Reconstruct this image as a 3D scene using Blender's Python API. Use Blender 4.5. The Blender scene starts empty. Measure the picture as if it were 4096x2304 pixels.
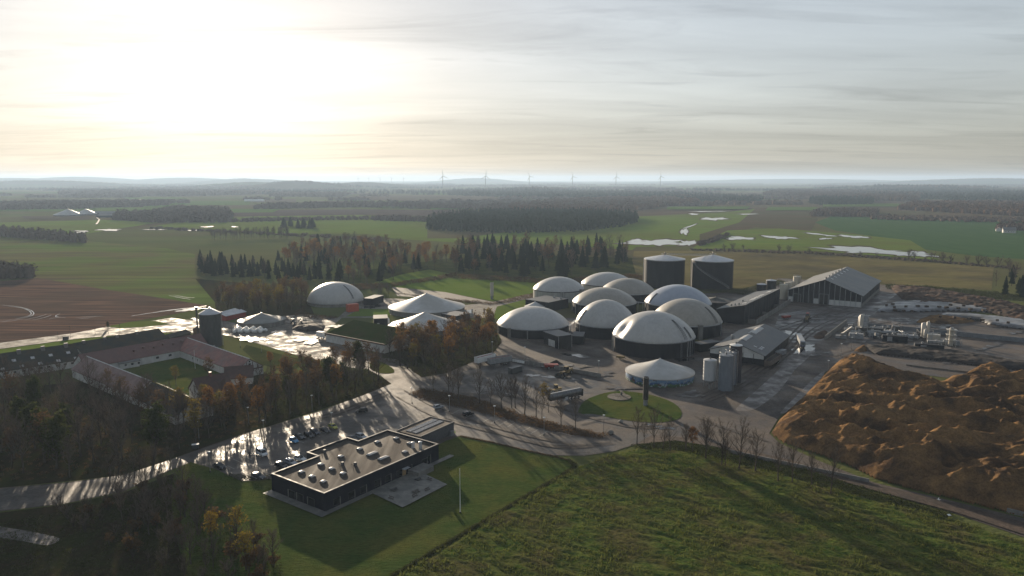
import bpy, bmesh, math, random
import numpy as np
from mathutils import Vector, Matrix, noise as mnoise
from mathutils.geometry import delaunay_2d_cdt

R = math.radians
scene = bpy.context.scene
COL = scene.collection
rnd = random.Random(7)

# ------------------------------------------------------------------ camera
CAM_H, FPX, Y_INF = 85.0, 2939.0, 715.0          # metres, focal length and vanishing line in photo pixels
PITCH = math.atan((1152 - Y_INF) / FPX)
cam_data = bpy.data.cameras.new('camera')
cam_data.sensor_width = 36.0
cam_data.lens = 36.0 * FPX / 4096
cam_data.clip_end = 80000
cam_data.clip_start = 0.5
cam = bpy.data.objects.new('camera', cam_data)
cam.location = (0, 0, CAM_H)
cam.rotation_euler = (math.pi / 2 - PITCH, 0, 0)
COL.objects.link(cam)
scene.camera = cam

# ------------------------------------------------------------------ sky, sun, exposure
SUN_AZ = R(-21.6)       # left of the viewing direction
SUN_EL = R(9.6)
world = bpy.data.worlds.new('World')
scene.world = world
world.use_nodes = True
wn, wl = world.node_tree.nodes, world.node_tree.links
wn.clear()
def N(nodes, t, **kw):
    n = nodes.new(t)
    for k, v in kw.items():
        if k.startswith('i_'):
            n.inputs[k[2:].replace('_', ' ')].default_value = v
        elif k.startswith('n_'):
            n.inputs[int(k[2:])].default_value = v
        else:
            setattr(n, k, v)
    return n
sky = N(wn, 'ShaderNodeTexSky', sky_type='NISHITA', sun_disc=False, sun_elevation=SUN_EL, sun_rotation=SUN_AZ,
        altitude=100.0, air_density=1.0, dust_density=0.55, ozone_density=1.6)
geo = N(wn, 'ShaderNodeTexCoord')
sep = N(wn, 'ShaderNodeSeparateXYZ'); wl.new(geo.outputs['Generated'], sep.inputs[0])
# cloud deck: direction projected on a high plane, stretched streaks of altostratus
zc = N(wn, 'ShaderNodeMath', operation='MAXIMUM', n_1=0.0); wl.new(sep.outputs['Z'], zc.inputs[0])
za = N(wn, 'ShaderNodeMath', operation='ADD', n_1=0.06); wl.new(zc.outputs[0], za.inputs[0])
ux = N(wn, 'ShaderNodeMath', operation='DIVIDE'); wl.new(sep.outputs['X'], ux.inputs[0]); wl.new(za.outputs[0], ux.inputs[1])
uy = N(wn, 'ShaderNodeMath', operation='DIVIDE'); wl.new(sep.outputs['Y'], uy.inputs[0]); wl.new(za.outputs[0], uy.inputs[1])
uv = N(wn, 'ShaderNodeCombineXYZ'); wl.new(ux.outputs[0], uv.inputs[0]); wl.new(uy.outputs[0], uv.inputs[1])
mp = N(wn, 'ShaderNodeMapping'); mp.inputs['Rotation'].default_value = (0, 0, R(18)); mp.inputs['Scale'].default_value = (0.35, 1.0, 1)
wl.new(uv.outputs[0], mp.inputs[0])
n1 = N(wn, 'ShaderNodeTexNoise', i_Scale=0.55, i_Detail=7.0, i_Roughness=0.58, i_Distortion=0.6); wl.new(mp.outputs[0], n1.inputs['Vector'])
n2 = N(wn, 'ShaderNodeTexNoise', i_Scale=1.7, i_Detail=6.0, i_Roughness=0.6, i_Distortion=0.9); wl.new(mp.outputs[0], n2.inputs['Vector'])
# the veil evens the light out: half grey, half the sky's own hue, compressed as thin cloud does
bw = N(wn, 'ShaderNodeRGBToBW'); wl.new(sky.outputs[0], bw.inputs[0])
pw = N(wn, 'ShaderNodeMath', operation='POWER', n_1=0.52); wl.new(bw.outputs[0], pw.inputs[0])
gm = N(wn, 'ShaderNodeGamma', i_Gamma=0.52); wl.new(sky.outputs[0], gm.inputs[0])
tint = N(wn, 'ShaderNodeMix', data_type='RGBA', blend_type='MULTIPLY'); tint.inputs[0].default_value = 1.0
wl.new(pw.outputs[0], tint.inputs[6]); tint.inputs[7].default_value = (1.06, 1.0, 1.03, 1)
half = N(wn, 'ShaderNodeMix', data_type='RGBA'); half.inputs[0].default_value = 0.70
wl.new(tint.outputs[2], half.inputs[6]); wl.new(gm.outputs[0], half.inputs[7])
# thin and thick parts of the cloud, and the denser air towards the horizon
thick = N(wn, 'ShaderNodeMapRange', i_From_Min=0.36, i_From_Max=0.64, i_To_Min=0.87, i_To_Max=1.10); wl.new(n1.outputs[0], thick.inputs['Value'])
streak = N(wn, 'ShaderNodeMapRange', i_From_Min=0.52, i_From_Max=0.70, i_To_Min=1.0, i_To_Max=0.83); wl.new(n2.outputs[0], streak.inputs['Value'])
low = N(wn, 'ShaderNodeMapRange', i_From_Min=0.0, i_From_Max=0.16, i_To_Min=0.60, i_To_Max=1.0); low.interpolation_type = 'SMOOTHSTEP'; wl.new(zc.outputs[0], low.inputs['Value'])
m1 = N(wn, 'ShaderNodeMath', operation='MULTIPLY'); wl.new(thick.outputs[0], m1.inputs[0]); wl.new(streak.outputs[0], m1.inputs[1])
m2 = N(wn, 'ShaderNodeMath', operation='MULTIPLY'); wl.new(m1.outputs[0], m2.inputs[0]); wl.new(low.outputs[0], m2.inputs[1])
m3 = N(wn, 'ShaderNodeMath', operation='MULTIPLY', n_1=1.42); wl.new(m2.outputs[0], m3.inputs[0])
mul = N(wn, 'ShaderNodeMix', data_type='RGBA', blend_type='MULTIPLY'); mul.inputs[0].default_value = 1.0
wl.new(half.outputs[2], mul.inputs[6]); wl.new(m3.outputs[0], mul.inputs[7])
bg = N(wn, 'ShaderNodeBackground', i_Strength=0.10); wl.new(mul.outputs[2], bg.inputs[0])
wo = N(wn, 'ShaderNodeOutputWorld'); wl.new(bg.outputs[0], wo.inputs[0])

sd = bpy.data.lights.new('sun', 'SUN')
sd.energy = 5.0
sd.angle = R(0.6)
sd.color = (1.0, 0.83, 0.62)
sun = bpy.data.objects.new('sun', sd)
# direction to the sun; a sun lamp shines along its local -Z
SUN_DIR = Vector((math.sin(SUN_AZ) * math.cos(SUN_EL), math.cos(SUN_AZ) * math.cos(SUN_EL), math.sin(SUN_EL)))
sun.rotation_euler = SUN_DIR.to_track_quat('Z', 'Y').to_euler()
COL.objects.link(sun)

scene.view_settings.view_transform = 'Standard'
scene.view_settings.look = 'None'
scene.view_settings.gamma = 1.0
scene.view_settings.use_curve_mapping = False
scene.view_settings.exposure = 1.0
scene.cycles.use_denoising = True
scene.cycles.max_bounces = 6
scene.cycles.diffuse_bounces = 3
scene.cycles.glossy_bounces = 2
scene.cycles.transparent_max_bounces = 8
scene.cycles.volume_bounces = 0

# ------------------------------------------------------------------ pixel <-> place
_F = Vector((0, math.cos(PITCH), -math.sin(PITCH)))
_U = Vector((0, math.sin(PITCH), math.cos(PITCH)))
def W(px, py, z=0.0):
    """the point at height z that the photograph shows at native pixel (px, py)"""
    d = _F + Vector((1, 0, 0)) * ((px - 2048) / FPX) + _U * ((1152 - py) / FPX)
    t = (z - CAM_H) / d.z
    return Vector((d.x * t, d.y * t, z))
def O(x, y, z=0.0):
    """the same from coordinates of the 2576-pixel overview"""
    return W(x * 1.59006, y * 1.59006, z)
def PX(p):
    v = Vector(p) - Vector((0, 0, CAM_H))
    c = v.dot(_F)
    return 2048 + FPX * v.x / c, 1152 - FPX * v.dot(_U) / c
def MPP(p):
    """metres per native pixel at a point"""
    return (Vector(p) - Vector((0, 0, CAM_H))).dot(_F) / FPX
def HGT(p, ytop):
    """height above the ground point p of what the photo shows straight above it at pixel row ytop"""
    k = (1152 - ytop) / FPX
    # (z-H)*U.z + y*U.y = k*((z-H)*F.z + y*F.y)
    y = p[1]
    return CAM_H + y * (k * _F.y - _U.y) / (_U.z - k * _F.z)

# ------------------------------------------------------------------ materials
MATS = {}
def pm(name, c1, c2=None, scale=3.0, rough=0.7, rough2=None, spec=0.5, metal=0.0, bump=0.0, bscale=None, detail=4.0,
       coord='pos', lo=0.35, hi=0.65, c3=None, scale3=0.3, stretch=None, rot=0.0, rlo=0.4, rhi=0.6, rscale=None, grain=0.0, gscale=None):
    """one procedural surface: two colours mixed by noise, a third by a wider noise, own roughness pattern and bump"""
    if name in MATS: return MATS[name]
    m = bpy.data.materials.new(name); m.use_nodes = True
    nt = m.node_tree; nd, lk = nt.nodes, nt.links
    b = nd['Principled BSDF']
    b.inputs['Base Color'].default_value = (*c1, 1)
    b.inputs['Roughness'].default_value = rough
    b.inputs['Specular IOR Level'].default_value = spec
    b.inputs['Metallic'].default_value = metal
    tc = nd.new('ShaderNodeNewGeometry').outputs['Position'] if coord == 'pos' else nd.new('ShaderNodeTexCoord').outputs['Object']
    vec = tc
    if stretch or rot:
        mpn = nd.new('ShaderNodeMapping')
        mpn.inputs['Rotation'].default_value = (0, 0, rot)
        if stretch: mpn.inputs['Scale'].default_value = stretch
        lk.new(tc, mpn.inputs[0]); vec = mpn.outputs[0]
    def noise(sc, det, v):
        n = nd.new('ShaderNodeTexNoise'); n.inputs['Scale'].default_value = sc; n.inputs['Detail'].default_value = det
        n.inputs['Roughness'].default_value = 0.6
        lk.new(v, n.inputs['Vector']); return n.outputs[0]
    def rng(s, a, bb, c=0.0, d=1.0):
        r = nd.new('ShaderNodeMapRange'); r.inputs['From Min'].default_value = a; r.inputs['From Max'].default_value = bb
        r.inputs['To Min'].default_value = c; r.inputs['To Max'].default_value = d
        lk.new(s, r.inputs['Value']); return r.outputs[0]
    def mix(f, a, bb):
        x = nd.new('ShaderNodeMix'); x.data_type = 'RGBA'; lk.new(f, x.inputs[0])
        for s, v in ((6, a), (7, bb)):
            if isinstance(v, tuple): x.inputs[s].default_value = (*v, 1)
            else: lk.new(v, x.inputs[s])
        return x.outputs[2]
    if c2 is not None:
        out = mix(rng(noise(scale, detail, vec), lo, hi), c1, c2)
        if c3 is not None:
            out = mix(rng(noise(scale3, 3.0, tc), 0.42, 0.62), out, c3)
        if grain:
            x = nd.new('ShaderNodeMix'); x.data_type = 'RGBA'; x.blend_type = 'MULTIPLY'; x.inputs[0].default_value = 1.0
            lk.new(out, x.inputs[6]); lk.new(rng(noise(gscale or scale * 5, 4.0, vec), 0.32, 0.68, 1 - grain, 1 + grain), x.inputs[7]); out = x.outputs[2]
        lk.new(out, b.inputs['Base Color'])
    if rough2 is not None:
        lk.new(rng(noise(rscale or scale * 0.5, 4.0, vec), rlo, rhi, rough, rough2), b.inputs['Roughness'])
    if bump:
        bp = nd.new('ShaderNodeBump'); bp.inputs['Strength'].default_value = min(1.0, bump)
        bp.inputs['Distance'].default_value = 0.1 if bump <= 1 else 0.1 * bump * bump
        lk.new(noise(bscale or scale * 2, 5.0, vec), bp.inputs['Height']); lk.new(bp.outputs[0], b.inputs['Normal'])
    MATS[name] = m
    return m

# ------------------------------------------------------------------ mesh building
class MB:
    """collects shapes for ONE mesh"""
    def __init__(s): s.v = []; s.f = []; s.mi = []; s.cur = 0
    def add(s, vs, fs):
        o = len(s.v); s.v += [tuple(x) for x in vs]
        for f in fs: s.f.append(tuple(i + o for i in f)); s.mi.append(s.cur)
        return s
    def box(s, c, d, rz=0.0):
        x, y, z = d[0] / 2, d[1] / 2, d[2] / 2; cs, sn = math.cos(rz), math.sin(rz)
        vs = [(c[0] + a * cs - b * sn, c[1] + a * sn + b * cs, c[2] + e) for e in (-z, z) for a, b in ((-x, -y), (x, -y), (x, y), (-x, y))]
        return s.add(vs, [(3, 2, 1, 0), (4, 5, 6, 7), (0, 1, 5, 4), (1, 2, 6, 5), (2, 3, 7, 6), (3, 0, 4, 7)])
    def b2(s, lo, hi):
        return s.box([(a + b) / 2 for a, b in zip(lo, hi)], [b - a for a, b in zip(lo, hi)])
    def hexa(s, low, high):
        n = len(low)
        return s.add(list(low) + list(high), [tuple(range(n - 1, -1, -1)), tuple(range(n, 2 * n))] + [(i, (i + 1) % n, n + (i + 1) % n, n + i) for i in range(n)])
    def prism(s, pts, z0, z1):
        return s.hexa([(p[0], p[1], z0) for p in pts], [(p[0], p[1], z1) for p in pts])
    def lathe(s, prof, n=32, c=(0, 0), cap0=True, cap1=True, ph=0.0):
        vs = []
        for r, z in prof:
            for k in range(n):
                a = 2 * math.pi * k / n + ph; vs.append((c[0] + r * math.cos(a), c[1] + r * math.sin(a), z))
        fs = []
        for j in range(len(prof) - 1):
            for k in range(n):
                a, b = j * n + k, j * n + (k + 1) % n
                fs.append((a, b, b + n, a + n))
        if cap0: fs.append(tuple(range(n - 1, -1, -1)))
        if cap1: fs.append(tuple(range((len(prof) - 1) * n, len(prof) * n)))
        return s.add(vs, fs)
    def tube(s, pts, r, n=6, r1=None):
        pts = [Vector(p) for p in pts]; vs = []; m = len(pts)
        for i, p in enumerate(pts):
            t = (pts[min(i + 1, m - 1)] - pts[max(i - 1, 0)]).normalized()
            a = t.cross(Vector((0, 0, 1)) if abs(t.z) < 0.9 else Vector((1, 0, 0))).normalized(); b = t.cross(a)
            rr = r if r1 is None else r + (r1 - r) * i / max(1, m - 1)
            for k in range(n):
                g = 2 * math.pi * k / n; vs.append(p + a * rr * math.cos(g) + b * rr * math.sin(g))
        fs = [(i * n + k, i * n + (k + 1) % n, (i + 1) * n + (k + 1) % n, (i + 1) * n + k) for i in range(m - 1) for k in range(n)]
        fs += [tuple(range(n)), tuple(range((m - 1) * n, m * n))]
        return s.add(vs, fs)
    def mesh(s, name, mat=None, smooth=False):
        me = bpy.data.meshes.new(name); me.from_pydata(s.v, [], s.f); me.update()
        for m in (mat if isinstance(mat, (list, tuple)) else [mat] if mat else []): me.materials.append(m)
        if isinstance(mat, (list, tuple)): me.polygons.foreach_set('material_index', s.mi)
        bm = bmesh.new(); bm.from_mesh(me); bmesh.ops.recalc_face_normals(bm, faces=bm.faces); bm.to_mesh(me); bm.free()
        if smooth:
            me.polygons.foreach_set('use_smooth', [True] * len(me.polygons)); me.set_sharp_from_angle(angle=R(38))
        return me
    def build(s, name, mat, parent=None, smooth=False):
        return link(name, s.mesh(name, mat, smooth), parent)
def link(name, me, parent=None):
    o = bpy.data.objects.new(name, me); COL.objects.link(o)
    if parent is not None: o.parent = parent
    return o
def tag(o, label=None, cat=None, group=None, kind=None):
    if label: o['label'] = label
    if cat: o['category'] = cat
    if group: o['group'] = group
    if kind: o['kind'] = kind
    return o
def thing(name, label, cat, loc=(0, 0, 0), rz=0.0, group=None):
    o = bpy.data.objects.new(name, None); COL.objects.link(o)
    o.empty_display_size = 0.5; o.location = loc; o.rotation_euler = (0, 0, rz)
    return tag(o, label, cat, group)
def copy_tree(o, parent=None):
    c = o.copy(); COL.objects.link(c)
    if parent is not None: c.parent = parent
    for ch in list(o.children): copy_tree(ch, c)
    return c
def np_mesh(name, V, F, mats=None, mi=None, smooth=False):
    """fast mesh from arrays of vertices and triangles/quads"""
    V = np.asarray(V, dtype=np.float32); F = np.asarray(F, dtype=np.int32)
    me = bpy.data.meshes.new(name); k = F.shape[1]
    me.vertices.add(len(V)); me.vertices.foreach_set('co', V.ravel())
    me.loops.add(F.size); me.loops.foreach_set('vertex_index', F.ravel())
    me.polygons.add(len(F)); me.polygons.foreach_set('loop_start', np.arange(0, F.size, k, dtype=np.int32))
    for m in (mats or []): me.materials.append(m)
    if mi is not None: me.polygons.foreach_set('material_index', np.asarray(mi, dtype=np.int32))
    if smooth: me.polygons.foreach_set('use_smooth', np.ones(len(F), dtype=bool))
    me.update(calc_edges=True); me.validate()
    return me
def sheet(name, pts, z, mat, kind='structure', label=None, cat=None, sub=None):
    """a flat ground sheet from a list of world points (triangulated, so any outline works)"""
    z = free_z(z)
    n = len(pts)
    vs, _, fs = delaunay_2d_cdt([Vector((p[0], p[1])) for p in pts], [(i, (i + 1) % n) for i in range(n)], [list(range(n))], 1, 1e-4, False)[:3]
    fs = [f for f in fs if inside((sum(vs[i].x for i in f) / 3, sum(vs[i].y for i in f) / 3), pts)]
    fs = [f if (vs[f[1]] - vs[f[0]]).cross(vs[f[2]] - vs[f[0]]) > 0 else f[::-1] for f in fs]
    me = bpy.data.meshes.new(name); me.from_pydata([(v.x, v.y, z) for v in vs], [], fs); me.update(); me.materials.append(mat)
    o = link(name, me); o['kind'] = kind
    return tag(o, label, cat)
USED_Z = []
def free_z(z):
    while any(abs(z - u) < 0.0019 for u in USED_Z): z += 0.002
    USED_Z.append(z); return z
def smooth_outline(pts, n=4, closed=True):
    """Catmull-Rom through the points"""
    out = []; m = len(pts)
    for i in range(m if closed else m - 1):
        p0, p1, p2, p3 = (pts[(i + k) % m] if closed else pts[min(max(i + k, 0), m - 1)] for k in (-1, 0, 1, 2))
        for j in range(n):
            t = j / n
            out.append(tuple(0.5 * (2 * b + (c - a) * t + (2 * a - 5 * b + 4 * c - d) * t * t + (3 * b - a - 3 * c + d) * t ** 3) for a, b, c, d in zip(p0, p1, p2, p3)))
    if not closed: out.append(tuple(pts[-1]))
    return out
def ov(pts, smooth=0):
    q = [(p[0], p[1]) for p in pts]
    if smooth: q = smooth_outline(q, smooth)
    return [O(x, y) for x, y in q]
def inside(p, poly):
    c = False; j = len(poly) - 1
    for i in range(len(poly)):
        a, b = poly[i], poly[j]
        if (a[1] > p[1]) != (b[1] > p[1]) and p[0] < (b[0] - a[0]) * (p[1] - a[1]) / (b[1] - a[1]) + a[0]: c = not c
        j = i
    return c
def scatter(poly, dist, rg, most=100000, tries=None):
    """points inside a world polygon, at least dist apart"""
    xs = [p[0] for p in poly]; ys = [p[1] for p in poly]; out = []; grid = {}
    area = (max(xs) - min(xs)) * (max(ys) - min(ys))
    for _ in range(tries or int(min(60000, 12 * area / dist ** 2 + 50))):
        p = (rg.uniform(min(xs), max(xs)), rg.uniform(min(ys), max(ys)))
        if not inside(p, poly): continue
        k = (int(p[0] // dist), int(p[1] // dist))
        if any((p[0] - q[0]) ** 2 + (p[1] - q[1]) ** 2 < dist * dist for i in (-1, 0, 1) for j in (-1, 0, 1) for q in grid.get((k[0] + i, k[1] + j), ())): continue
        grid.setdefault(k, []).append(p); out.append(p)
        if len(out) >= most: break
    return out
# ================================================================== THE SETTING: land, fields, paving, water
grass_a, grass_b = (0.045, 0.068, 0.018), (0.075, 0.088, 0.026)
_fa, _fb = W(0, 1335), W(470, 1278)
FURROW = math.atan2(_fb.y - _fa.y, _fb.x - _fa.x)
M_ground = pm('ground_soil', (0.108, 0.120, 0.044), (0.080, 0.100, 0.036), 0.004, 0.9, bump=2.2, bscale=0.4, c3=(0.098, 0.080, 0.046), scale3=0.0016, stretch=(1, 2.2, 1), spec=0.0)
M_meadow = pm('meadow_grass', (0.098, 0.156, 0.030), (0.130, 0.172, 0.038), 0.02, 0.85, bump=2.2, bscale=0.6, c3=(0.110, 0.132, 0.034), scale3=0.005, stretch=(1, 2.5, 1), spec=0.0)
M_crop = pm('winter_crop', (0.046, 0.092, 0.036), (0.060, 0.108, 0.042), 0.03, 0.85, bump=2.0, bscale=0.6, stretch=(2.5, 0.5, 1), rot=R(35), spec=0.0)
M_dry = pm('dry_grass', (0.165, 0.136, 0.060), (0.122, 0.112, 0.048), 0.015, 0.9, bump=2.2, bscale=0.5, c3=(0.090, 0.078, 0.046), scale3=0.009, grain=0.25, gscale=0.12, stretch=(0.6, 2.0, 1), spec=0.0)
M_marsh = pm('marsh_brown', (0.105, 0.078, 0.050), (0.080, 0.064, 0.040), 0.01, 0.95, bump=2.4, bscale=0.3, c3=(0.075, 0.072, 0.038), scale3=0.004, stretch=(0.6, 1.6, 1), spec=0.0)
M_plough = pm('ploughed_soil', (0.180, 0.108, 0.076), (0.066, 0.047, 0.038), 0.30, 0.85, bump=2.0, bscale=0.5, c3=(0.090, 0.066, 0.050), scale3=0.010, stretch=(0.05, 1.0, 1), rot=-FURROW, lo=0.40, hi=0.60, spec=0.0)  # paler bands along the furrows paint their sunlit stripes into the soil colour
M_stubble = pm('stubble_field', (0.135, 0.138, 0.046), (0.100, 0.082, 0.052), 0.09, 0.9, bump=2.0, bscale=0.7, c3=(0.100, 0.140, 0.036), scale3=0.007, grain=0.2, gscale=0.05, stretch=(0.12, 1.0, 1), rot=R(-8), spec=0.0)
M_lawn = pm('lawn_grass', (0.044, 0.072, 0.019), (0.066, 0.088, 0.026), 0.35, 0.85, bump=1.8, bscale=1.6, c3=(0.086, 0.092, 0.026), scale3=0.06, grain=0.28, gscale=1.6, stretch=(0.35, 1.5, 1), rot=R(25), spec=0.0)
M_rough = pm('rough_grass', (0.048, 0.058, 0.018), (0.070, 0.066, 0.028), 0.5, 0.9, bump=1.0, bscale=2.5, c3=(0.036, 0.048, 0.016), scale3=0.08, spec=0.0)
M_litter = pm('leaf_litter', (0.050, 0.036, 0.022), (0.030, 0.028, 0.016), 0.9, 0.95, bump=1.0, bscale=4, c3=(0.036, 0.040, 0.016), scale3=0.12, spec=0.0)
M_asph = pm('wet_asphalt', (0.048, 0.044, 0.042), (0.066, 0.060, 0.055), 0.30, 0.38, 0.75, spec=0.25, grain=0.25, gscale=1.3, bump=0.6, bscale=3, c3=(0.080, 0.068, 0.058), scale3=0.05, rlo=0.38, rhi=0.62, rscale=0.12)
M_yard = pm('muddy_yard', (0.076, 0.060, 0.050), (0.046, 0.040, 0.037), 0.22, 0.50, 0.85, spec=0.26, bump=0.9, bscale=2.2, c3=(0.105, 0.082, 0.064), scale3=0.045, grain=0.3, gscale=1.1, rlo=0.38, rhi=0.62, rscale=0.08)
M_conc = pm('pale_wet_concrete', (0.13, 0.115, 0.096), (0.070, 0.062, 0.055), 0.22, 0.60, 0.95, spec=0.14, grain=0.35, gscale=0.9, bump=1.0, bscale=1.4, c3=(0.17, 0.155, 0.13), scale3=0.06, rscale=0.15)
M_mudlight = pm('pale_mud', (0.17, 0.155, 0.145), (0.10, 0.090, 0.085), 0.30, 0.40, 0.8, spec=0.35, bump=0.9, bscale=1.4, c3=(0.085, 0.072, 0.064), scale3=0.14)
M_water = pm('standing_water', (0.020, 0.022, 0.024), None, rough=0.06, spec=0.6)
M_puddle = pm('puddle_water', (0.030, 0.028, 0.026), None, rough=0.10, spec=0.6, bump=0.05, bscale=4)

# the land: one sheet to the horizon, finer towards the camera
def ground_sheet():
    ys = [-400, -100, 60, 100, 200, 400, 800, 1600, 3200, 6400, 12000, 20000, 30000]
    V = []; F = []
    for y in ys:
        w = 30000
        for k in range(9): V.append((-w + 2 * w * k / 8, y, 0))
    for j in range(len(ys) - 1):
        for k in range(8): F.append((j * 9 + k, j * 9 + k + 1, j * 9 + k + 10, j * 9 + k + 9))
    o = link('ground', np_mesh('ground', V, F, [M_ground])); o['kind'] = 'structure'
ground_sheet()

Z_ = [0.02]
def field(name, pts, mat, z=None, smooth=0):
    if z is None: Z_[0] += 0.004; z = Z_[0]
    return sheet(name, ov(pts, smooth), z, mat)

# ---- far fields (z a little higher with distance so that the sheets stay apart)
field('field', [(-300, 600), (-300, 690), (0, 690), (85, 700), (330, 742), (545, 772), (560, 720), (490, 690), (490, 640), (420, 625), (150, 600), (0, 596)], M_stubble, 0.06)
field('ploughed_field', [(-300, 700), (0, 708), (95, 699), (250, 726), (420, 752), (530, 770), (500, 778), (440, 790), (350, 806), (270, 822), (190, 838), (0, 862), (-300, 905)], M_plough, 0.08)
field('green_field', [(-300, 560), (0, 560), (260, 553), (400, 560), (240, 585), (150, 598), (0, 592), (-300, 596)], M_meadow, 0.30)
field('green_field', [(370, 573), (480, 553), (640, 545), (900, 541), (1000, 545), (1075, 552), (1075, 600), (1160, 600), (1170, 612), (1000, 602), (930, 590), (830, 588), (700, 590), (520, 580)], M_meadow, 0.28)
field('green_field', [(1160, 600), (1300, 580), (1500, 580), (1600, 545), (1720, 540), (1820, 535), (1900, 525), (1860, 560), (1760, 590), (1760, 605), (1720, 618), (1600, 622), (1590, 630), (1400, 615), (1170, 612)], M_meadow, 0.26)
field('ploughed_field', [(440, 545), (640, 530), (900, 527), (1150, 530), (1270, 535), (1150, 545), (900, 540), (640, 544)], pm('far_plough', (0.085, 0.065, 0.055), (0.065, 0.052, 0.046), 0.02, 0.9, spec=0.0), 0.5)
field('marsh', [(1580, 545), (1590, 520), (1680, 508), (2050, 500), (2250, 520), (2620, 545), (2620, 560), (2060, 548), (2040, 580), (1900, 572), (1790, 600), (1740, 622), (1760, 590), (1860, 560), (1880, 530), (1720, 538)], M_marsh, 0.24)
field('flooded_meadow', [(1790, 600), (1830, 580), (1960, 575), (2150, 590), (2290, 605), (2330, 630), (2360, 655), (2300, 650), (2050, 632), (1830, 625), (1740, 628), (1760, 612)], M_meadow, 0.30)
field('winter_crop_field', [(2050, 560), (2090, 545), (2620, 552), (2620, 655), (2460, 645), (2330, 628), (2270, 605), (2100, 580)], M_crop, 0.27)
field('dry_meadow', [(1595, 632), (1800, 630), (2050, 638), (2340, 655), (2500, 672), (2495, 730), (2230, 715), (2180, 690), (1960, 700), (1860, 730), (1740, 720), (1600, 690), (1590, 655)], M_dry, 0.10)
field('green_field', [(940, 712), (1010, 690), (1080, 678), (1140, 690), (1300, 702), (1400, 700), (1345, 745), (1240, 758), (1120, 735), (985, 722)], M_meadow, 0.09)
field('marsh', [(850, 690), (1130, 650), (1300, 640), (1600, 650), (1620, 700), (1420, 705), (1140, 688), (980, 715), (880, 725)], M_rough, 0.07)

# fields farther out: long narrow patches between woods
far_specs = [(420, 505, 640, 516, 'm'), (640, 500, 760, 509, 'p'), (300, 525, 700, 535, 'm'), (-60, 520, 290, 532, 'm'), (0, 470, 90, 474, 'm'), (720, 478, 900, 487, 'm'),
             (1040, 480, 1230, 490, 'm'), (900, 492, 1250, 505, 'b'), (1000, 498, 1350, 512, 'p'), (1600, 500, 1720, 507, 'b'), (1800, 488, 1960, 496, 'm'),
             (2000, 476, 2160, 480, 'm'), (2200, 503, 2560, 512, 'b'), (1250, 478, 1450, 482, 'p'), (1700, 474, 1840, 478, 'm'), (60, 545, 240, 552, 'p'), (980, 519, 1120, 523, 'm')]
M_farbrown = pm('far_brown_field', (0.11, 0.085, 0.065), (0.085, 0.075, 0.05), 0.004, 0.95, spec=0.0)
M_fargreen = pm('far_green_field', (0.070, 0.115, 0.030), (0.085, 0.13, 0.035), 0.004, 0.9, spec=0.0)
for i, (x0, y0, x1, y1, k) in enumerate(far_specs):
    sk = rnd.uniform(-12, 12)
    field({'m': 'green_field', 'p': 'ploughed_field', 'b': 'brown_field'}[k], [(x0 + sk, y0), (x1 + sk * 2, y0 + 1), (x1 - 14, y1), ((x0 + x1) / 2, y1 + 1.0), (x0 - sk, y1 - 0.5)],
          {'m': M_fargreen, 'p': M_farbrown, 'b': M_farbrown}[k], 0.6 + 0.05 * i)

frg = random.Random(77)
for i in range(46):
    y0 = 466 + 58 * frg.random() ** 1.3; x0 = frg.uniform(-80, 2600); hh = (y0 - 455) * frg.uniform(0.05, 0.12) + 0.7; ww = frg.uniform(60, 230); sk = frg.uniform(-25, 25)
    k = 'm' if frg.random() < 0.55 else 'b'
    field('green_field' if k == 'm' else 'brown_field', [(x0, y0), (x0 + ww, y0 + frg.uniform(-.4, .4)), (x0 + ww + sk, y0 + hh), (x0 + sk * .6, y0 + hh * 1.1)], M_fargreen if k == 'm' else M_farbrown, 1.75 + 0.03 * i)
# ---- standing water on the meadows
def blob(cx, cy, hw, hh, seed, n=40, rough=0.45, skew=0.0):
    rg = random.Random(seed); ph = [rg.uniform(0, 6.28) for _ in range(6)]
    out = []
    for k in range(n):
        a = 2 * math.pi * k / n
        s = 1 + rough * (0.5 * math.sin(2 * a + ph[0]) + 0.4 * math.sin(3 * a + ph[1]) + 0.35 * math.sin(5 * a + ph[2]) + 0.32 * math.sin(9 * a + ph[3]) + 0.3 * math.sin(14 * a + ph[4]))
        x, y = hw * s * math.cos(a), hh * s * math.sin(a)
        out.append((cx + x, cy + y + skew * x))
    return out
M_WATERS = [(1650, 611, 62, 7, .02), (1735, 612, 24, 6, 0), (1600, 606, 20, 3, 0), (1722, 583, 9, 7, -.3), (1735, 570, 14, 1.5, -.3), (1795, 551, 26, 3.5, 0), (1745, 539, 12, 1.6, 0), (1880, 539, 18, 1.2, 0),
            (1860, 600, 36, 3.5, .05), (1960, 598, 36, 3.2, .03), (2075, 601, 15, 1.6, 0), (2148, 596, 30, 3.0, .07), (2190, 632, 125, 6.5, .05), (2300, 640, 40, 5, .03), (2060, 590, 40, 1.2, .1), (2090, 594, 12, 1, 0),
            (275, 579, 26, 2.2, -.03), (205, 582, 17, 1.4, 0), (200, 586, 14, 1.2, 0), (390, 578, 20, 1.3, 0), (480, 580, 26, 1.6, 0), (520, 571, 14, 1.4, 0), (590, 571, 8, 1.0, 0), (1780, 532, 40, 0.9, 0), (1840, 527, 22, .8, 0)]
for i, (x, y, hw, hh, sk) in enumerate(M_WATERS):
    sheet('muddy_margin', ov(blob(x, y, hw * 1.12 + 2, hh * 1.25 + 0.5, 40 + i, skew=sk)), 0.36 + 0.002 * i, M_marsh)
    sheet('flood_water', ov(blob(x, y, hw, hh, 40 + i, skew=sk)), 0.42 + 0.002 * i, M_water)

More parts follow.
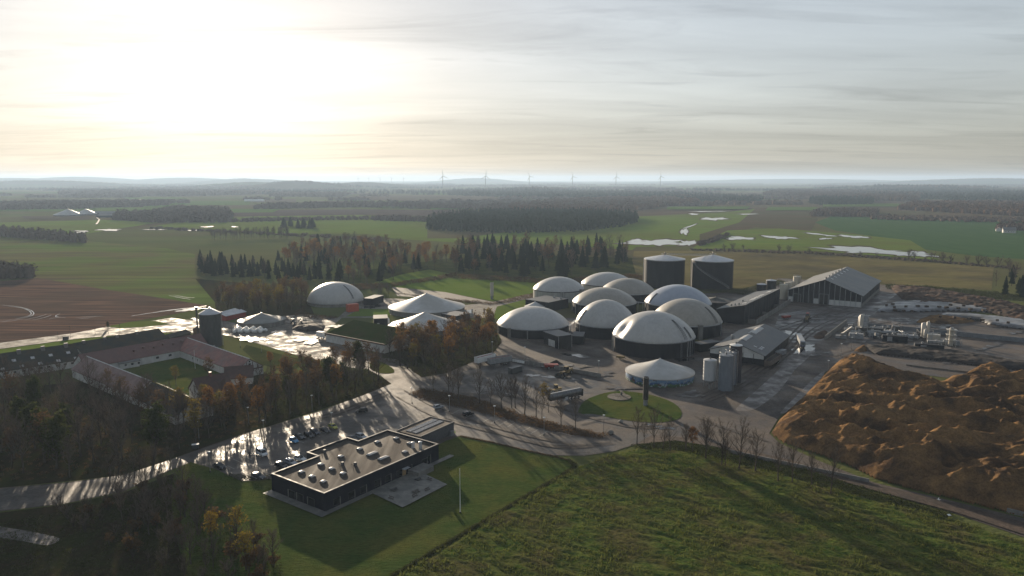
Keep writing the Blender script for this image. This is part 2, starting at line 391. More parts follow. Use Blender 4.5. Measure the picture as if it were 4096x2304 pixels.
# ---- paving
paved = [(-200, 1262), (0, 1228), (160, 1215), (310, 1196), (420, 1160), (500, 1131), (580, 1103), (660, 1078), (800, 1036), (900, 1000), (985, 966), (960, 948), (930, 932), (925, 905), (960, 880), (1000, 905),
         (1060, 950), (1120, 940), (1240, 890), (1262, 862), (1255, 840), (1330, 800), (1450, 800), (1640, 830), (1700, 860), (1760, 870), (1800, 840), (1830, 800), (1860, 770), (1800, 760), (1740, 740), (1850, 735), (1960, 700), (2240, 718), (2260, 740),
         (2420, 780), (2640, 850), (2640, 985), (2300, 940), (2110, 915), (2040, 960), (1960, 1050), (1935, 1090), (1960, 1115), (2060, 1160), (2200, 1215), (2400, 1262), (2640, 1320),
         (2640, 1372), (2576, 1352), (2400, 1292), (2150, 1222), (1990, 1170), (1820, 1128), (1700, 1108), (1600, 1118), (1545, 1136), (1470, 1147), (1390, 1146), (1320, 1132), (1240, 1112), (1160, 1096), (1120, 1110),
         (1000, 1180), (760, 1220), (690, 1205), (610, 1212), (540, 1180), (480, 1163), (420, 1188), (310, 1237), (160, 1268), (0, 1287), (-200, 1320)]
field('yard', paved, M_yard, 0.10)
# asphalt of road and car park over it
field('road', [(-200, 1268), (0, 1231), (160, 1218), (310, 1198), (500, 1133), (660, 1080), (800, 1038), (985, 968), (1030, 985), (1050, 1004), (1110, 1012), (1300, 1060), (1440, 1100), (1540, 1108), (1600, 1085), (1640, 1095), (1600, 1116), (1545, 1135), (1470, 1145), (1390, 1144), (1320, 1130), (1240, 1110), (1160, 1095),
              (1100, 1105), (1000, 1170), (760, 1212), (690, 1203), (612, 1210), (540, 1178), (480, 1161), (420, 1186), (310, 1235), (160, 1266), (0, 1284), (-200, 1316)], M_asph, 0.112)
field('road', [(1052, 996), (1000, 930), (1090, 952), (1150, 940), (1300, 900), (1520, 945), (1560, 960), (1570, 990), (1470, 990), (1440, 1015), (1500, 1030), (1600, 1065), (1560, 1080), (1450, 1050), (1300, 1000), (1150, 985), (1080, 985)], M_asph, 0.116)
field('road', [(-200, 892), (0, 863), (190, 838), (280, 820), (380, 808), (430, 800), (470, 805), (560, 806), (600, 815), (690, 845), (740, 862), (860, 890), (930, 905), (935, 930), (880, 925), (740, 892), (640, 862), (560, 842), (430, 836), (330, 840), (200, 852), (0, 878), (-200, 910)], M_conc, 0.12)
field('yard', [(585, 838), (600, 800), (640, 790), (700, 800), (775, 770), (760, 790), (850, 800), (880, 772), (950, 750), (1010, 752), (1150, 770), (1240, 760), (1330, 745), (1345, 752), (1250, 775), (1240, 800), (1180, 800), (990, 790), (960, 800), (860, 800), (815, 840), (960, 900), (960, 930), (860, 890), (740, 865)], M_conc, 0.104)
field('track', [(-40, 1320), (20, 1328), (90, 1340), (150, 1355), (120, 1372), (60, 1362), (-40, 1345)], M_mudlight, 0.05, smooth=3)
field('yard', [(1960, 790), (2090, 770), (2200, 745), (2260, 738), (2230, 760), (2200, 790), (2130, 820), (2060, 860), (2010, 885), (1985, 850), (1950, 820)], pm('grey_slurry', (0.12, 0.115, 0.11), (0.065, 0.058, 0.055), 0.2, 0.3, 0.75, spec=0.35, bump=0.9, bscale=1.2, c3=(0.075, 0.058, 0.050), scale3=0.07, stretch=(0.7, 1.2, 1), rot=R(-40)), 0.124)
field('mud_streak', [(1850, 1030), (1900, 985), (1960, 930), (2000, 885), (2040, 870), (2050, 885), (2000, 930), (1960, 985), (1900, 1030), (1870, 1035)], M_mudlight, 0.128, smooth=2)
field('mud_streak', [(1962, 1040), (2000, 1000), (2050, 950), (2075, 935), (2060, 960), (2010, 1010), (1985, 1035)], M_mudlight, 0.129, smooth=2)
PUDS = [(2020, 877, 22, 12, -.2), (1990, 840, 20, 6, 0), (515, 806, 18, 5, 0), (490, 803, 8, 3, 0), (478, 779, 30, 3, -.06), (602, 826, 6, 8, 0), (620, 845, 18, 3, .2), (1425, 878, 14, 3, .1), (1450, 895, 30, 4, .15), (1400, 950, 30, 3, .1), (1340, 945, 16, 3, 0), (700, 834, 18, 2.5, -.05), (795, 818, 12, 2.5, -.3), (832, 800, 9, 2.5, -.4), (655, 860, 16, 3, .1), (690, 868, 10, 2, .1), (1180, 785, 10, 4, 0), (935, 772, 20, 4, -.1), (1570, 978, 30, 3, 0), (1720, 905, 20, 5, 0), (1660, 1075, 40, 4, .1), (2150, 745, 25, 6, -.4)]
for i, (x, y, hw, hh, sk) in enumerate(PUDS):
    sheet('puddle', ov(blob(x, y, hw, hh, 90 + i, rough=0.5, skew=sk)), 0.135 + 0.001 * i, M_puddle)

# ---- grass close by
field('lawn', [(480, 1163), (540, 1180), (610, 1212), (690, 1207), (760, 1224), (1120, 1112), (1160, 1098), (1240, 1113), (1320, 1133), (1390, 1147), (1430, 1160), (1440, 1180), (1220, 1310), (980, 1460), (480, 1460), (440, 1350), (430, 1250), (440, 1180)], M_lawn, 0.07)
field('lawn', [(1455, 1042), (1470, 1010), (1520, 990), (1570, 985), (1640, 995), (1695, 1015), (1715, 1040), (1700, 1058), (1640, 1064), (1560, 1056), (1490, 1042)], M_lawn, 0.17, smooth=3)
field('lawn', [(930, 915), (950, 908), (985, 925), (990, 938), (960, 940), (935, 930)], M_lawn, 0.16, smooth=3)
field('lawn', [(-200, 915), (0, 880), (200, 853), (330, 842), (440, 838), (460, 846), (300, 862), (0, 895), (-200, 930)], M_meadow, 0.125)
field('lawn', [(270, 822), (330, 810), (390, 808), (430, 816), (350, 824), (300, 826)], M_meadow, 0.125)
field('lawn', [(1240, 800), (1250, 772), (1330, 752), (1340, 770), (1290, 790), (1255, 805)], M_meadow, 0.125)
field('lawn', [(870, 797), (905, 778), (985, 778), (980, 795)], M_meadow, 0.14)
field('lawn', [(620, 868), (700, 890), (760, 905), (740, 940), (650, 915), (610, 880)], M_rough, 0.108)
field('lawn', [(340, 935), (430, 890), (520, 880), (560, 905), (520, 985), (440, 1010), (370, 985)], M_lawn, 0.05)
field('leaf_litter', [(-200, 1000), (200, 960), (480, 1020), (620, 940), (700, 940), (930, 930), (985, 960), (990, 967), (900, 1000), (660, 1078), (500, 1131), (310, 1196), (0, 1228), (-200, 1262)], M_litter, 0.045)
field('leaf_litter', [(960, 900), (1000, 905), (1060, 950), (1120, 940), (1240, 890), (1262, 862), (1240, 820), (1100, 830), (960, 860)], M_litter, 0.118)
field('leaf_litter', [(-200, 1322), (0, 1290), (160, 1270), (310, 1240), (440, 1190), (440, 1350), (520, 1460), (-200, 1460)], M_litter, 0.04)
field('leaf_litter', [(480, 700), (640, 715), (770, 745), (790, 790), (700, 795), (545, 795), (540, 760), (490, 700)], M_litter, 0.10)
field('soil_strip', [(985, 722), (1120, 735), (1240, 760), (1330, 740), (1345, 748), (1230, 765), (1120, 752), (1000, 745)], pm('dug_soil', (0.055, 0.042, 0.032), (0.085, 0.066, 0.050), 0.15, 0.8, bump=1.0, bscale=0.8), 0.11)

# wheel ruts full of water in the ploughed field, tyre tracks on the yard
def strip(name, pts, width, z, mat):
    P_ = [O(*p) for p in smooth_outline(pts, 5, False)]; n = len(P_); L_, R_ = [], []
    for i in range(n):
        d = (P_[min(i + 1, n - 1)] - P_[max(i - 1, 0)]).normalized(); nn = Vector((-d.y, d.x, 0)); w_ = width * (0.35 + 0.65 * math.sin(math.pi * min(1, max(0.06, i / (n - 1))))) * (1 + 0.35 * math.sin(i * 2.3))
        L_.append(P_[i] + nn * w_ / 2); R_.append(P_[i] - nn * w_ / 2)
    return sheet(name, L_ + R_[::-1], z, mat)
RUTS = [[(5, 768), (45, 772), (75, 780), (85, 790), (70, 798), (20, 806), (-20, 810)], [(20, 770), (60, 777), (78, 787), (72, 795), (40, 802)], [(82, 806), (110, 800), (130, 793)], [(60, 806), (95, 798), (118, 791)], [(120, 804), (150, 799)], [(190, 800), (230, 797), (260, 796)], [(200, 803), (235, 800)],
        [(330, 796), (380, 788), (440, 780), (520, 770)], [(400, 784), (450, 778), (500, 773)], [(425, 744), (455, 750), (480, 754)], [(435, 742), (465, 748), (490, 750)], [(150, 790), (140, 797), (165, 800)], [(-20, 812), (30, 808), (60, 803)]]
for i, r_ in enumerate(RUTS): strip('water_rut', r_, 0.55 if i > 8 or i < 7 else 1.5, 0.17 + 0.002 * i, M_puddle)
M_track = pm('dark_tyre_track', (0.056, 0.046, 0.040), (0.072, 0.058, 0.049), 0.5, 0.6, 0.9, spec=0.2, bump=0.8, bscale=3)
TRACKS = [[(1300, 900), (1400, 925), (1520, 960), (1580, 1000)], [(1750, 1050), (1830, 1080), (1930, 1110)], [(1760, 1000), (1850, 960), (1950, 890), (2020, 820), (2090, 780)], [(1780, 1010), (1870, 970), (1970, 900), (2050, 830), (2150, 790)], [(1330, 860), (1430, 880), (1540, 905)], [(1700, 1070), (1600, 1075), (1480, 1050), (1350, 1010), (1200, 985)], [(1960, 830), (2050, 800), (2140, 780)], [(1000, 1000), (1100, 1050), (1250, 1090), (1400, 1125), (1540, 1115)], [(1020, 985), (1120, 1035), (1300, 1090), (1440, 1120)], [(760, 1065), (880, 1030), (980, 985)], [(2100, 900), (2200, 870), (2350, 850)], [(1800, 890), (1850, 860), (1900, 830)]]
k = 0
for tr_ in TRACKS:
    for off in (-7, 7):
        strip('tyre_track', [(x + off * 0.6, y + off * 0.35) for x, y in tr_], 1.3, 0.18 + 0.002 * k, M_track); k += 1

field('lane', [(1600, 1120), (1640, 1096), (1720, 1102), (1830, 1122), (1990, 1160), (2150, 1210), (2400, 1268), (2640, 1335), (2640, 1368), (2400, 1290), (2150, 1222), (1990, 1171), (1820, 1129), (1700, 1110)], pm('muddy_lane', (0.115, 0.084, 0.064), (0.080, 0.060, 0.048), 0.35, 0.75, 0.95, spec=0.12, bump=0.9, bscale=2, c3=(0.062, 0.050, 0.042), scale3=0.09, grain=0.3, gscale=1.5), 0.165)

# dark wet patches and pale slurry smears on the working yards
M_wetdark = pm('wet_dark_mud', (0.032, 0.027, 0.025), (0.052, 0.042, 0.036), 0.4, 0.3, 0.8, spec=0.35, bump=0.9, bscale=1.6)
prg = random.Random(19)
for i in range(34):
    if i < 22: x, y = prg.uniform(2010, 2560), prg.uniform(790, 950)
    elif i < 30: x, y = prg.uniform(1300, 1900), prg.uniform(860, 1000)
    else: x, y = prg.uniform(620, 900), prg.uniform(800, 880)
    if 2090 < x < 2560 and y > 885 + (x - 2090) * 0.10: y -= 60
    sheet('mud_patch', ov(blob(x, y, prg.uniform(14, 46), prg.uniform(3, 9), 300 + i, rough=0.55, skew=prg.uniform(-.25, .1))), 0.236 + 0.002 * i, M_wetdark if i % 3 else M_mudlight)
# ================================================================== TANKS AND DOMES
M_black = pm('black_cladding', (0.012, 0.014, 0.019), (0.019, 0.021, 0.027), 0.6, 0.55, 0.75, spec=0.2, stretch=(1, 1, 0.15), bump=0.1)
M_greywall = pm('grey_tank_wall', (0.36, 0.36, 0.34), (0.26, 0.26, 0.24), 0.8, 0.55, spec=0.35, stretch=(1, 1, 0.1))
M_concwall = pm('concrete_wall', (0.20, 0.19, 0.175), (0.13, 0.125, 0.115), 0.5, 0.8, spec=0.25, stretch=(1, 1, 0.4), bump=0.2)
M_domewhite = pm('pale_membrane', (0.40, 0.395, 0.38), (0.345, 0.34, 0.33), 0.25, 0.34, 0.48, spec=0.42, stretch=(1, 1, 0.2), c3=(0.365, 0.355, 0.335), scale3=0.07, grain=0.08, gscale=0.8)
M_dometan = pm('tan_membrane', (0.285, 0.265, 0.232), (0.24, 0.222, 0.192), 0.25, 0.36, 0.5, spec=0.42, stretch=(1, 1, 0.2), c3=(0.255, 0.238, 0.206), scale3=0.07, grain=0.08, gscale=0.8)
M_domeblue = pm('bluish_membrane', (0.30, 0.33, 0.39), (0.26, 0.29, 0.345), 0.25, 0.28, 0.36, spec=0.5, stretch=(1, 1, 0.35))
M_conewhite = pm('white_cover', (0.47, 0.47, 0.46), (0.38, 0.38, 0.365), 0.3, 0.4, 0.55, spec=0.4, c3=(0.33, 0.32, 0.295), scale3=0.06)
M_conegrey = pm('grey_cover', (0.22, 0.225, 0.215), (0.17, 0.175, 0.165), 0.4, 0.5, spec=0.35, c3=(0.13, 0.135, 0.125), scale3=0.06)
M_steel = pm('galvanised_steel', (0.38, 0.39, 0.40), (0.28, 0.29, 0.30), 1.5, 0.35, 0.5, metal=0.7)
M_darksteel = pm('dark_steel', (0.05, 0.052, 0.055), (0.08, 0.08, 0.08), 1.0, 0.45, metal=0.4)
M_strip = pm('dark_strip', (0.03, 0.032, 0.036), None, rough=0.35)
M_roofmetal = pm('pale_roof_sheet', (0.50, 0.51, 0.53), (0.42, 0.43, 0.45), 0.4, 0.35, 0.5, metal=0.3)
M_cream = pm('cream_tank', (0.50, 0.46, 0.37), (0.40, 0.36, 0.28), 0.4, 0.4, 0.6, stretch=(1, 1, 0.2))
M_white = pm('white_paint', (0.72, 0.72, 0.70), (0.60, 0.60, 0.58), 0.6, 0.5)

def tank_at(cx, hw, y_near, z_near):
    r = 10.0
    for _ in range(8):
        p = W(cx, y_near, z_near); d = Vector((p.x, p.y)).normalized()
        c = Vector((p.x, p.y)) + d * r
        r = hw * MPP((c.x, c.y, z_near))
    return c.x, c.y, r
FACE = lambda x, y: math.atan2(-y, -x)          # direction from a thing towards the camera

def dome_mesh(rad, z0, h, q=1.35, n=72, m=14, dents=()):
    V, F = [], []
    for j in range(m + 1):
        t = j / m; r = rad * math.cos(t * math.pi / 2) ** 0.9 if j < m else 0.0
        rr = min(1.0, r / rad); z = z0 + h * (1 - rr ** 2) ** (1 / q)
        for k in range(n):
            a = 2 * math.pi * k / n; p = Vector((r * math.cos(a), r * math.sin(a), z))
            for (da, dr, size, depth) in dents:
                c = Vector((dr * rad * math.cos(da), dr * rad * math.sin(da)))
                e = (Vector((p.x, p.y)) - c).length / size
                s = math.exp(-e * e) * depth * (1 if j > 0 else 0)
                p -= Vector((math.cos(a), math.sin(a), 0.6)) * s
            V.append(tuple(p))
    for j in range(m):
        for k in range(n):
            a, b = j * n + k, j * n + (k + 1) % n
            F.append((a, b, b + n, a + n))
    return V, F
def on_dome(rad, z0, h, q, a, rr, off=0.0):
    r = rr * rad; z = z0 + h * max(0.0, 1 - rr * rr) ** (1 / q)
    return (r * math.cos(a) * (1 + off / rad), r * math.sin(a) * (1 + off / rad), z + off)
def ribbed_wall(rad, h, n=72, z0=0.0, rib=0.05):
    b = MB(); prof = []
    V = []; F = []
    for z in (z0, h):
        for k in range(n * 2):
            a = math.pi * k / n; r = rad + (rib if k % 2 else 0)
            V.append((r * math.cos(a), r * math.sin(a), z))
    m = n * 2
    for k in range(m): F.append((k, (k + 1) % m, m + (k + 1) % m, m + k))
    b.add(V, F); b.add([(x, y, z0) for x, y, z in V[:m]], [tuple(range(m))]); b.add([(x, y, h) for x, y, z in V[:m]], [tuple(range(m))])
    return b
def ladder(x, y, a, z0, z1, wide=0.7):
    b = MB(); t = Vector((-math.sin(a), math.cos(a), 0)); c = Vector((x, y, 0))
    for s in (-1, 1): b.tube([c + t * s * wide / 2 + Vector((0, 0, z0)), c + t * s * wide / 2 + Vector((0, 0, z1))], 0.07, 4)
    z = z0 + 0.5
    while z < z1: b.tube([c - t * wide / 2 + Vector((0, 0, z)), c + t * wide / 2 + Vector((0, 0, z))], 0.04, 4); z += 0.8
    return b

def dome_tank(label, cx, hw, y_near, z_near, wall_h, ytop, q=1.35, dm=None, wm=None, strips=(), dents=(), ladders=(), hoods=(), pipes=(), group=None, band=None):
    x, y, r = tank_at(cx, hw, y_near, z_near)
    h = HGT((x, y), ytop) - wall_h
    t = thing('biogas_tank', label, 'tank', (x, y, 0), FACE(x, y), group)      # local +x looks at the camera
    ribbed_wall(r, wall_h, 60).build('wall', wm or M_black, t)
    V, F = dome_mesh(r * 1.005, wall_h + 0.15, h, q, dents=dents)
    link('dome', np_mesh('dome', V, F, [dm or M_domewhite], smooth=True), t)
    rim = MB().lathe([(r * 1.0, wall_h - 0.25), (r * 1.014, wall_h - 0.2), (r * 1.014, wall_h + 0.25), (r * 1.0, wall_h + 0.4)], 72, cap0=False, cap1=False)
    rim.build('rim', band or M_steel, t, True)
    for a0, r0, r1, wd in strips:                       # pairs of pressure hoses running down the membrane
        s = MB()
        for da in (-wd, 0, wd):
            s.tube([on_dome(r * 1.005, wall_h + 0.15, h, q, a0 + da / r, r0 + (r1 - r0) * k / 12, 0.08) for k in range(13)], 0.10, 5)
        s.build('hose_strip', M_strip, t, True)
    for a in ladders:
        ladder((r + 0.45) * math.cos(a), (r + 0.45) * math.sin(a), a, 0, wall_h + 1.2).build('ladder', M_steel, t)
    for a in pipes:
        MB().tube([((r + 0.5) * math.cos(a), (r + 0.5) * math.sin(a), 0), ((r + 0.5) * math.cos(a), (r + 0.5) * math.sin(a), wall_h + 0.3)], 0.28, 8).build('pipe', M_steel, t, True)
    for a, sz, zt in hoods:
        MB().box(((r + sz / 2) * math.cos(a), (r + sz / 2) * math.sin(a), zt / 2), (sz, sz, zt), a).build('valve_box', M_concwall, t)
    return t, r, h

D2R = math.pi / 180
dome_tank('largest pale dome tank with black wall and a dent in its membrane', 2611.5, 160.8, 1436.7, 0, 7.6, 1247, 1.42, M_domewhite,
          strips=[(50 * D2R, 0.55, 0.99, 0.9), (62 * D2R, 0.80, 0.99, 0.7)], dents=[(-62 * D2R, 0.86, 4.2, 1.5), (46 * D2R, 0.88, 3.0, 0.7)], ladders=[-80 * D2R, 64 * D2R, 40 * D2R], pipes=[-70 * D2R, 58 * D2R, 52 * D2R])
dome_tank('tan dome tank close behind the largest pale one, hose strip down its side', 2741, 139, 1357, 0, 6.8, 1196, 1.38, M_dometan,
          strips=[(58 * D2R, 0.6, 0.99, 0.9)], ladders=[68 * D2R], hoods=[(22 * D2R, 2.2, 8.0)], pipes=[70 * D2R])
dome_tank('pale dome with dark hose strip on its sunlit edge, left of the largest one', 2422, 119.3, 1312, 6.5, 6.5, 1200, 1.4, M_domewhite,
          strips=[(-62 * D2R, 0.72, 0.99, 0.9)], ladders=[-70 * D2R], pipes=[-55 * D2R])
dome_tank('wide shallow pale dome tank with a low black wall beside the open shed', 2131.5, 143, 1357, 0, 4.8, 1228, 1.25, M_domewhite,
          ladders=[25 * D2R], hoods=[(-38 * D2R, 1.4, 5.2)], pipes=[-8 * D2R, 70 * D2R])
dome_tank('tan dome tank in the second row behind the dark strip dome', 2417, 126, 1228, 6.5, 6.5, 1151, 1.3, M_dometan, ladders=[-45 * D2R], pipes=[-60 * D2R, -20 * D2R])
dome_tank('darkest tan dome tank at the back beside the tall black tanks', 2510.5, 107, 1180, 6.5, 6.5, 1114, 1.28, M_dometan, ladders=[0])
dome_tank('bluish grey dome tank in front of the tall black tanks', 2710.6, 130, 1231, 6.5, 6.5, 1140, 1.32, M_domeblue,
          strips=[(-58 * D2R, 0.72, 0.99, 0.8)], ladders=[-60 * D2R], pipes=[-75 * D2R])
dome_tank('pale dome tank with a light grey ribbed wall behind the flat black building', 2235, 102, 1170.7, 7.0, 7.0, 1108, 1.3, M_domewhite, M_greywall, hoods=[(55 * D2R, 2.0, 8.4)], pipes=[5 * D2R, 9 * D2R], band=M_darksteel)
dome_tank('pale dome tank farthest back in the cluster, light wall half hidden', 2429, 103, 1147.4, 7.0, 7.0, 1090, 1.3, M_domewhite, M_greywall, ladders=[-60 * D2R], band=M_darksteel)
ft, fr, fh = dome_tank('tall round pale dome standing alone at the edge of the brown wood', 1344.5, 110, 1230, 0, 2.2, 1129, 1.75, M_domewhite, M_concwall, strips=[(38 * D2R, 0.45, 0.97, 0.5)], ladders=[60 * D2R])

def cone_tank(label, cx, hw, y_near, z_near, wall_h, ytop, cm, wm, pleats=40, sag=0.06, group=None, posts=0, slot=None):
    x, y, r = tank_at(cx, hw, y_near, z_near)
    h = HGT((x, y), ytop) - wall_h
    t = thing('slurry_tank', label, 'tank', (x, y, 0), FACE(x, y), group)
    ribbed_wall(r, wall_h, 48, rib=0.03).build('wall', wm, t)
    V, F = [], []; n, m = pleats * 2, 10
    for j in range(m + 1):
        u = j / m; rr = 1 - u
        for k in range(n):
            a = 2 * math.pi * k / n
            z = wall_h + 0.1 + h * (u - sag * math.sin(math.pi * u)) + (0.10 if k % 2 else -0.10) * math.sin(math.pi * min(1, rr * 1.1)) * rr
            V.append((r * 1.015 * rr * math.cos(a), r * 1.015 * rr * math.sin(a), z))
    for j in range(m):
        for k in range(n): a, b = j * n + k, j * n + (k + 1) % n; F.append((a, b, b + n, a + n))
    link('cone_cover', np_mesh('cone_cover', V, F, [cm], smooth=True), t)
    MB().lathe([(r * 1.005, wall_h - 0.3), (r * 1.022, wall_h - 0.25), (r * 1.022, wall_h + 0.15), (r * 1.005, wall_h + 0.22)], 64, cap0=False, cap1=False).build('rim', cm, t, True)
    MB().lathe([(0.5, wall_h + h - 0.4), (0.35, wall_h + h + 0.3)], 10).build('apex_cap', M_steel, t)
    return t, r, h
cone_tank('widest white conical tank cover between the grass roof and the flare', 1708, 150, 1272, 0, 3.2, 1173, M_conewhite, M_concwall, 48)
cone_tank('white conical tank cover half hidden behind the autumn trees', 1700, 143, 1327, 3.0, 3.0, 1248, M_conewhite, M_concwall, 48)
ct, cr, chh = cone_tank('grey conical tank cover behind the heap of white sacks', 1048, 90, 1313, 0, 2.6, 1252, M_conegrey, M_concwall, 28)
s = MB()
for k in range(2): s.tube([((1 - u) * cr * 1.0 * math.cos(-0.9 + k * 0.06), (1 - u) * cr * math.sin(-0.9 + k * 0.06), 2.8 + chh * (u - 0.06 * math.sin(math.pi * u))) for u in (0.05, 0.2, 0.4, 0.6)], 0.18, 5)
s.build('cover_seam', M_strip, ct)
cone_tank('small white conical cover peeking above the shallow dome', 2140, 41, 1232, 3.0, 3.0, 1207, M_conewhite, M_black, 20)

# the tank with the painted wall
def mural_material():
    m = bpy.data.materials.new('painted_mural'); m.use_nodes = True; nd, lk = m.node_tree.nodes, m.node_tree.links
    b = nd['Principled BSDF']; b.inputs['Roughness'].default_value = 0.55
    tc = nd.new('ShaderNodeTexCoord'); sp = nd.new('ShaderNodeSeparateXYZ'); lk.new(tc.outputs['Object'], sp.inputs[0])
    def nz(sc, d=4.0):
        n = nd.new('ShaderNodeTexNoise'); n.inputs['Scale'].default_value = sc; n.inputs['Detail'].default_value = d; lk.new(tc.outputs['Object'], n.inputs['Vector']); return n.outputs[0]
    def ramp(s, pts):
        r = nd.new('ShaderNodeValToRGB'); lk.new(s, r.inputs[0]); e = r.color_ramp.elements
        while len(e) < len(pts): e.new(0.5)
        for el, (p, c) in zip(e, pts): el.position = p; el.color = (*c, 1)
        return r.outputs[0]
    a = nd.new('ShaderNodeMath'); a.operation = 'MULTIPLY_ADD'; a.inputs[1].default_value = 0.28; lk.new(sp.outputs['Z'], a.inputs[0]); lk.new(nz(0.35), a.inputs[2])
    base = ramp(a.outputs[0], [(0.45, (0.02, 0.055, 0.025)), (0.68, (0.05, 0.12, 0.045)), (0.80, (0.025, 0.065, 0.16)), (0.98, (0.03, 0.10, 0.24)), (1.2, (0.11, 0.20, 0.32))])
    cl = ramp(nz(0.8, 5.0), [(0.54, (0, 0, 0)), (0.60, (1, 1, 1))])
    mx = nd.new('ShaderNodeMix'); mx.data_type = 'RGBA'; lk.new(cl, mx.inputs[0]); lk.new(base, mx.inputs[6]); mx.inputs[7].default_value = (0.24, 0.29, 0.33, 1)
    dk = ramp(nz(0.5, 5.0), [(0.36, (1, 1, 1)), (0.42, (0, 0, 0))])
    mx2 = nd.new('ShaderNodeMix'); mx2.data_type = 'RGBA'; lk.new(dk, mx2.inputs[0]); lk.new(mx.outputs[2], mx2.inputs[6]); mx2.inputs[7].default_value = (0.06, 0.035, 0.02, 1)
    lk.new(mx2.outputs[2], b.inputs['Base Color']); return m
cone_tank('white conical tank with a blue and green mural painted around its wall', 2637, 134, 1551, 0, 3.4, 1435, M_conewhite, mural_material(), 44, 0.05)

# the two tall black tanks, their walkway, the stair and the netted open tank
def tall_tank(label, cx, hw, y_near, wall_h, ytop):
    x, y, r = tank_at(cx, hw, y_near, 0)
    t = thing('storage_tank', label, 'tank', (x, y, 0), FACE(x, y), 'pair of tall black storage tanks')
    ribbed_wall(r, wall_h, 64).build('wall', M_black, t)
    h = HGT((x, y), ytop) - wall_h
    MB().lathe([(r * 1.02, wall_h), (r * 1.02, wall_h + 0.2), (r * 0.08, wall_h + h)], 64).build('roof', M_roofmetal, t, True)
    MB().lathe([(r * 1.0, wall_h - 0.5), (r * 1.02, wall_h - 0.45), (r * 1.02, wall_h - 0.05), (r, wall_h)], 64, cap0=False, cap1=False).build('rim', M_steel, t, True)
    b = MB()
    for k in range(8):
        a = k * math.pi / 4; b.tube([(2.4 * math.cos(a), 2.4 * math.sin(a), wall_h + h - 0.4), (2.4 * math.cos(a), 2.4 * math.sin(a), wall_h + h + 0.9)], 0.06, 4)
    ring = [(2.4 * math.cos(k * math.pi / 8), 2.4 * math.sin(k * math.pi / 8), wall_h + h + 0.9) for k in range(17)]
    b.tube(ring, 0.06, 4); b.lathe([(2.6, wall_h + h - 0.5), (2.6, wall_h + h - 0.35)], 16)
    b.build('roof_railing', M_steel, t)
    MB().lathe([(0.5, wall_h + h - 0.2), (0.5, wall_h + h + 1.4), (0.25, wall_h + h + 2.2)], 8).build('agitator_motor', M_darksteel, t)
    MB().tube([(1.0 * math.cos(2.0), r * 1.03 * math.sin(-1.5), 0), (1.0 * math.cos(2.0), r * 1.03 * math.sin(-1.5), wall_h)], 0.35, 8).build('downpipe', M_steel, t, True)
    return t, x, y, r, h
t1, x1, y1, r1, h1 = tall_tank('tall black storage tank with pale cone roof, the one without a stair', 2655, 79, 1156, 22.0, 1019)
t2, x2, y2, r2, h2 = tall_tank('tall black storage tank with pale cone roof and a stair winding down its wall', 2846, 80, 1162, 22.0, 1019)
st = MB()
for k in range(40):
    u = k / 39; a = -62 * D2R + 112 * D2R * u; z = 20.5 - 19 * u
    rr = r2 + 0.8
    st.box((rr * math.cos(a), rr * math.sin(a), z), (1.2, 1.3, 0.25), a)
rails = [((r2 + 1.4) * math.cos(-62 * D2R + 112 * D2R * k / 20), (r2 + 1.4) * math.sin(-62 * D2R + 112 * D2R * k / 20), 21.6 - 19 * k / 20) for k in range(21)]
st.tube(rails, 0.09, 4)
st.build('stair', M_steel, t2)
wa, wb = Vector((x1, y1, 22 + h1 - 0.3)), Vector((x2, y2, 22 + h2 - 0.3))
dd = (wb - wa); dl = dd.length; wk = thing('walkway', 'steel walkway bridging the roofs of the two tall black tanks', 'walkway', (wa + wb) / 2, math.atan2(dd.y, dd.x))
MB().b2((-dl / 2 + 3, -0.6, -0.15), (dl / 2 - 3, 0.6, 0)).build('deck', M_steel, wk)
for s_ in (-1, 1):
    b = MB(); n = 14
    for k in range(n + 1): xx = -dl / 2 + 3 + (dl - 6) * k / n; b.tube([(xx, 0.6 * s_, 0), (xx, 0.6 * s_, 1.1)], 0.05, 4)
    for zz in (0.55, 1.1): b.tube([(-dl / 2 + 3, 0.6 * s_, zz), (dl / 2 - 3, 0.6 * s_, zz)], 0.05, 4)
    b.build('railing', M_steel, wk)
ox, oy, orr = tank_at(2862, 72, 1212, 5.0)
ot = thing('open_tank', 'low black open tank under sagging dark netting before the stair tank', 'tank', (ox, oy, 0), FACE(ox, oy))
ribbed_wall(orr, 5.0, 40).build('wall', M_black, ot)
MB().lathe([(orr, 4.8), (orr * 1.02, 4.8), (orr * 1.02, 5.2), (orr, 5.2)], 48, cap0=False, cap1=False).build('rim', M_darksteel, ot)
V, F = [], []; n = 40
for j in range(7):
    for k in range(n):
        a = 2 * math.pi * k / n; rr = orr * 0.99 * (1 - j / 6)
        V.append((rr * math.cos(a), rr * math.sin(a), 5.1 + 2.4 * (j / 6) * (0.5 - 0.5 * math.cos(a)) - 0.6 * math.sin(math.pi * j / 6)))
for j in range(6):
    for k in range(n): a, b_ = j * n + k, j * n + (k + 1) % n; F.append((a, b_, b_ + n, a + n))
link('net_cover', np_mesh('net_cover', V, F, [pm('dark_netting', (0.09, 0.09, 0.075), (0.05, 0.05, 0.045), 1.2, 0.8, bump=0.6)], smooth=True), ot)

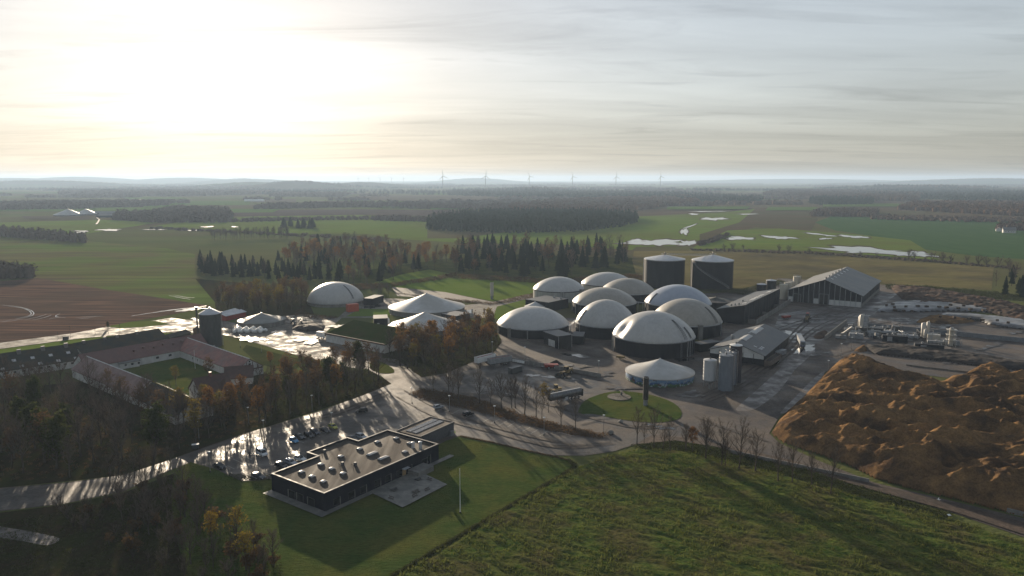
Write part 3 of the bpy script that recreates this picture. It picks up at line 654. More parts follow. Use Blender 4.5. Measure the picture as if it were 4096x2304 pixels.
# ---- silos
def silo(label, cx, hw, y_base, ytop_wall, ytop, wm, rm, legs=0.0, name='silo', grp=None, ring=True, lad=True, rail=True, flat=None):
    x, y, r = tank_at(cx, hw, y_base, 0)
    zt = HGT((x, y - r * 0.9), ytop_wall); za = HGT((x, y), ytop)
    t = thing(name, label, name.replace('_', ' ') if name != 'silo' else 'silo', (x, y, 0), FACE(x, y), grp)
    if legs:
        for k in range(5):
            a = k * 2 * math.pi / 5; MB().tube([(r * 0.85 * math.cos(a), r * 0.85 * math.sin(a), 0), (r * 0.9 * math.cos(a), r * 0.9 * math.sin(a), legs + 0.4)], 0.16, 6).build('leg', M_steel, t)
        MB().lathe([(0.4, legs - 1.8 if legs > 2.2 else 0.5), (r * 0.97, legs)], 24).build('hopper', wm, t, True)
    b = MB().lathe([(r, legs), (r, zt)], 40)
    z = legs + 1.4
    while z < zt - 0.5: b.lathe([(r, z), (r + 0.035, z + 0.05), (r + 0.035, z + 0.15), (r, z + 0.2)], 40, cap0=False, cap1=False); z += 1.5
    b.build('shell', wm, t, True)
    MB().lathe([(r * 1.03, zt), (r * 1.03, zt + 0.12), (r * 0.12, max(za, zt + 0.4))], 40).build('roof', rm, t, True)
    if lad: ladder((r + 0.5) * math.cos(1.3), (r + 0.5) * math.sin(1.3), 1.3, legs, zt + 1.0).build('ladder', M_steel, t)
    if rail:
        b = MB(); pts = [(r * 0.95 * math.cos(k * math.pi / 8), r * 0.95 * math.sin(k * math.pi / 8), zt + 1.2) for k in range(17)]
        b.tube(pts, 0.06, 4)
        for p in pts[:-1:2]: b.tube([(p[0], p[1], zt), p], 0.05, 4)
        b.build('top_railing', M_steel, t)
    MB().lathe([(0.3, za - 0.3), (0.3, za + 0.6)], 8).build('filler_cap', M_darksteel, t)
    return t, x, y, r, zt
# scale 520/2216 of the zoomed view at (2780,1280)
q = lambda zx, zy: (2780 + zx * 0.23466, 1280 + zy * 0.23466)
M_silogrey = pm('grey_silo', (0.155, 0.175, 0.20), (0.12, 0.14, 0.165), 0.8, 0.45, 0.6, stretch=(1, 1, 0.3))
M_silowhite = pm('white_silo', (0.42, 0.43, 0.44), (0.35, 0.36, 0.37), 0.8, 0.45, 0.6, stretch=(1, 1, 0.2))
silo('white silo on legs beside the grey silos', 2780 + 240 * .23466, 25.5, q(0, 1175)[1], q(0, 705)[1], q(0, 655)[1], M_silowhite, M_silowhite, legs=3.2, rail=False)
silo('foremost tall grey silo near the painted tank', 2780 + 507 * .23466, 27, q(0, 1225)[1], q(0, 625)[1], q(0, 585)[1], M_silogrey, M_silogrey)
silo('slim grey silo just behind the foremost one', 2780 + 590 * .23466, 23, q(0, 1120)[1], q(0, 575)[1], q(0, 535)[1], M_silogrey, M_silogrey)
silo('dark tall tank with a white cap behind the grey silos', 2780 + 672 * .23466, 24.5, q(0, 1080)[1], q(0, 450)[1], q(0, 400)[1], pm('navy_shell', (0.020, 0.024, 0.036), (0.03, 0.034, 0.046), 0.8, 0.4), M_white, rail=False, lad=False)
# grain silo by the farm with its bucket elevator
gs, gx, gy, gr, gz = silo('dark corrugated farm silo with pale conical roof', 847, 41, 1391, 1260, 1232, pm('dark_corrugated', (0.050, 0.055, 0.058), (0.075, 0.080, 0.082), 0.9, 0.45, 0.6, stretch=(1, 1, 0.3), metal=0.3), M_roofmetal, rail=False)
el = MB().box((-1.5, -gr - 0.9, gz / 2 + 1.4), (0.8, 0.8, gz + 2.8)); el.tube([(-1.5, -gr - 0.9, gz + 2.8), (0, 0, gz + 2.2)], 0.25, 6); el.box((-1.5, -gr - 0.9, gz + 2.9), (1.6, 1.4, 1.0))
el.build('bucket_elevator', M_darksteel, gs)
silo('rusty brown small tank beside the dark farm silo', 789, 13, 1370, 1315, 1308, pm('rust_tank', (0.12, 0.075, 0.04), (0.08, 0.05, 0.03), 1.0, 0.7), pm('rust_tank'  , (0.1, 0.07, 0.04)), name='small_tank', rail=False, lad=False)

# tanks beside the big hall (zoomed view at (2850,1020), scale .3106)
q4 = lambda zx, zy: (2850 + zx * 0.31056, 1020 + zy * 0.31056)
for i, (zx, hw, yb, yt, ya, lab) in enumerate([(905, 15, 575, 385, 372, 'cream tank nearest the hall corner in the row of cream tanks'), (962, 14, 540, 362, 350, 'second cream tank counted from the hall corner'), (1010, 13, 500, 350, 335, 'third cream tank counted from the hall corner')]):
    silo(lab, q4(zx, 0)[0], hw, q4(0, yb)[1], q4(0, yt)[1], q4(0, ya)[1], M_cream, M_cream, name='cream_tank', grp='cream tanks beside the big hall', lad=i == 0)
silo('taller cream tank behind the row against the hall roof', q4(1078, 0)[0], 14, q4(0, 460)[1], q4(0, 285)[1], q4(0, 268)[1], M_cream, M_cream, name='cream_tank')
silo('squat dark tank with pale lid behind the sloped black building', q4(628, 0)[0], 19, q4(0, 500)[1], q4(0, 385)[1], q4(0, 362)[1], M_black, M_roofmetal, name='dark_tank', rail=False, lad=False)
silo('taller dark tank with pale lid beside the cream tanks', q4(750, 0)[0], 19.5, q4(0, 470)[1], q4(0, 335)[1], q4(0, 312)[1], M_black, M_roofmetal, name='dark_tank', rail=False, lad=False)
# ================================================================== BUILDINGS
M_tile = pm('red_roof_tiles', (0.165, 0.084, 0.070), (0.125, 0.068, 0.058), 0.7, 0.45, 0.6, spec=0.35, c3=(0.135, 0.080, 0.072), scale3=0.15, bump=0.4, bscale=5)
M_tilered = pm('brighter_red_tiles', (0.235, 0.095, 0.074), (0.19, 0.082, 0.066), 0.7, 0.5, 0.65, spec=0.3, c3=(0.15, 0.08, 0.07), scale3=0.2, bump=0.4, bscale=5)
M_brownroof = pm('brown_roof_tiles', (0.095, 0.055, 0.045), (0.07, 0.045, 0.04), 0.8, 0.6, spec=0.25, bump=0.4, bscale=5)
M_darkroof = pm('dark_mossy_roof', (0.030, 0.032, 0.030), (0.040, 0.042, 0.034), 0.5, 0.75, spec=0.2, c3=(0.055, 0.045, 0.030), scale3=0.2, bump=0.4, bscale=4)
M_fibre = pm('grey_fibre_roof', (0.15, 0.15, 0.15), (0.12, 0.12, 0.12), 0.5, 0.55, spec=0.3, c3=(0.17, 0.165, 0.155), scale3=0.08, stretch=(2, 0.2, 1))
M_fibredark = pm('dark_fibre_roof', (0.075, 0.080, 0.085), (0.060, 0.063, 0.068), 0.5, 0.5, spec=0.35, stretch=(2, 0.3, 1), c3=(0.09, 0.088, 0.085), scale3=0.1)
M_plaster = pm('white_plaster', (0.55, 0.55, 0.53), (0.42, 0.42, 0.40), 0.5, 0.8, spec=0.2, stretch=(1, 1, 0.4))
M_glass = pm('window_glass', (0.010, 0.012, 0.015), None, rough=0.08, spec=0.6)
M_sky = pm('skylight_plastic', (0.80, 0.80, 0.80), (0.70, 0.70, 0.70), 0.8, 0.35, spec=0.5)
_nd, _lk = M_sky.node_tree.nodes, M_sky.node_tree.links          # milky plastic lets light through
_tr = _nd.new('ShaderNodeBsdfTranslucent'); _tr.inputs[0].default_value = (0.88, 0.87, 0.85, 1); _ms = _nd.new('ShaderNodeMixShader'); _ms.inputs[0].default_value = 0.5
_lk.new(_nd['Principled BSDF'].outputs[0], _ms.inputs[1]); _lk.new(_tr.outputs[0], _ms.inputs[2]); _lk.new(_ms.outputs[0], _nd['Material Output'].inputs[0])
M_timber = pm('brown_timber', (0.085, 0.045, 0.035), None, rough=0.7)
M_navy = pm('navy_cladding', (0.010, 0.012, 0.020), (0.015, 0.017, 0.026), 0.7, 0.65, spec=0.18, stretch=(1, 1, 0.15))
M_coping = pm('metal_coping', (0.11, 0.11, 0.115), (0.085, 0.085, 0.09), 1.0, 0.55, 0.7, metal=0.0, spec=0.25)
M_felt = pm('roof_felt', (0.092, 0.074, 0.060), (0.066, 0.054, 0.045), 0.3, 0.75, 0.95, spec=0.14, stretch=(1.0, 0.12, 1), rot=R(-53), c3=(0.075, 0.064, 0.054), scale3=0.12, grain=0.18, gscale=0.8, bump=0.15, bscale=4)
M_slab = pm('paving_slabs', (0.20, 0.19, 0.17), (0.14, 0.135, 0.12), 0.9, 0.6, spec=0.35, c3=(0.11, 0.11, 0.10), scale3=0.3)
M_pvpanel = pm('solar_glass', (0.07, 0.075, 0.085), (0.05, 0.055, 0.065), 2.0, 0.15, 0.3, spec=0.6)
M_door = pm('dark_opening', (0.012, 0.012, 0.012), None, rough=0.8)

class House:
    """a gabled building: local x runs along the ridge, y across"""
    def __init__(s, name, label, a, b, hr, half, he, roof, wall, cat='building', over=0.4, ov_end=0.4, base=None, base_h=0.0, group=None, ridge=None, closed=True):
        a, b = Vector(a), Vector(b); d = b - a; s.L = d.length; s.hr, s.w, s.he = hr, half, he
        c = (a + b) / 2
        s.t = thing(name, label, cat, (c.x, c.y, 0), math.atan2(d.y, d.x), group)
        l, w = s.L / 2, half
        if closed:
            m = MB()
            m.add([(x, y, z) for x in (-l, l) for y, z in ((-w, 0), (w, 0), (w, he), (0, hr - 0.25), (-w, he))],
                  [(4, 3, 2, 1, 0), (5, 6, 7, 8, 9), (0, 5, 9, 4), (6, 1, 2, 7)])
            m.build('wall', wall, s.t)
        s.roofs = []
        for sd_ in (-1, 1):
            k = (hr - he) / w; ye = sd_ * (w + over); ze = he - k * over
            nrm = Vector((0, sd_ * k, 1)).normalized()
            m = MB(); x = l + ov_end
            lo = [(-x, 0, hr), (x, 0, hr), (x, ye, ze), (-x, ye, ze)]
            m.hexa(lo, [tuple(Vector(p) + Vector((0, 0, 0.22))) for p in lo])
            s.roofs.append(m.build('roof', roof, s.t))
        m = MB(); x = l + ov_end + 0.02
        m.add([(-x, -0.3, hr + 0.08), (x, -0.3, hr + 0.08), (x, 0, hr + 0.34), (-x, 0, hr + 0.34), (-x, 0.3, hr + 0.08), (x, 0.3, hr + 0.08)], [(0, 1, 2, 3), (3, 2, 5, 4), (0, 3, 4), (1, 5, 2)])
        m.build('ridge_cap', ridge or roof, s.t)
        if base: s.boxes('base_panel', base, [(-l - 0.03, -w - 0.06, 0, l + 0.03, -w + 0.05, base_h), (-l - 0.03, w - 0.05, 0, l + 0.03, w + 0.06, base_h)])
    def pt(s, x, y, side, lift):
        """a point on the roof slope: y is the distance from the ridge line"""
        k = (s.hr - s.he) / s.w
        return (x, side * y, s.hr - k * y + 0.22 + lift)
    def patch(s, name, mat, x0, x1, y0, y1, side, lift=0.08, parent=None):
        lo = [s.pt(x0, y0, side, -0.05), s.pt(x1, y0, side, -0.05), s.pt(x1, y1, side, -0.05), s.pt(x0, y1, side, -0.05)]
        hi = [(p[0], p[1], p[2] + 0.05 + lift) for p in lo]
        return MB().hexa(lo, hi).build(name, mat, parent or s.roofs[0 if side < 0 else 1])
    def boxes(s, name, mat, lst, parent=None):
        for (x0, y0, z0, x1, y1, z1) in lst: o = MB().b2((x0, y0, z0), (x1, y1, z1)).build(name, mat, parent or s.t)
        return o
    def window(s, x, z, w, h, side, frame=None):
        """a window in the long wall on the given side"""
        y = side * s.w; f = MB()
        for (a, b, c, d) in ((-w / 2 - .08, -h / 2 - .08, w / 2 + .08, -h / 2), (-w / 2 - .08, h / 2, w / 2 + .08, h / 2 + .08), (-w / 2 - .08, -h / 2, -w / 2, h / 2), (w / 2, -h / 2, w / 2 + .08, h / 2)):
            f.b2((x + a, min(y - side * .05, y + side * .07), z + b), (x + c, max(y - side * .05, y + side * .07), z + d))
        o = f.build('window', frame or M_white, s.t)
        MB().b2((x - w / 2, min(y - side * .05, y + side * .03), z - h / 2), (x + w / 2, max(y - side * .05, y + side * .03), z + h / 2)).build('pane', M_glass, o)
    def gwindow(s, y, z, w, h, end, frame=None):
        """a window in the gable wall at end -1 / +1"""
        x = end * s.L / 2; f = MB()
        for (a, b, c, d) in ((-w / 2 - .08, -h / 2 - .08, w / 2 + .08, -h / 2), (-w / 2 - .08, h / 2, w / 2 + .08, h / 2 + .08), (-w / 2 - .08, -h / 2, -w / 2, h / 2), (w / 2, -h / 2, w / 2 + .08, h / 2)):
            f.b2((min(x - end * .05, x + end * .07), y + a, z + b), (max(x - end * .05, x + end * .07), y + c, z + d))
        o = f.build('window', frame or M_white, s.t)
        MB().b2((min(x - end * .05, x + end * .03), y - w / 2, z - h / 2), (max(x - end * .05, x + end * .03), y + w / 2, z + h / 2)).build('pane', M_glass, o)

# ---- the farm around its courtyard
wa_ = House('farm_wing', 'long red tiled courtyard wing with vents on its roof slope', W(316, 1420, 8.2), W(800, 1336, 8.2), 8.2, 6.6, 3.6, M_tile, M_plaster, cat='farm building', ridge=M_tile)
near = -1
for k in range(7): MB().lathe([(0.42, 0), (0.42, 0.7), (0.75, 0.75), (0.75, 0.95), (0.2, 1.1)], 10).build('roof_vent', M_tile, wa_.t).location = wa_.pt(-6 + k * 4.6, 2.6 if k % 2 else 3.4, near, -0.1)
for x in (3, 9, 15, 21, 27, 31): wa_.window(x, 2.0, 1.5, 1.1, near)
wb_ = House('farm_wing', 'brighter red tiled courtyard wing ending in a half timbered gable', W(752, 1352, 7.8), W(997, 1436, 7.8), 7.8, 6.2, 3.6, M_tilered, M_plaster, cat='farm building', ridge=M_plaster)
for k, y in enumerate((-3.6, -1.3, 1.3, 3.6)): wb_.boxes('timber_post', M_timber, [(wb_.L / 2 - 0.02, y - 0.14, 3.4, wb_.L / 2 + 0.10, y + 0.14, 7.4 - abs(y) * 0.68)])
wb_.boxes('timber_beam', M_timber, [(wb_.L / 2 - 0.02, -6.0, 3.2, wb_.L / 2 + 0.12, 6.0, 3.42), (wb_.L / 2 - 0.02, -6.0, 2.95, wb_.L / 2 + 0.2, 6.0, 3.15)])
wb_.gwindow(0, 5.2, 0.9, 1.2, 1, M_timber)
MB().lathe([(0.35, 0), (0.35, 0.15)], 12).build('round_window', M_glass, wb_.t).matrix_local = Matrix.Translation((wb_.L / 2 + 0.03, 0, 6.7)) @ Matrix.Rotation(math.pi / 2, 4, 'Y')
for x in (-12, -7, -1, 4, 9): wb_.window(x, 1.9, 0.9, 1.2, -1)
wc_ = House('farm_wing', 'brown tiled courtyard wing with a wet glint painted along its ridge', W(348, 1426, 8.0), W(602, 1524, 8.0), 8.0, 6.4, 3.6, M_tile, M_plaster, cat='farm building', ridge=M_plaster)  # the ridge's pale colour paints in the bright glint of the wet ridge
for x in (-10, -4, 2, 8): wc_.window(x, 2.0, 1.2, 1.1, 1)
wd_ = House('farm_barn', 'black roofed farm barn with a yellow mossy ridge among trees', W(604, 1524, 7.4), W(775, 1600, 7.4), 7.4, 7.0, 3.0, M_darkroof, M_plaster, cat='barn', ridge=pm('yellow_moss', (0.24, 0.20, 0.03), (0.16, 0.15, 0.03), 2, 0.9, spec=0.1))
we_ = House('farmhouse', 'white farmhouse with a steep brown tiled roof behind bare trees', W(775, 1516, 9.6), W(905, 1492, 9.6), 9.6, 5.6, 4.8, M_brownroof, M_plaster, cat='house')
for x in (-4, 0, 4):
    we_.window(x, 3.0, 1.1, 1.4, -1)
for y in (-2, 2): we_.gwindow(y, 5.4, 0.9, 1.2, 1); we_.gwindow(y, 2.4, 1.0, 1.3, 1)
MB().b2((-0.5, -0.5, 9.0), (0.5, 0.5, 11.2)).build('chimney', M_tilered, we_.t)
wf_ = House('farmhouse', 'dark red hipped annex against the half timbered gable', W(900, 1470, 6.6), W(1010, 1462, 6.6), 6.6, 5.0, 3.0, M_brownroof, M_plaster, cat='house')
wg_ = House('farm_annex', 'small white courtyard annex with a grey roof and three windows', W(465, 1437, 4.2), W(545, 1424, 4.2), 4.2, 3.4, 2.7, M_fibre, M_plaster, cat='annex')
for x in (-1.6, 1.2, 4.0): wg_.window(x, 1.6, 1.1, 0.9, -1)
b1 = House('farm_barn', 'large black roofed barn with pale skylights and a white wall', W(-80, 1428, 9.0), W(296, 1376, 9.0), 9.0, 9.5, 3.4, M_darkroof, M_plaster, cat='barn')
for k in range(3): MB().box((0, 0, 0.9), (1.5, 1.4, 2.2)).build('roof_vent', M_fibre, b1.t).location = b1.pt(-4 + k * 9.2, 1.2, -1, -0.3)
for k in range(5):
    for yy, sh in ((4.2, 0), (8.0, 2.0)):
        b1.patch('skylight', M_sky, -14.5 + k * 7 + sh, -13.0 + k * 7 + sh, yy, yy + 1.3, -1)
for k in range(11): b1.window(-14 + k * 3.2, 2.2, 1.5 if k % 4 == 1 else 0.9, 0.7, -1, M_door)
b2_ = House('farm_barn', 'long dark barn with square vents along its ridge by the road', W(296, 1375, 7.2), W(632, 1316, 7.2), 7.2, 8.0, 3.2, M_darkroof, M_plaster, cat='barn')
for x in (-17, -7, -1, 9): MB().box((0, 0, 0.7), (1.3, 1.2, 1.6)).build('roof_vent', M_fibre, b2_.t).location = b2_.pt(x, 0.9, -1, -0.3)
b3 = House('lean_to', 'small dark shed at the end of the long roadside barn', W(660, 1342, 3.6), W(742, 1320, 3.6), 3.6, 3.2, 2.4, M_darkroof, M_darkroof, cat='shed')

# ---- the big hall
hb = House('storage_hall', 'largest hall with pale grey roof, dark posts and white base panels', W(3300.4, 1119.4, 16.9), W(3390, 1068, 16.9), 16.9, 23.6, 8.0, M_fibre, M_black, cat='hall', over=0.9, ov_end=0.9, ridge=M_fibre)
L = hb.L / 2
yy = -23.6; npost = 14
doors = [(15.2, 20.2, 5.6), (-2.6, 2.8, 7.0)]
# the near gable is the end at local -x
for k in range(npost + 1):
    y = -23.4 + 46.8 * k / npost
    hb.boxes('post', M_steel, [(-L - 0.22, y - 0.16, 0, -L - 0.01, y + 0.16, 16.4 - abs(y) * 0.377)])
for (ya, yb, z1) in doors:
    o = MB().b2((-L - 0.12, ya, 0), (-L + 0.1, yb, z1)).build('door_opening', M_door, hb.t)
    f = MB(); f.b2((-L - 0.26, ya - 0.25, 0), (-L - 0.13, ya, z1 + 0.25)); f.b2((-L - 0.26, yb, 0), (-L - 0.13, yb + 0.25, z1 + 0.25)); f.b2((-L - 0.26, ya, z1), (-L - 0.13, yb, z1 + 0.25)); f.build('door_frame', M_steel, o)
for k in range(npost):
    ya, yb = -23.4 + 46.8 * k / npost + 0.2, -23.4 + 46.8 * (k + 1) / npost - 0.2
    if any(ya < d[1] and yb > d[0] for d in doors): continue
    if k in (9, 10): continue
    hb.boxes('base_panel', M_plaster, [(-L - 0.15, ya, 0, -L - 0.01, yb, 3.6)])
for k in range(6):
    hb.patch('skylight', M_sky, -L + 12 + k * 12, -L + 14.6 + k * 12, 1.4, 3.0, -1); hb.patch('skylight', M_sky, -L + 12 + k * 12, -L + 14.6 + k * 12, 1.4, 3.0, 1)
    MB().lathe([(0.4, 0), (0.4, 0.9), (0.7, 1.0), (0.2, 1.3)], 8).build('roof_vent', M_darksteel, hb.t).location = hb.pt(-L + 7 + k * 12, 0.6, 1, -0.1)
hb.boxes('base_panel', M_concwall, [(-L, -23.75, 0, L, -23.61, 2.4)])

# ---- generic flat or mono-pitched blocks
class Block:
    """a box building from three roof corners seen in the photograph: a-b is one edge, c lies on the far side"""
    def __init__(s, name, label, cat, a, b, c, z, wall, roof, zc=None, parapet=0.0, group=None, over=0.15, z0=0.0):
        A, B = W(*a, z), W(*b, z); C = W(*c, zc if zc is not None else z)
        d = Vector((B.x - A.x, B.y - A.y)); s.L = d.length; d.normalize(); n = Vector((-d.y, d.x))
        dep = (Vector((C.x, C.y)) - Vector((B.x, B.y))).dot(n); sg = 1 if dep > 0 else -1; s.D = abs(dep)
        s.t = thing(name, label, cat, (A.x, A.y, 0), math.atan2(d.y, d.x), group); s.sg = sg; s.z = z; s.zc = zc if zc is not None else z
        y1 = sg * s.D; zz = s.zc
        m = MB(); m.hexa([(0, 0, z0), (s.L, 0, z0), (s.L, y1, z0), (0, y1, z0)], [(0, 0, z), (s.L, 0, z), (s.L, y1, zz), (0, y1, zz)]); m.build('wall', wall, s.t)
        o = over; m = MB()
        lo = [(-o, -o * sg, z + 0.01), (s.L + o, -o * sg, z + 0.01), (s.L + o, y1 + o * sg, zz + 0.01), (-o, y1 + o * sg, zz + 0.01)]
        m.hexa(lo, [(p[0], p[1], p[2] + 0.2) for p in lo]); s.roof = m.build('roof', roof, s.t)
    def onroof(s, name, mat, x, y, dx, dy, dz, lift=0.0):
        yy = s.sg * y; z = s.z + (s.zc - s.z) * y / s.D + 0.2
        return MB().b2((x - dx / 2, yy - dy / 2, z - 0.1 + lift), (x + dx / 2, yy + dy / 2, z + dz + lift)).build(name, mat, s.roof)
    def front(s, name, mat, x0, x1, z0, z1, out=0.08):
        """something on the face y=0"""
        return MB().b2((x0, min(0, -s.sg * out), z0), (x1, max(0, -s.sg * out), z1)).build(name, mat, s.t)
    def side(s, name, mat, y0, y1, z0, z1, x=None, out=0.08):
        xx = s.L if x is None else x; o = out if xx > 0 else -out
        return MB().b2((min(xx, xx + o), min(s.sg * y0, s.sg * y1), z0), (max(xx, xx + o), max(s.sg * y0, s.sg * y1), z1)).build(name, mat, s.t)
q3 = lambda zx, zy: (1900 + zx * 0.4486, 950 + zy * 0.4486)
q2 = lambda zx, zy: (1000 + zx * 0.4141, 1050 + zy * 0.4141)
# sloped black building next to the hall: low edge a-b to the left, high edge to the right
pb = thing('process_building', 'long black building with a single sloped grey roof and skylights', 'building', (136.3, 424.2, 0), R(56))
PL, PD, PZH, PZL = 79.8, 16.25, 11.6, 7.9           # length, depth, height at the yard side and at the far side
MB().hexa([(0, 0, 0), (PL, 0, 0), (PL, PD, 0), (0, PD, 0)], [(0, 0, PZH), (PL, 0, PZH), (PL, PD, PZL), (0, PD, PZL)]).build('wall', M_black, pb)
lo = [(-0.4, -0.4, PZH + 0.1), (PL + 0.4, -0.4, PZH + 0.1), (PL + 0.4, PD + 0.4, PZL - 0.08), (-0.4, PD + 0.4, PZL - 0.08)]
pbr = MB().hexa(lo, [(p[0], p[1], p[2] + 0.2) for p in lo]).build('roof', M_fibredark, pb)
def pb_roof(name, mat, x, y, dx, dy, dz):
    k = (PZL - PZH) / PD; zf = lambda yy: PZH + k * yy + 0.3
    lo = [(x + a * dx / 2, y + b * dy / 2, zf(y + b * dy / 2) - 0.1) for a, b in ((-1, -1), (1, -1), (1, 1), (-1, 1))]
    MB().hexa(lo, [(p[0], p[1], p[2] + 0.1 + dz) for p in lo]).build(name, mat, pbr)
for x in (27, 36, 46, 64): pb_roof('skylight', M_sky, x, 3.2, 6.0, 2.2, 0.3)
pb_roof('skylight', M_sky, 10, 3.0, 3.0, 1.6, 0.3)
pb_roof('roof_gutter', M_roofmetal, 24, 1.0, 30, 0.3, 0.12)
for x, y in ((4, 9), (5, 7), (6, 5), (22, 7.5)): pb_roof('roof_vent', M_steel, x, y, 0.8, 0.8, 1.2)
for x in (8, 20, 32, 44, 56, 68): MB().b2((x - 0.12, -0.15, 0), (x + 0.12, -0.001, PZH)).build('cladding_seam', M_darksteel, pb)
fb = Block('pump_house', 'flat black roofed pump house before the light walled dome', 'building', q3(450, 553), q3(655, 582), q3(800, 542), 6.0, M_black, M_fibredark)
for x, y in ((0.55, 0.8), (0.9, 0.75)): fb.onroof('roof_unit', M_steel, fb.L * x, fb.D * y, 1.4, 1.0, 1.2)
sb = Block('open_shed', 'small dark shed with an open front beside the shallow dome', 'shed', q3(615, 840), q3(738, 883), q3(850, 862), 6.4, M_black, M_fibredark, over=0.5)
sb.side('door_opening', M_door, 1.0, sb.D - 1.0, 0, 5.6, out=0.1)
for k in range(5): sb.front('white_panel', M_plaster, sb.L * 0.35 + k * 1.25, sb.L * 0.35 + 1.0 + k * 1.25, 0, 3.6)
for y in (0.4, sb.D - 0.4): sb.side('post', M_steel, y - 0.15, y + 0.15, 0, 6.2, out=0.25)
sl = Block('low_shed', 'low dark lean-to between the shallow dome and the strip dome', 'shed', q3(868, 880), q3(965, 885), q3(1085, 850), 4.2, M_black, M_fibredark, zc=5.4)
sm = Block('low_shed', 'small flat dark cabin right of the largest dome', 'shed', q3(1940, 935), q3(2010, 955), q3(2085, 905), 4.0, M_black, M_fibredark)
fbk = Block('black_building', 'low black building beside the lone round dome', 'building', q2(1095, 347), q2(1185, 352), q2(1278, 318), 4.6, M_black, M_fibredark)
cb = Block('control_building', 'dark low building in front of the widest white cone', 'building', q2(1195, 545), q2(1330, 540), q2(1475, 500), 4.8, M_black, M_fibredark)
cb.front('door', M_steel, 2, 3.2, 0, 2.3)
cb2 = Block('control_building', 'dark flat roofed shed at the right foot of the widest white cone', 'building', q2(1850, 498), q2(1990, 520), q2(2060, 482), 4.2, M_black, M_fibredark)
# grass roofed hall: white wall, green roof tilted towards the camera
M_greenroof = pm('mossy_green_roof', (0.022, 0.036, 0.011), (0.032, 0.048, 0.014), 0.5, 0.9, spec=0.0, bump=0.9, bscale=3, c3=(0.036, 0.040, 0.016), scale3=0.15, stretch=(0.4, 1.2, 1))
gh = Block('green_roofed_hall', 'hall with a tilted dark green roof and a white wall behind the trees', 'hall', q2(735, 690), q2(1300, 800), q2(1560, 655), 4.2, M_plaster, M_greenroof, zc=8.5, over=0.5)
gh.front('roof_edge', pm('rusty_edge', (0.07, 0.035, 0.022), (0.04, 0.022, 0.016), 0.8, 0.9), -0.4, gh.L + 0.4, 4.22, 4.9, out=0.7)
# workshop: gable with white upper part (zoomed view q)
ws = House('workshop', 'workshop with white gable top, grey roof and two bright ridge lights', W(*q(715, 395), 9.4), W(*q(1185, 75), 9.4), 9.4, 12.5, 5.0, M_fibredark, M_black, cat='workshop', over=0.6, ov_end=0.6, ridge=M_fibre)
L = ws.L / 2
m = MB(); m.add([(-L - 0.06, y, z) for y, z in ((-12.4, 3.2), (12.4, 3.2), (12.4, 4.9), (0, 9.1), (-12.4, 4.9))] + [(-L + 0.0, y, z) for y, z in ((-12.4, 3.2), (12.4, 3.2), (12.4, 4.9), (0, 9.1), (-12.4, 4.9))], [(0, 1, 2, 3, 4), (0, 5, 6, 1), (1, 6, 7, 2), (2, 7, 8, 3), (3, 8, 9, 4), (4, 9, 5, 0)])
m.build('gable_panel', M_plaster, ws.t)
for y in (-4.3, -6.6): ws.gwindow(y, 4.4, 1.5, 1.2, -1)
for y in (-3.0, -7.8, 5.0, 8.0): ws.boxes('downpipe', M_darksteel, [(-L - 0.25, y - 0.12, 0, -L - 0.07, y + 0.12, 5.4)])
ws.patch('ridge_light', M_sky, -L + 9, -L + 21, 0.1, 1.9, -1, 0.3); ws.patch('ridge_light', M_sky, -L + 9, -L + 21, 0.1, 1.9, 1, 0.3)
ws.patch('ridge_light', M_sky, -L + 27, -L + 43, 0.1, 1.9, -1, 0.3); ws.patch('ridge_light', M_sky, -L + 27, -L + 43, 0.1, 1.9, 1, 0.3)
for x, y in ((6.2, 8.4), (8.0, 8.4), (10.4, 8.4), (6.5, 6.0)): ws.patch('skylight', M_sky, -L + x, -L + x + 1.1, y, y + 1.5, -1)
MB().lathe([(0.5, 0), (0.5, 1.9), (0.8, 2.0), (0.8, 2.3), (0.2, 2.6)], 10).build('chimney', M_steel, ws.t).location = ws.pt(-L + 18, 7.0, 1, -0.2)
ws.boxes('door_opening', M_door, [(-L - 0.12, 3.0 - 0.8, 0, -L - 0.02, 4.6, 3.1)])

# ---- the office
HO = 5.28
opx = [(1102, 1886), (1296, 1974), (1754, 1776), (1560, 1716), (1427, 1761), (1391, 1750), (1233, 1805), (1274, 1831)]
B = W(1296, 1974, HO); C = W(1754, 1776, HO); ud = Vector((C.x - B.x, C.y - B.y)); OL = ud.length; ud.normalize(); vd = Vector((-ud.y, ud.x))
office = thing('office_building', 'flat roofed dark office building with skylights beside the car park', 'office', (B.x, B.y, 0), math.atan2(ud.y, ud.x))
loc = []
for p in opx:
    w_ = W(*p, HO); r_ = Vector((w_.x - B.x, w_.y - B.y)); loc.append([r_.dot(ud), r_.dot(vd)])
OD = loc[0][1]; D2 = loc[3][1]; xg = (loc[6][0] + loc[7][0]) / 2; xe = (loc[4][0] + loc[5][0]) / 2; yin = (loc[4][1] + loc[7][1]) / 2; yout = (loc[5][1] + loc[6][1]) / 2
OD = (OD + yin) / 2
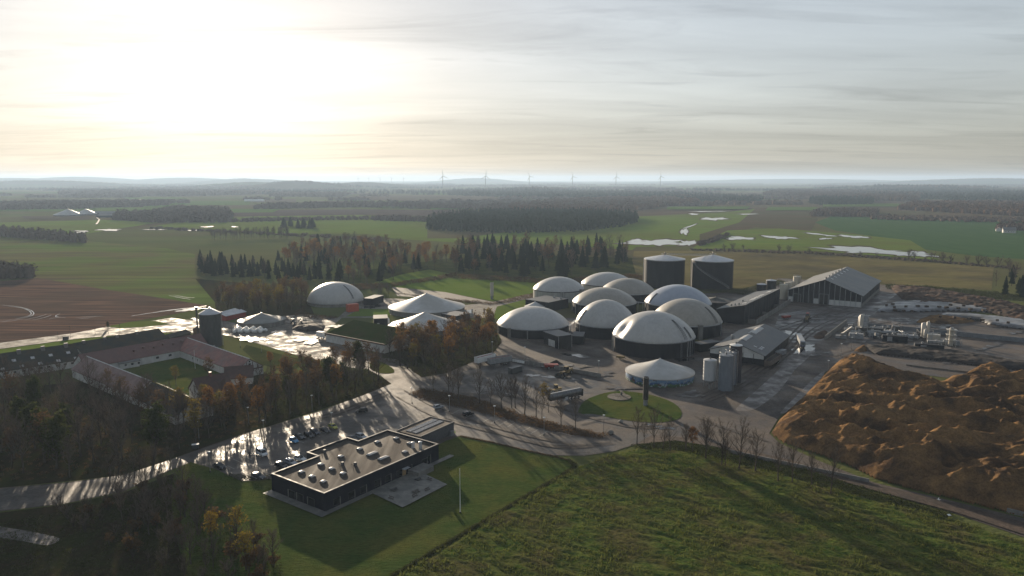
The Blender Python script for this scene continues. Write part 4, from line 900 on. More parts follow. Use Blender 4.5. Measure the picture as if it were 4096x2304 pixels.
# outline: main block, with a bay pushed out at the back
OUT = [(0, 0), (OL, 0), (OL, OD), (xe, OD), (xe, yout), (xg, yout), (xg, OD), (0, OD)]
MB().prism(OUT, 0, HO - 0.65).build('wall', M_navy, office)
def inset(poly, k):
    out = []; n = len(poly)
    for i in range(n):
        p0, p1, p2 = Vector(poly[i - 1]), Vector(poly[i]), Vector(poly[(i + 1) % n])
        d1, d2 = (p1 - p0).normalized(), (p2 - p1).normalized()
        out.append(tuple(p1 + (Vector((-d1.y, d1.x)) + Vector((-d2.y, d2.x))) * k))
    return out
IN = inset(OUT, 0.38)
MB().prism(inset(OUT, 0.36), HO - 0.64, HO - 0.52).build('roof', M_felt, office)
m = MB(); n = len(OUT)
for i in range(n):
    j = (i + 1) % n
    m.hexa([(*OUT[i], HO - 0.65), (*OUT[j], HO - 0.65), (*IN[j], HO - 0.65), (*IN[i], HO - 0.65)], [(*OUT[i], HO), (*OUT[j], HO), (*IN[j], HO), (*IN[i], HO)])
m.build('parapet', M_navy, office)
cop = inset(OUT, -0.06); cin = inset(OUT, 0.44); m = MB()
for i in range(n):
    j = (i + 1) % n
    m.hexa([(*cop[i], HO + 0.004), (*cop[j], HO + 0.004), (*cin[j], HO + 0.004), (*cin[i], HO + 0.004)], [(*cop[i], HO + 0.08), (*cop[j], HO + 0.08), (*cin[j], HO + 0.08), (*cin[i], HO + 0.08)])
m.build('coping', M_coping, office)
def oloc(zx, zy, ox=700, oy=1500, sc=0.5548, z=HO - 0.5):
    w_ = W(ox + zx * sc, oy + zy * sc, z); r_ = Vector((w_.x - B.x, w_.y - B.y)); return r_.dot(ud), r_.dot(vd)
def skylight(x, y, lx, ly):
    f = MB().b2((x - lx / 2 - .12, y - ly / 2 - .12, HO - 0.53), (x + lx / 2 + .12, y + ly / 2 + .12, HO - 0.12)).build('skylight', M_coping, office)
    z = HO - 0.12
    V = [(x + a * lx / 2 * k, y + b * ly / 2 * k, z + h) for k, h in ((1, 0.0), (0.88, 0.16), (0.55, 0.26)) for a, b in ((-1, -1), (1, -1), (1, 1), (-1, 1))]
    F = [(j * 4 + i, j * 4 + (i + 1) % 4, j * 4 + 4 + (i + 1) % 4, j * 4 + 4 + i) for j in range(2) for i in range(4)] + [(8, 9, 10, 11)]
    MB().add(V, F).build('dome_glazing', M_sky, f, True)
for zx, zy in ((912, 706), (988, 738), (1071, 775), (1052, 651), (1130, 682), (1212, 716), (1196, 593), (1332, 539), (1460, 488), (1595, 462), (1692, 497), (1658, 560)): skylight(*oloc(zx, zy), 1.25, 1.25)
for zx, zy in ((1422, 573), (1504, 604)): skylight(*oloc(zx, zy), 3.4, 1.3)
for zx, zy, r_, h_ in ((1717, 525, 0.5, 1.7), (1770, 535, 0.5, 2.3)):
    x, y = oloc(zx, zy); o = MB().lathe([(r_, HO - 0.55), (r_, HO - 0.5 + h_), (r_ * 1.15, HO - 0.45 + h_), (r_ * 0.7, HO - 0.35 + h_)], 16).build('ventilation_stack', M_roofmetal, office, True)
    o.location = (x, y, 0)
for zx, zy in ((1078, 560), (1208, 650), (1300, 652)):
    x, y = oloc(zx, zy); o = MB().b2((-0.35, -0.35, HO - 0.55), (0.35, 0.35, HO + 0.45)).build('roof_vent', M_coping, office); o.location = (x, y, 0)
    MB().tube([(-0.5, 0.3, HO - 0.5), (-1.0, 0.5, HO + 0.2), (-1.1, 0.2, HO - 0.5)], 0.07, 5).build('vent_pipe', M_darksteel, o)
# facade: windows with pale reveals, drainpipes
def face_win(x0, x1, z0, z1, face='front'):
    if face == 'front':
        f = MB().b2((x0 - .1, -0.06, z0 - .1), (x1 + .1, 0.02, z1 + .1)).build('window', M_darksteel, office)
        MB().b2((x0, -0.09, z0), (x1, -0.05, z1)).build('pane', M_glass, f)
        MB().b2((x1 + 0.1, -0.12, 0.1), (x1 + 0.28, -0.001, z1 + 0.2)).build('pilaster', M_slab, office)
    else:
        f = MB().b2((-0.06, x0 - .1, z0 - .1), (0.02, x1 + .1, z1 + .1)).build('window', M_darksteel, office)
        MB().b2((-0.09, x0, z0), (-0.05, x1, z1)).build('pane', M_glass, f)
        MB().b2((-0.12, x1 + 0.1, 0.1), (-0.001, x1 + 0.4, z1 + 0.1)).build('pilaster', M_slab, office)
for x in (3.0, 8.0, 12.2, 17.5, 21.5, 26.0, 30.0, 36.5): face_win(x, x + 2.0, 0.9, 2.5)
for y in (4.0, 8.5, 12.0): face_win(y, y + 2.4, 0.3, 2.6, 'end')
face_win(39.0, 40.0, 1.4, 2.9)
MB().b2((28.0, -1.2, 2.5), (30.4, -0.02, 2.62)).build('canopy', M_roofmetal, office)
MB().b2((28.1, -0.12, 0), (29.6, 0.02, 2.3)).build('door', pm('warm_door', (0.30, 0.20, 0.10), None, rough=0.4), office)
MB().b2((30.5, -4.2, 0), (37.0, -0.02, 1.6)).build('planter_wall', M_concwall, office)
# paved margins round it
sheet('pavement', [Vector((B.x, B.y)) + ud * a + vd * b for a, b in ((-2.6, -2.0), (OL + 5, -2.0), (OL + 5, -0.2), (0.2, -0.2), (0.2, OD + 0.5), (-2.6, OD + 0.5))], 0.14, M_slab)
q6 = lambda zx, zy: (1300 + zx * 0.31056, 1650 + zy * 0.31056)
def patio():
    a = [W(*q6(*p)) for p in ((590, 1050), (1000, 1243), (1575, 945), (1330, 830), (1220, 770))]
    sheet('patio', a, 0.16, M_slab)
patio()
# annex with two bands of solar glass
ann = Block('annex', 'low annex with two long bands of glass panels on its roof', 'annex', q6(1240, 322), q6(1660, 135), q6(1390, 52), 3.6, pm('grey_brick', (0.085, 0.085, 0.09), (0.06, 0.06, 0.065), 1.5, 0.8, bump=0.3), M_felt, over=0.1)
for i, y in enumerate((0.42, 0.66)):
    for k in range(7): ann.onroof('solar_panel', M_pvpanel, 1.4 + (ann.L - 2.6) * (k + 0.5) / 7, ann.D * y, (ann.L - 2.9) / 7, ann.D * 0.19, 0.18)
m = MB()
for (x0, y0, x1, y1) in ((-0.1, -0.1, ann.L + 0.1, 0.2), (-0.1, ann.D - 0.2, ann.L + 0.1, ann.D + 0.1), (ann.L - 0.2, 0.2, ann.L + 0.1, ann.D - 0.2)): m.b2((x0, min(ann.sg * y0, ann.sg * y1), 3.8), (x1, max(ann.sg * y0, ann.sg * y1), 4.05))
m.build('parapet', M_coping, ann.t)
# ================================================================== TREES AND BUSHES
def leaf_mat(name, c1, c2, trans=0.35, rough=0.7):
    """foliage whose tone shifts a little from plant to plant and that lets some light through"""
    m = bpy.data.materials.new(name); m.use_nodes = True; nd, lk = m.node_tree.nodes, m.node_tree.links
    b = nd['Principled BSDF']; b.inputs['Roughness'].default_value = rough; b.inputs['Specular IOR Level'].default_value = 0.0
    oi = nd.new('ShaderNodeObjectInfo'); ge = nd.new('ShaderNodeNewGeometry')
    n = nd.new('ShaderNodeTexNoise'); n.inputs['Scale'].default_value = 0.6; lk.new(ge.outputs['Position'], n.inputs['Vector'])
    ad = nd.new('ShaderNodeMath'); ad.operation = 'MULTIPLY_ADD'; ad.inputs[1].default_value = 0.7; lk.new(oi.outputs['Random'], ad.inputs[0]); lk.new(n.outputs[0], ad.inputs[2])
    mr = nd.new('ShaderNodeMapRange'); mr.inputs['From Min'].default_value = 0.4; mr.inputs['From Max'].default_value = 1.2; lk.new(ad.outputs[0], mr.inputs['Value'])
    mx = nd.new('ShaderNodeMix'); mx.data_type = 'RGBA'; lk.new(mr.outputs[0], mx.inputs[0]); mx.inputs[6].default_value = (*c1, 1); mx.inputs[7].default_value = (*c2, 1)
    lk.new(mx.outputs[2], b.inputs['Base Color'])
    if trans:
        tr = nd.new('ShaderNodeBsdfTranslucent'); lk.new(mx.outputs[2], tr.inputs[0]); ms = nd.new('ShaderNodeMixShader'); ms.inputs[0].default_value = trans
        out = nd['Material Output']; lk.new(b.outputs[0], ms.inputs[1]); lk.new(tr.outputs[0], ms.inputs[2]); lk.new(ms.outputs[0], out.inputs[0])
    return m
M_bark = leaf_mat('bark', (0.062, 0.052, 0.044), (0.095, 0.080, 0.066), 0)
M_twig = leaf_mat('twigs', (0.098, 0.080, 0.066), (0.135, 0.108, 0.088), 0)
M_twigred = leaf_mat('reddish_twigs', (0.088, 0.064, 0.052), (0.118, 0.086, 0.068), 0)
M_lorange = leaf_mat('orange_leaves', (0.165, 0.078, 0.028), (0.21, 0.115, 0.036))
M_lbrown = leaf_mat('brown_leaves', (0.090, 0.058, 0.032), (0.130, 0.082, 0.040))
M_lyellow = leaf_mat('yellow_leaves', (0.21, 0.145, 0.025), (0.15, 0.125, 0.03))
M_lgreen = leaf_mat('dull_green_leaves', (0.040, 0.052, 0.016), (0.062, 0.070, 0.022))
M_needle = leaf_mat('dark_needles', (0.016, 0.027, 0.015), (0.026, 0.038, 0.018), 0.1)

def tubes_np(segs, V, F):
    """segs: list of (points, radii, sides)"""
    for pts, rad, n in segs:
        o = len(V); m = len(pts)
        for i in range(m):
            t = (pts[min(i + 1, m - 1)] - pts[max(i - 1, 0)]); t.normalize()
            a = t.cross(Vector((0.31, 0.95, 0.1))).normalized(); b = t.cross(a)
            for k in range(n):
                g = 2 * math.pi * k / n; V.append(tuple(pts[i] + (a * math.cos(g) + b * math.sin(g)) * rad[i]))
        for i in range(m - 1):
            for k in range(n):
                p, q_ = o + i * n + k, o + i * n + (k + 1) % n
                F.append((p, q_, q_ + n)); F.append((p, q_ + n, p + n))
def bare_tree(seed, h=13.0, spread=3.6, clean=0.28, limbs=22, leaf=0, leaf_m=None, twig_m=None, stems=1, up=0.62, twigs=7, leaf_size=0.26):
    rg = random.Random(seed); TV, TF, CV, CF, MI = [], [], [], [], []
    trunk, sec, tips = [], [], []
    for s_ in range(stems):
        lean = Vector((rg.uniform(-1, 1), rg.uniform(-1, 1), 0)) * (0.05 if stems == 1 else 0.22)
        base = Vector((rg.uniform(-.3, .3), rg.uniform(-.3, .3), -0.3)) if stems > 1 else Vector((0, 0, -0.3)); n = 8; P, Rr = [], []
        hh = h * (0.92 if stems == 1 else rg.uniform(0.7, 0.95)); r0 = h * 0.017 * (1 if stems == 1 else 0.7)
        wob = Vector((0, 0, 0))
        for i in range(n + 1):
            u = i / n; wob += Vector((rg.uniform(-1, 1), rg.uniform(-1, 1), 0)) * 0.10
            P.append(base + lean * hh * u + wob + Vector((0, 0, hh * u))); Rr.append(r0 * (1 - 0.88 * u) + 0.012)
        Rr[0] *= 1.35
        trunk.append((P, Rr, 6))
        for k in range(max(4, limbs // stems)):
            u = clean + (0.97 - clean) * (k + rg.random()) / max(4, limbs // stems)
            i = min(n - 1, int(u * n)); p = P[i].lerp(P[i + 1], u * n - i)
            az = k * 2.4 + rg.uniform(-.5, .5); ln = spread * (1.15 - 0.75 * u) * rg.uniform(0.75, 1.2) * 1.5
            d = Vector((math.cos(az), math.sin(az), up + 0.55 * rg.random())).normalized()
            Q, q_ = [p], p; rr = [max(0.055, Rr[i] * 0.6)]
            for j in range(4):
                d = (d + Vector((rg.uniform(-.22, .22), rg.uniform(-.22, .22), 0.16))).normalized()
                q_ = q_ + d * ln / 4; Q.append(q_); rr.append(rr[0] * (1 - (j + 1) / 4.4) + 0.008)
            trunk.append((Q, rr, 4)); tips.append((Q[-1], d))
            for b in range(5):
                w = rg.uniform(0.25, 0.98); ii = min(3, int(w * 4)); p2 = Q[ii].lerp(Q[ii + 1], w * 4 - ii)
                d2 = (d + Vector((rg.uniform(-.8, .8), rg.uniform(-.8, .8), rg.uniform(-.1, .6)))).normalized(); l2 = ln * rg.uniform(0.22, 0.42)
                S = [p2, p2 + d2 * l2 * 0.5, p2 + (d2 + Vector((0, 0, 0.25))).normalized() * l2]
                sec.append((S, [0.048, 0.032, 0.014], 3)); tips.append((S[1], d2)); tips.append((S[2], d2))
    tubes_np(trunk, TV, TF); tubes_np(sec, CV, CF); MI += [0] * len(CF)
    for p, d in tips:
        for k in range(twigs):
            d3 = (d * 0.7 + Vector((rg.uniform(-1, 1), rg.uniform(-1, 1), rg.uniform(-.45, 1.0)))).normalized(); l3 = rg.uniform(0.5, 1.25) * h / 13
            sd_ = d3.cross(Vector((rg.uniform(-1, 1), rg.uniform(-1, 1), rg.uniform(-1, 1)))).normalized() * 0.019
            mid = p + d3 * l3 * 0.5 + Vector((0, 0, rg.uniform(-.1, .12))); o = len(CV)
            CV += [tuple(p - sd_), tuple(p + sd_), tuple(mid + sd_ * 0.7), tuple(mid - sd_ * 0.7), tuple(p + d3 * l3 + Vector((0, 0, rg.uniform(-.1, .2))))]
            CF += [(o, o + 1, o + 2), (o, o + 2, o + 3), (o + 3, o + 2, o + 4)]; MI += [0, 0, 0]
            if leaf and rg.random() < leaf:
                c = p + d3 * l3 * rg.uniform(0.2, 1.1)
                for _ in range(3):
                    c2 = c + Vector((rg.gauss(0, .28), rg.gauss(0, .28), rg.gauss(0, .22))); a = Vector((rg.uniform(-1, 1), rg.uniform(-1, 1), rg.uniform(-1, 1))).normalized() * leaf_size
                    b = a.cross(Vector((rg.uniform(-1, 1), rg.uniform(-1, 1), rg.uniform(-1, 1)))).normalized() * leaf_size * 0.7; o = len(CV)
                    CV += [tuple(c2 - a), tuple(c2 + b), tuple(c2 + a), tuple(c2 - b)]; CF += [(o, o + 1, o + 2), (o, o + 2, o + 3)]; MI += [1, 1]
    return (np_mesh('trunk', TV, TF, [M_bark]), np_mesh('crown', CV, CF, [twig_m or M_twig, leaf_m or M_lbrown], MI))
def conifer(seed, h=17.0, rad=3.2, bare=0.12, ragged=0.35):
    rg = random.Random(seed); TV, TF, CV, CF = [], [], [], []
    tubes_np([([Vector((0, 0, -0.3)), Vector((0.1, 0, h * 0.5)), Vector((0, 0.05, h * 0.98))], [h * 0.015, h * 0.010, 0.02], 6)], TV, TF)
    z = h * bare; k = 0
    while z < h * 0.985:
        u = z / h; r = rad * (1 - (u - bare) / (1 - bare)) ** 0.85 * rg.uniform(1 - ragged, 1 + ragged * 0.4) + 0.15; nb = 9
        for b in range(nb):
            a = 2 * math.pi * (b + rg.random() * 0.8) / nb + k; l = r * rg.uniform(0.7, 1.15); dr = l * rg.uniform(0.18, 0.42); up_ = rg.uniform(0, 0.10) * l
            c, s_ = math.cos(a), math.sin(a); w = 0.16 * l + 0.22
            tip = (c * l, s_ * l, z - dr + up_); m1 = (c * l * .55, s_ * l * .55, z - dr * .35)
            o = len(CV)
            CV += [(0, 0, z + 0.1), (m1[0] - s_ * w, m1[1] + c * w, m1[2] - 0.25), tip, (m1[0] + s_ * w, m1[1] - c * w, m1[2] - 0.25), (m1[0], m1[1], m1[2] + 0.12), (m1[0], m1[1], m1[2] - 0.75)]
            CF += [(o, o + 1, o + 4), (o + 4, o + 1, o + 2), (o, o + 4, o + 3), (o + 4, o + 2, o + 3), (o, o + 5, o + 2)]
        z += h * 0.019 + 0.12; k += 1.7
    return (np_mesh('trunk', TV, TF, [M_bark]), np_mesh('crown', CV, CF, [M_needle]))

P_bare = [bare_tree(100 + i, 13, 3.4 + 0.4 * (i % 3), 0.26 + 0.05 * (i % 2), 20 + 2 * (i % 4), twigs=3) for i in range(5)]
P_brown = [bare_tree(200 + i, 13, 3.2, 0.35, 20, leaf=0.13, leaf_m=M_lbrown, twig_m=M_twigred, twigs=4) for i in range(3)]
P_orange = [bare_tree(300 + i, 13, 3.0, 0.35, 20, leaf=0.30, leaf_m=M_lorange, twigs=4) for i in range(3)]
P_yellow = [bare_tree(400 + i, 12, 3.0, 0.3, 20, leaf=0.22, leaf_m=M_lyellow, twigs=4) for i in range(2)]
P_green = [bare_tree(450 + i, 12, 2.6, 0.15, 24, leaf=0.6, leaf_m=M_lgreen, twigs=5) for i in range(2)]
P_bush = [bare_tree(500 + i, 6.5, 2.4, 0.08, 22, stems=5, twigs=4, up=0.7) for i in range(3)]
P_bushb = [bare_tree(550 + i, 5, 2.2, 0.08, 24, stems=5, twigs=4, leaf=0.2, leaf_m=M_lbrown, up=0.7) for i in range(2)]
P_con = [conifer(600 + i, 17, 3.9 + 0.4 * (i % 2), 0.10 + 0.06 * (i % 3)) for i in range(4)]
BASE_H = {id(m): h for ps, h in ((P_bare, 13), (P_brown, 13), (P_orange, 13), (P_yellow, 12), (P_green, 12), (P_bush, 6.5), (P_bushb, 5), (P_con, 17)) for m in ps}
vr = random.Random(11)
def tree(proto, x, y, h, label, name='bare_tree', cat='tree', group=None, wide=1.0):
    t = thing(name, label, cat, (x, y, 0), vr.uniform(0, 6.28), group)
    s_ = h / BASE_H[id(proto)]; t.scale = (s_ * wide, s_ * wide, s_)
    link('trunk', proto[0], t); link('crown', proto[1], t)
    return t
def wood(specs, poly, dist, h0, h1, group, most=400, seed=1, wide=1.0):
    """specs: list of (weight, protos, name, label)"""
    rg = random.Random(seed); tot = sum(s_[0] for s_ in specs)
    for x, y in scatter(ov(poly), dist, rg, most):
        r_ = rg.uniform(0, tot)
        for w_, ps, nm, lb in specs:
            r_ -= w_
            if r_ <= 0: break
        tree(rg.choice(ps), x, y, rg.uniform(h0, h1), lb, nm, 'tree', group, wide * rg.uniform(0.85, 1.2))

# the dense bare wood between farm and road
wood([(8, P_bare, 'bare_tree', 'bare dark tree in the dense wood between the farm and the road'), (2.2, P_brown, 'brown_tree', 'brown leaved tree in the dense wood between the farm and the road'), (1, P_green, 'leafy_tree', 'dull green tree in the dense wood between the farm and the road')],
     [(-60, 1210), (150, 1206), (300, 1188), (380, 1160), (480, 1122), (470, 1085), (420, 1045), (330, 1020), (200, 1000), (90, 985), (-60, 1005)], 7.0, 11, 17, 'trees of the dense wood by the road', 64, 3)
wood([(3, P_bare, 'bare_tree', 'bare tree in front of the farmhouse beside the road'), (2, P_orange, 'orange_tree', 'orange leaved tree in front of the farmhouse beside the road'), (2, P_brown, 'brown_tree', 'brown leaved tree in front of the farmhouse beside the road'), (1.4, P_yellow, 'yellow_tree', 'yellow leaved tree in front of the farmhouse beside the road')],
     [(480, 1122), (560, 1098), (655, 1066), (680, 1030), (650, 1000), (590, 1025), (500, 1040), (430, 1045)], 5.2, 9, 14, 'trees before the farmhouse', 40, 4)
wood([(5, P_bare, 'bare_tree', 'bare tree in the strip of wood right of the farmhouse'), (2, P_brown, 'brown_tree', 'brown leaved tree in the strip of wood right of the farmhouse'), (1.2, P_orange, 'orange_tree', 'orange leaved tree in the strip of wood right of the farmhouse'), (1, P_green, 'leafy_tree', 'dull green tree in the strip of wood right of the farmhouse')],
     [(668, 1068), (760, 1040), (850, 1010), (960, 968), (955, 945), (900, 935), (840, 940), (760, 955), (700, 975), (672, 1000)], 5.4, 10, 15, 'trees of the strip right of the farmhouse', 44, 5)
wood([(3, P_brown, 'brown_tree', 'brown leaved tree in the autumn grove before the white cones'), (2.4, P_orange, 'orange_tree', 'orange leaved tree in the autumn grove before the white cones'), (2, P_bare, 'bare_tree', 'bare tree in the autumn grove before the white cones'), (1, P_yellow, 'yellow_tree', 'yellow leaved tree in the autumn grove before the white cones')],
     [(968, 905), (1005, 930), (1060, 945), (1110, 935), (1235, 885), (1250, 858), (1235, 838), (1150, 845), (1080, 862), (1010, 885)], 5.2, 11, 16, 'trees of the autumn grove', 56, 6)
# the row along the car park island
q7 = lambda zx, zy: (1700 + zx * 0.4658, 1350 + zy * 0.4658)
ROW = [(70, 470, 205), (205, 500, 260), (240, 510, 190), (290, 540, 300), (470, 570, 320), (565, 590, 240), (655, 625, 310), (745, 605, 255), (775, 605, 270), (855, 665, 330), (955, 695, 280), (1005, 695, 190), (1060, 645, 200), (1170, 765, 250), (1295, 785, 290)]
ORD = 'first second third fourth fifth sixth seventh eighth ninth tenth eleventh twelfth thirteenth fourteenth fifteenth sixteenth seventeenth eighteenth'.split()
def row(lst, qf, sc, group, labels, seed):
    rg = random.Random(seed)
    for i, (zx, zy, hp) in enumerate(lst):
        p = W(*qf(zx, zy)); h = HGT(p, qf(zx, zy - hp)[1])
        tree(P_bare[i % 5], p.x, p.y, h, labels % ORD[i], 'bare_tree', 'tree', group, rg.uniform(0.8, 1.05))
row(ROW, q7, .4658, 'row of bare trees on the car park island', 'bare tree, %s from the left in the row between car park and truck yard', 8)
q8 = lambda zx, zy: (2700 + zx * 0.5548, 1500 + zy * 0.5548)
row([(1820, 920, 320), (1880, 920, 170), (1965, 950, 340), (2045, 965, 200), (2105, 985, 300), (2240, 965, 220), (2410, 1045, 340)], q7, .4658, 'row of bare trees along the lane', 'bare tree, %s from the left in the lane row below the roundabout', 9)
row([(75, 545, 190), (220, 615, 290), (335, 660, 310), (365, 665, 200), (460, 685, 360), (580, 705, 310), (740, 775, 290), (845, 785, 320), (985, 805, 250), (1120, 865, 320)], q8, .5548, 'row of bare trees beside the brown heap', 'bare tree, %s from the left in the lane row beside the brown heap', 10)
tree(P_orange[0], *W(*q7(2295, 985)).xy, 8, 'small orange leaved tree in the lane row of bare trees', 'orange_tree')
tree(P_yellow[0], *W(*q7(1020, 600)).xy, 9, 'pale yellow bushy tree beside the tanker in the island row', 'yellow_tree')
# courtyard and yard trees
tree(P_yellow[1], *W(705, 1545).xy, 8.5, 'round yellowing tree inside the farm courtyard', 'yellow_tree')
tree(P_brown[1], *W(835, 1530).xy, 10.5, 'brown tree beside the courtyard wing and flagpole', 'brown_tree')
tree(P_orange[1], *W(1085, 1475).xy, 8, 'orange shrubby tree right of the half timbered gable', 'orange_tree')
# brush at the lower left
wood([(4, P_bush, 'bare_bush', 'bare bush in the thicket below the road'), (1.5, P_bushb, 'brown_bush', 'brown leaved bush in the thicket below the road')],
     [(120, 1290), (310, 1250), (440, 1205), (500, 1250), (560, 1320), (680, 1400), (700, 1470), (420, 1470), (330, 1400), (180, 1340)], 4.2, 2.5, 5.0, 'bushes of the thicket below the road', 55, 12, 1.1)
wood([(4, P_bare, 'bare_tree', 'slender bare tree rising from the thicket below the road'), (0.8, P_yellow, 'yellow_tree', 'yellow leaved sapling in the thicket below the road')],
     [(240, 1275), (430, 1220), (560, 1330), (700, 1410), (690, 1470), (480, 1460), (360, 1360)], 5.0, 6, 9.5, 'slender trees of the thicket below the road', 26, 13)
wood([(4, P_bare, 'bare_tree', 'bare tree leaning over the lower edge of the road')], [(230, 1222), (420, 1165), (440, 1180), (300, 1240)], 4.0, 6, 9, 'trees at the lower edge of the road', 9, 14)
# brown wood by the lone dome, mixed wood behind it, dark spruces
wood([(3, P_brown, 'brown_tree', 'brown leaved tree in the wood left of the lone dome'), (1.5, P_bare, 'bare_tree', 'bare tree in the wood left of the lone dome'), (1.1, P_yellow, 'yellow_tree', 'yellowish tree in the wood left of the lone dome')],
     [(548, 786), (640, 790), (765, 785), (775, 765), (770, 745), (700, 742), (620, 748), (545, 762)], 6.0, 10, 15, 'trees of the wood left of the lone dome', 75, 15)
wood([(4, P_con, 'spruce', 'dark spruce in the block at the left end of the mixed wood'), (0.8, P_bare, 'bare_tree', 'bare tree among the dark spruces at the left end of the mixed wood')],
     [(497, 694), (640, 702), (860, 716), (860, 700), (700, 682), (600, 672), (500, 662)], 7.5, 11, 16, 'spruces at the left end of the mixed wood', 80, 16)
wood([(3, P_brown, 'brown_tree', 'brown leaved tree in the mixed wood behind the lone dome'), (1.8, P_orange, 'orange_tree', 'orange leaved tree in the mixed wood behind the lone dome'), (2.6, P_con, 'spruce', 'dark spruce in the mixed wood behind the lone dome'), (2.6, P_bare, 'bare_tree', 'bare tree in the mixed wood behind the lone dome')],
     [(690, 660), (780, 625), (870, 612), (960, 622), (1060, 640), (1130, 656), (1100, 680), (1000, 700), (960, 718), (870, 724), (860, 700)], 10.5, 12, 19, 'trees of the mixed wood', 170, 17)
wood([(5, P_con, 'spruce', 'tall dark spruce in the stand behind the pale domes'), (1.2, P_brown, 'brown_tree', 'brown tree among the spruces behind the pale domes'), (1.2, P_bare, 'bare_tree', 'bare tree among the spruces behind the pale domes')],
     [(1145, 690), (1250, 698), (1400, 700), (1500, 690), (1590, 655), (1592, 642), (1480, 626), (1380, 630), (1280, 622), (1165, 628), (1130, 660)], 10.0, 13, 23, 'spruces behind the pale domes', 150, 18)
wood([(3, P_bare, 'bare_tree', 'bare tree beside the black building by the lone dome')], [(930, 738), (990, 738), (985, 752), (940, 750)], 5, 6, 9, 'small trees beside the lone dome', 7, 19)
# clumps and single rows farther out
wood([(2, P_con, 'spruce', 'dark round clump tree alone on the far green field')], [(712, 574), (795, 576), (790, 570), (715, 568)], 9, 14, 19, 'clump on the far green field', 12, 20, 1.6)
wood([(2, P_bare, 'bare_tree', 'bare tree in the long row left of the orange wood')], [(528, 606), (725, 600), (722, 594), (530, 600)], 8.0, 13, 17, 'long row of bare trees on the field', 42, 21, 0.8)
# bushes along the flooded meadow, and the dark trees at the right edge
for i, (x, y, h) in enumerate([(1822, 628, 7), (1842, 630, 10), (1870, 628, 6), (1960, 634, 9), (1985, 634, 9), (2036, 638, 6), (2165, 645, 6), (2205, 645, 5), (2285, 652, 11), (2300, 653, 9), (2345, 656, 9.5), (2372, 659, 10), (2392, 661, 8), (2432, 663, 9), (2462, 666, 10), (2482, 668, 9), (2512, 670, 10), (2535, 672, 9)]):
    p = O(x, y); tree(P_bush[i % 3], p.x, p.y, h, 'round bare willow bush, %s from the left in the line along the flooded meadow' % ORD[i], 'willow_bush', 'bush', 'willow bushes along the flooded meadow', 1.25)
wood([(3, P_con, 'spruce', 'dark spruce at the right edge above the soil bank'), (1, P_bare, 'bare_tree', 'bare tree among dark spruces at the right edge')],
     [(2500, 735), (2540, 750), (2640, 770), (2640, 690), (2540, 690), (2505, 705)], 6, 9, 16, 'dark spruces above the soil bank', 22, 23, 1.2)

# ---- undergrowth: low bushes nobody could count, one object for each strip
def clump_template(seed, n, col_leaf=0.5):
    rg = random.Random(seed); V, F, MI = [], [], []
    for _ in range(n):
        a = rg.uniform(0, 6.28); r_ = rg.random() ** 0.6; z = rg.random() * (1 - 0.5 * r_)
        c = Vector((math.cos(a) * r_, math.sin(a) * r_, z)); u_ = Vector((rg.uniform(-1, 1), rg.uniform(-1, 1), rg.uniform(-.6, 1))).normalized()
        s_ = u_.cross(Vector((rg.uniform(-1, 1), rg.uniform(-1, 1), rg.uniform(-1, 1)))).normalized(); lf = rg.random() < col_leaf
        l, w_ = (0.16, 0.11) if lf else (0.34, 0.016); o = len(V)
        V += [tuple(c - u_ * l), tuple(c + s_ * w_), tuple(c + u_ * l), tuple(c - s_ * w_)]; F += [(o, o + 1, o + 2), (o, o + 2, o + 3)]; MI += [1 if lf else 0] * 2
    return np.array(V), np.array(F), np.array(MI)
CL = [clump_template(700 + i, 70) for i in range(4)]
def merge(name, label, cat, pts, temps, sizes, mats, kind='stuff', tall=1.0, seed=5):
    rg = random.Random(seed); VV, FF, MM, o = [], [], [], 0
    for (x, y) in pts:
        V, F, MI = rg.choice(temps); s_ = rg.uniform(*sizes); a = rg.uniform(0, 6.28); c, sn = math.cos(a), math.sin(a)
        Q = np.empty_like(V); sx = s_ * rg.uniform(0.8, 1.2); sz = s_ * tall * rg.uniform(0.8, 1.25)
        Q[:, 0] = x + sx * (V[:, 0] * c - V[:, 1] * sn); Q[:, 1] = y + sx * (V[:, 0] * sn + V[:, 1] * c); Q[:, 2] = V[:, 2] * sz
        VV.append(Q); FF.append(F + o); MM.append(MI); o += len(V)
    if not VV: return
    ob = link(name, np_mesh(name, np.concatenate(VV), np.concatenate(FF), mats, np.concatenate(MM)))
    return tag(ob, label, cat, None, kind)
def undergrowth(label, poly, dist, sizes, leaf, seed, tall=0.9, twig=None):
    return merge('undergrowth', label, 'undergrowth', scatter(ov(poly), dist, random.Random(seed)), CL, sizes, [twig or M_twig, leaf], 'stuff', tall, seed)
undergrowth('brown undergrowth on the island between car park and truck yard', [(1035, 992), (1060, 980), (1180, 1000), (1330, 1050), (1450, 1080), (1530, 1096), (1500, 1104), (1420, 1092), (1300, 1062), (1180, 1032), (1060, 1004)], 1.0, (0.7, 1.5), M_lbrown, 31)
undergrowth('dark undergrowth beneath the dense wood by the road', [(-60, 1215), (300, 1192), (480, 1128), (660, 1075), (690, 1000), (600, 1010), (480, 1050), (300, 1010), (-60, 1000)], 3.0, (0.7, 1.4), M_lbrown, 32)
undergrowth('low green undergrowth in the strip of wood right of the farmhouse', [(668, 1072), (850, 1016), (975, 966), (955, 940), (840, 935), (700, 965)], 2.2, (0.7, 1.3), M_lgreen, 33)
undergrowth('undergrowth beneath the autumn grove', [(965, 905), (1060, 948), (1120, 938), (1245, 885), (1260, 855), (1230, 832), (1080, 855), (980, 885)], 2.2, (0.7, 1.3), M_lgreen, 34)
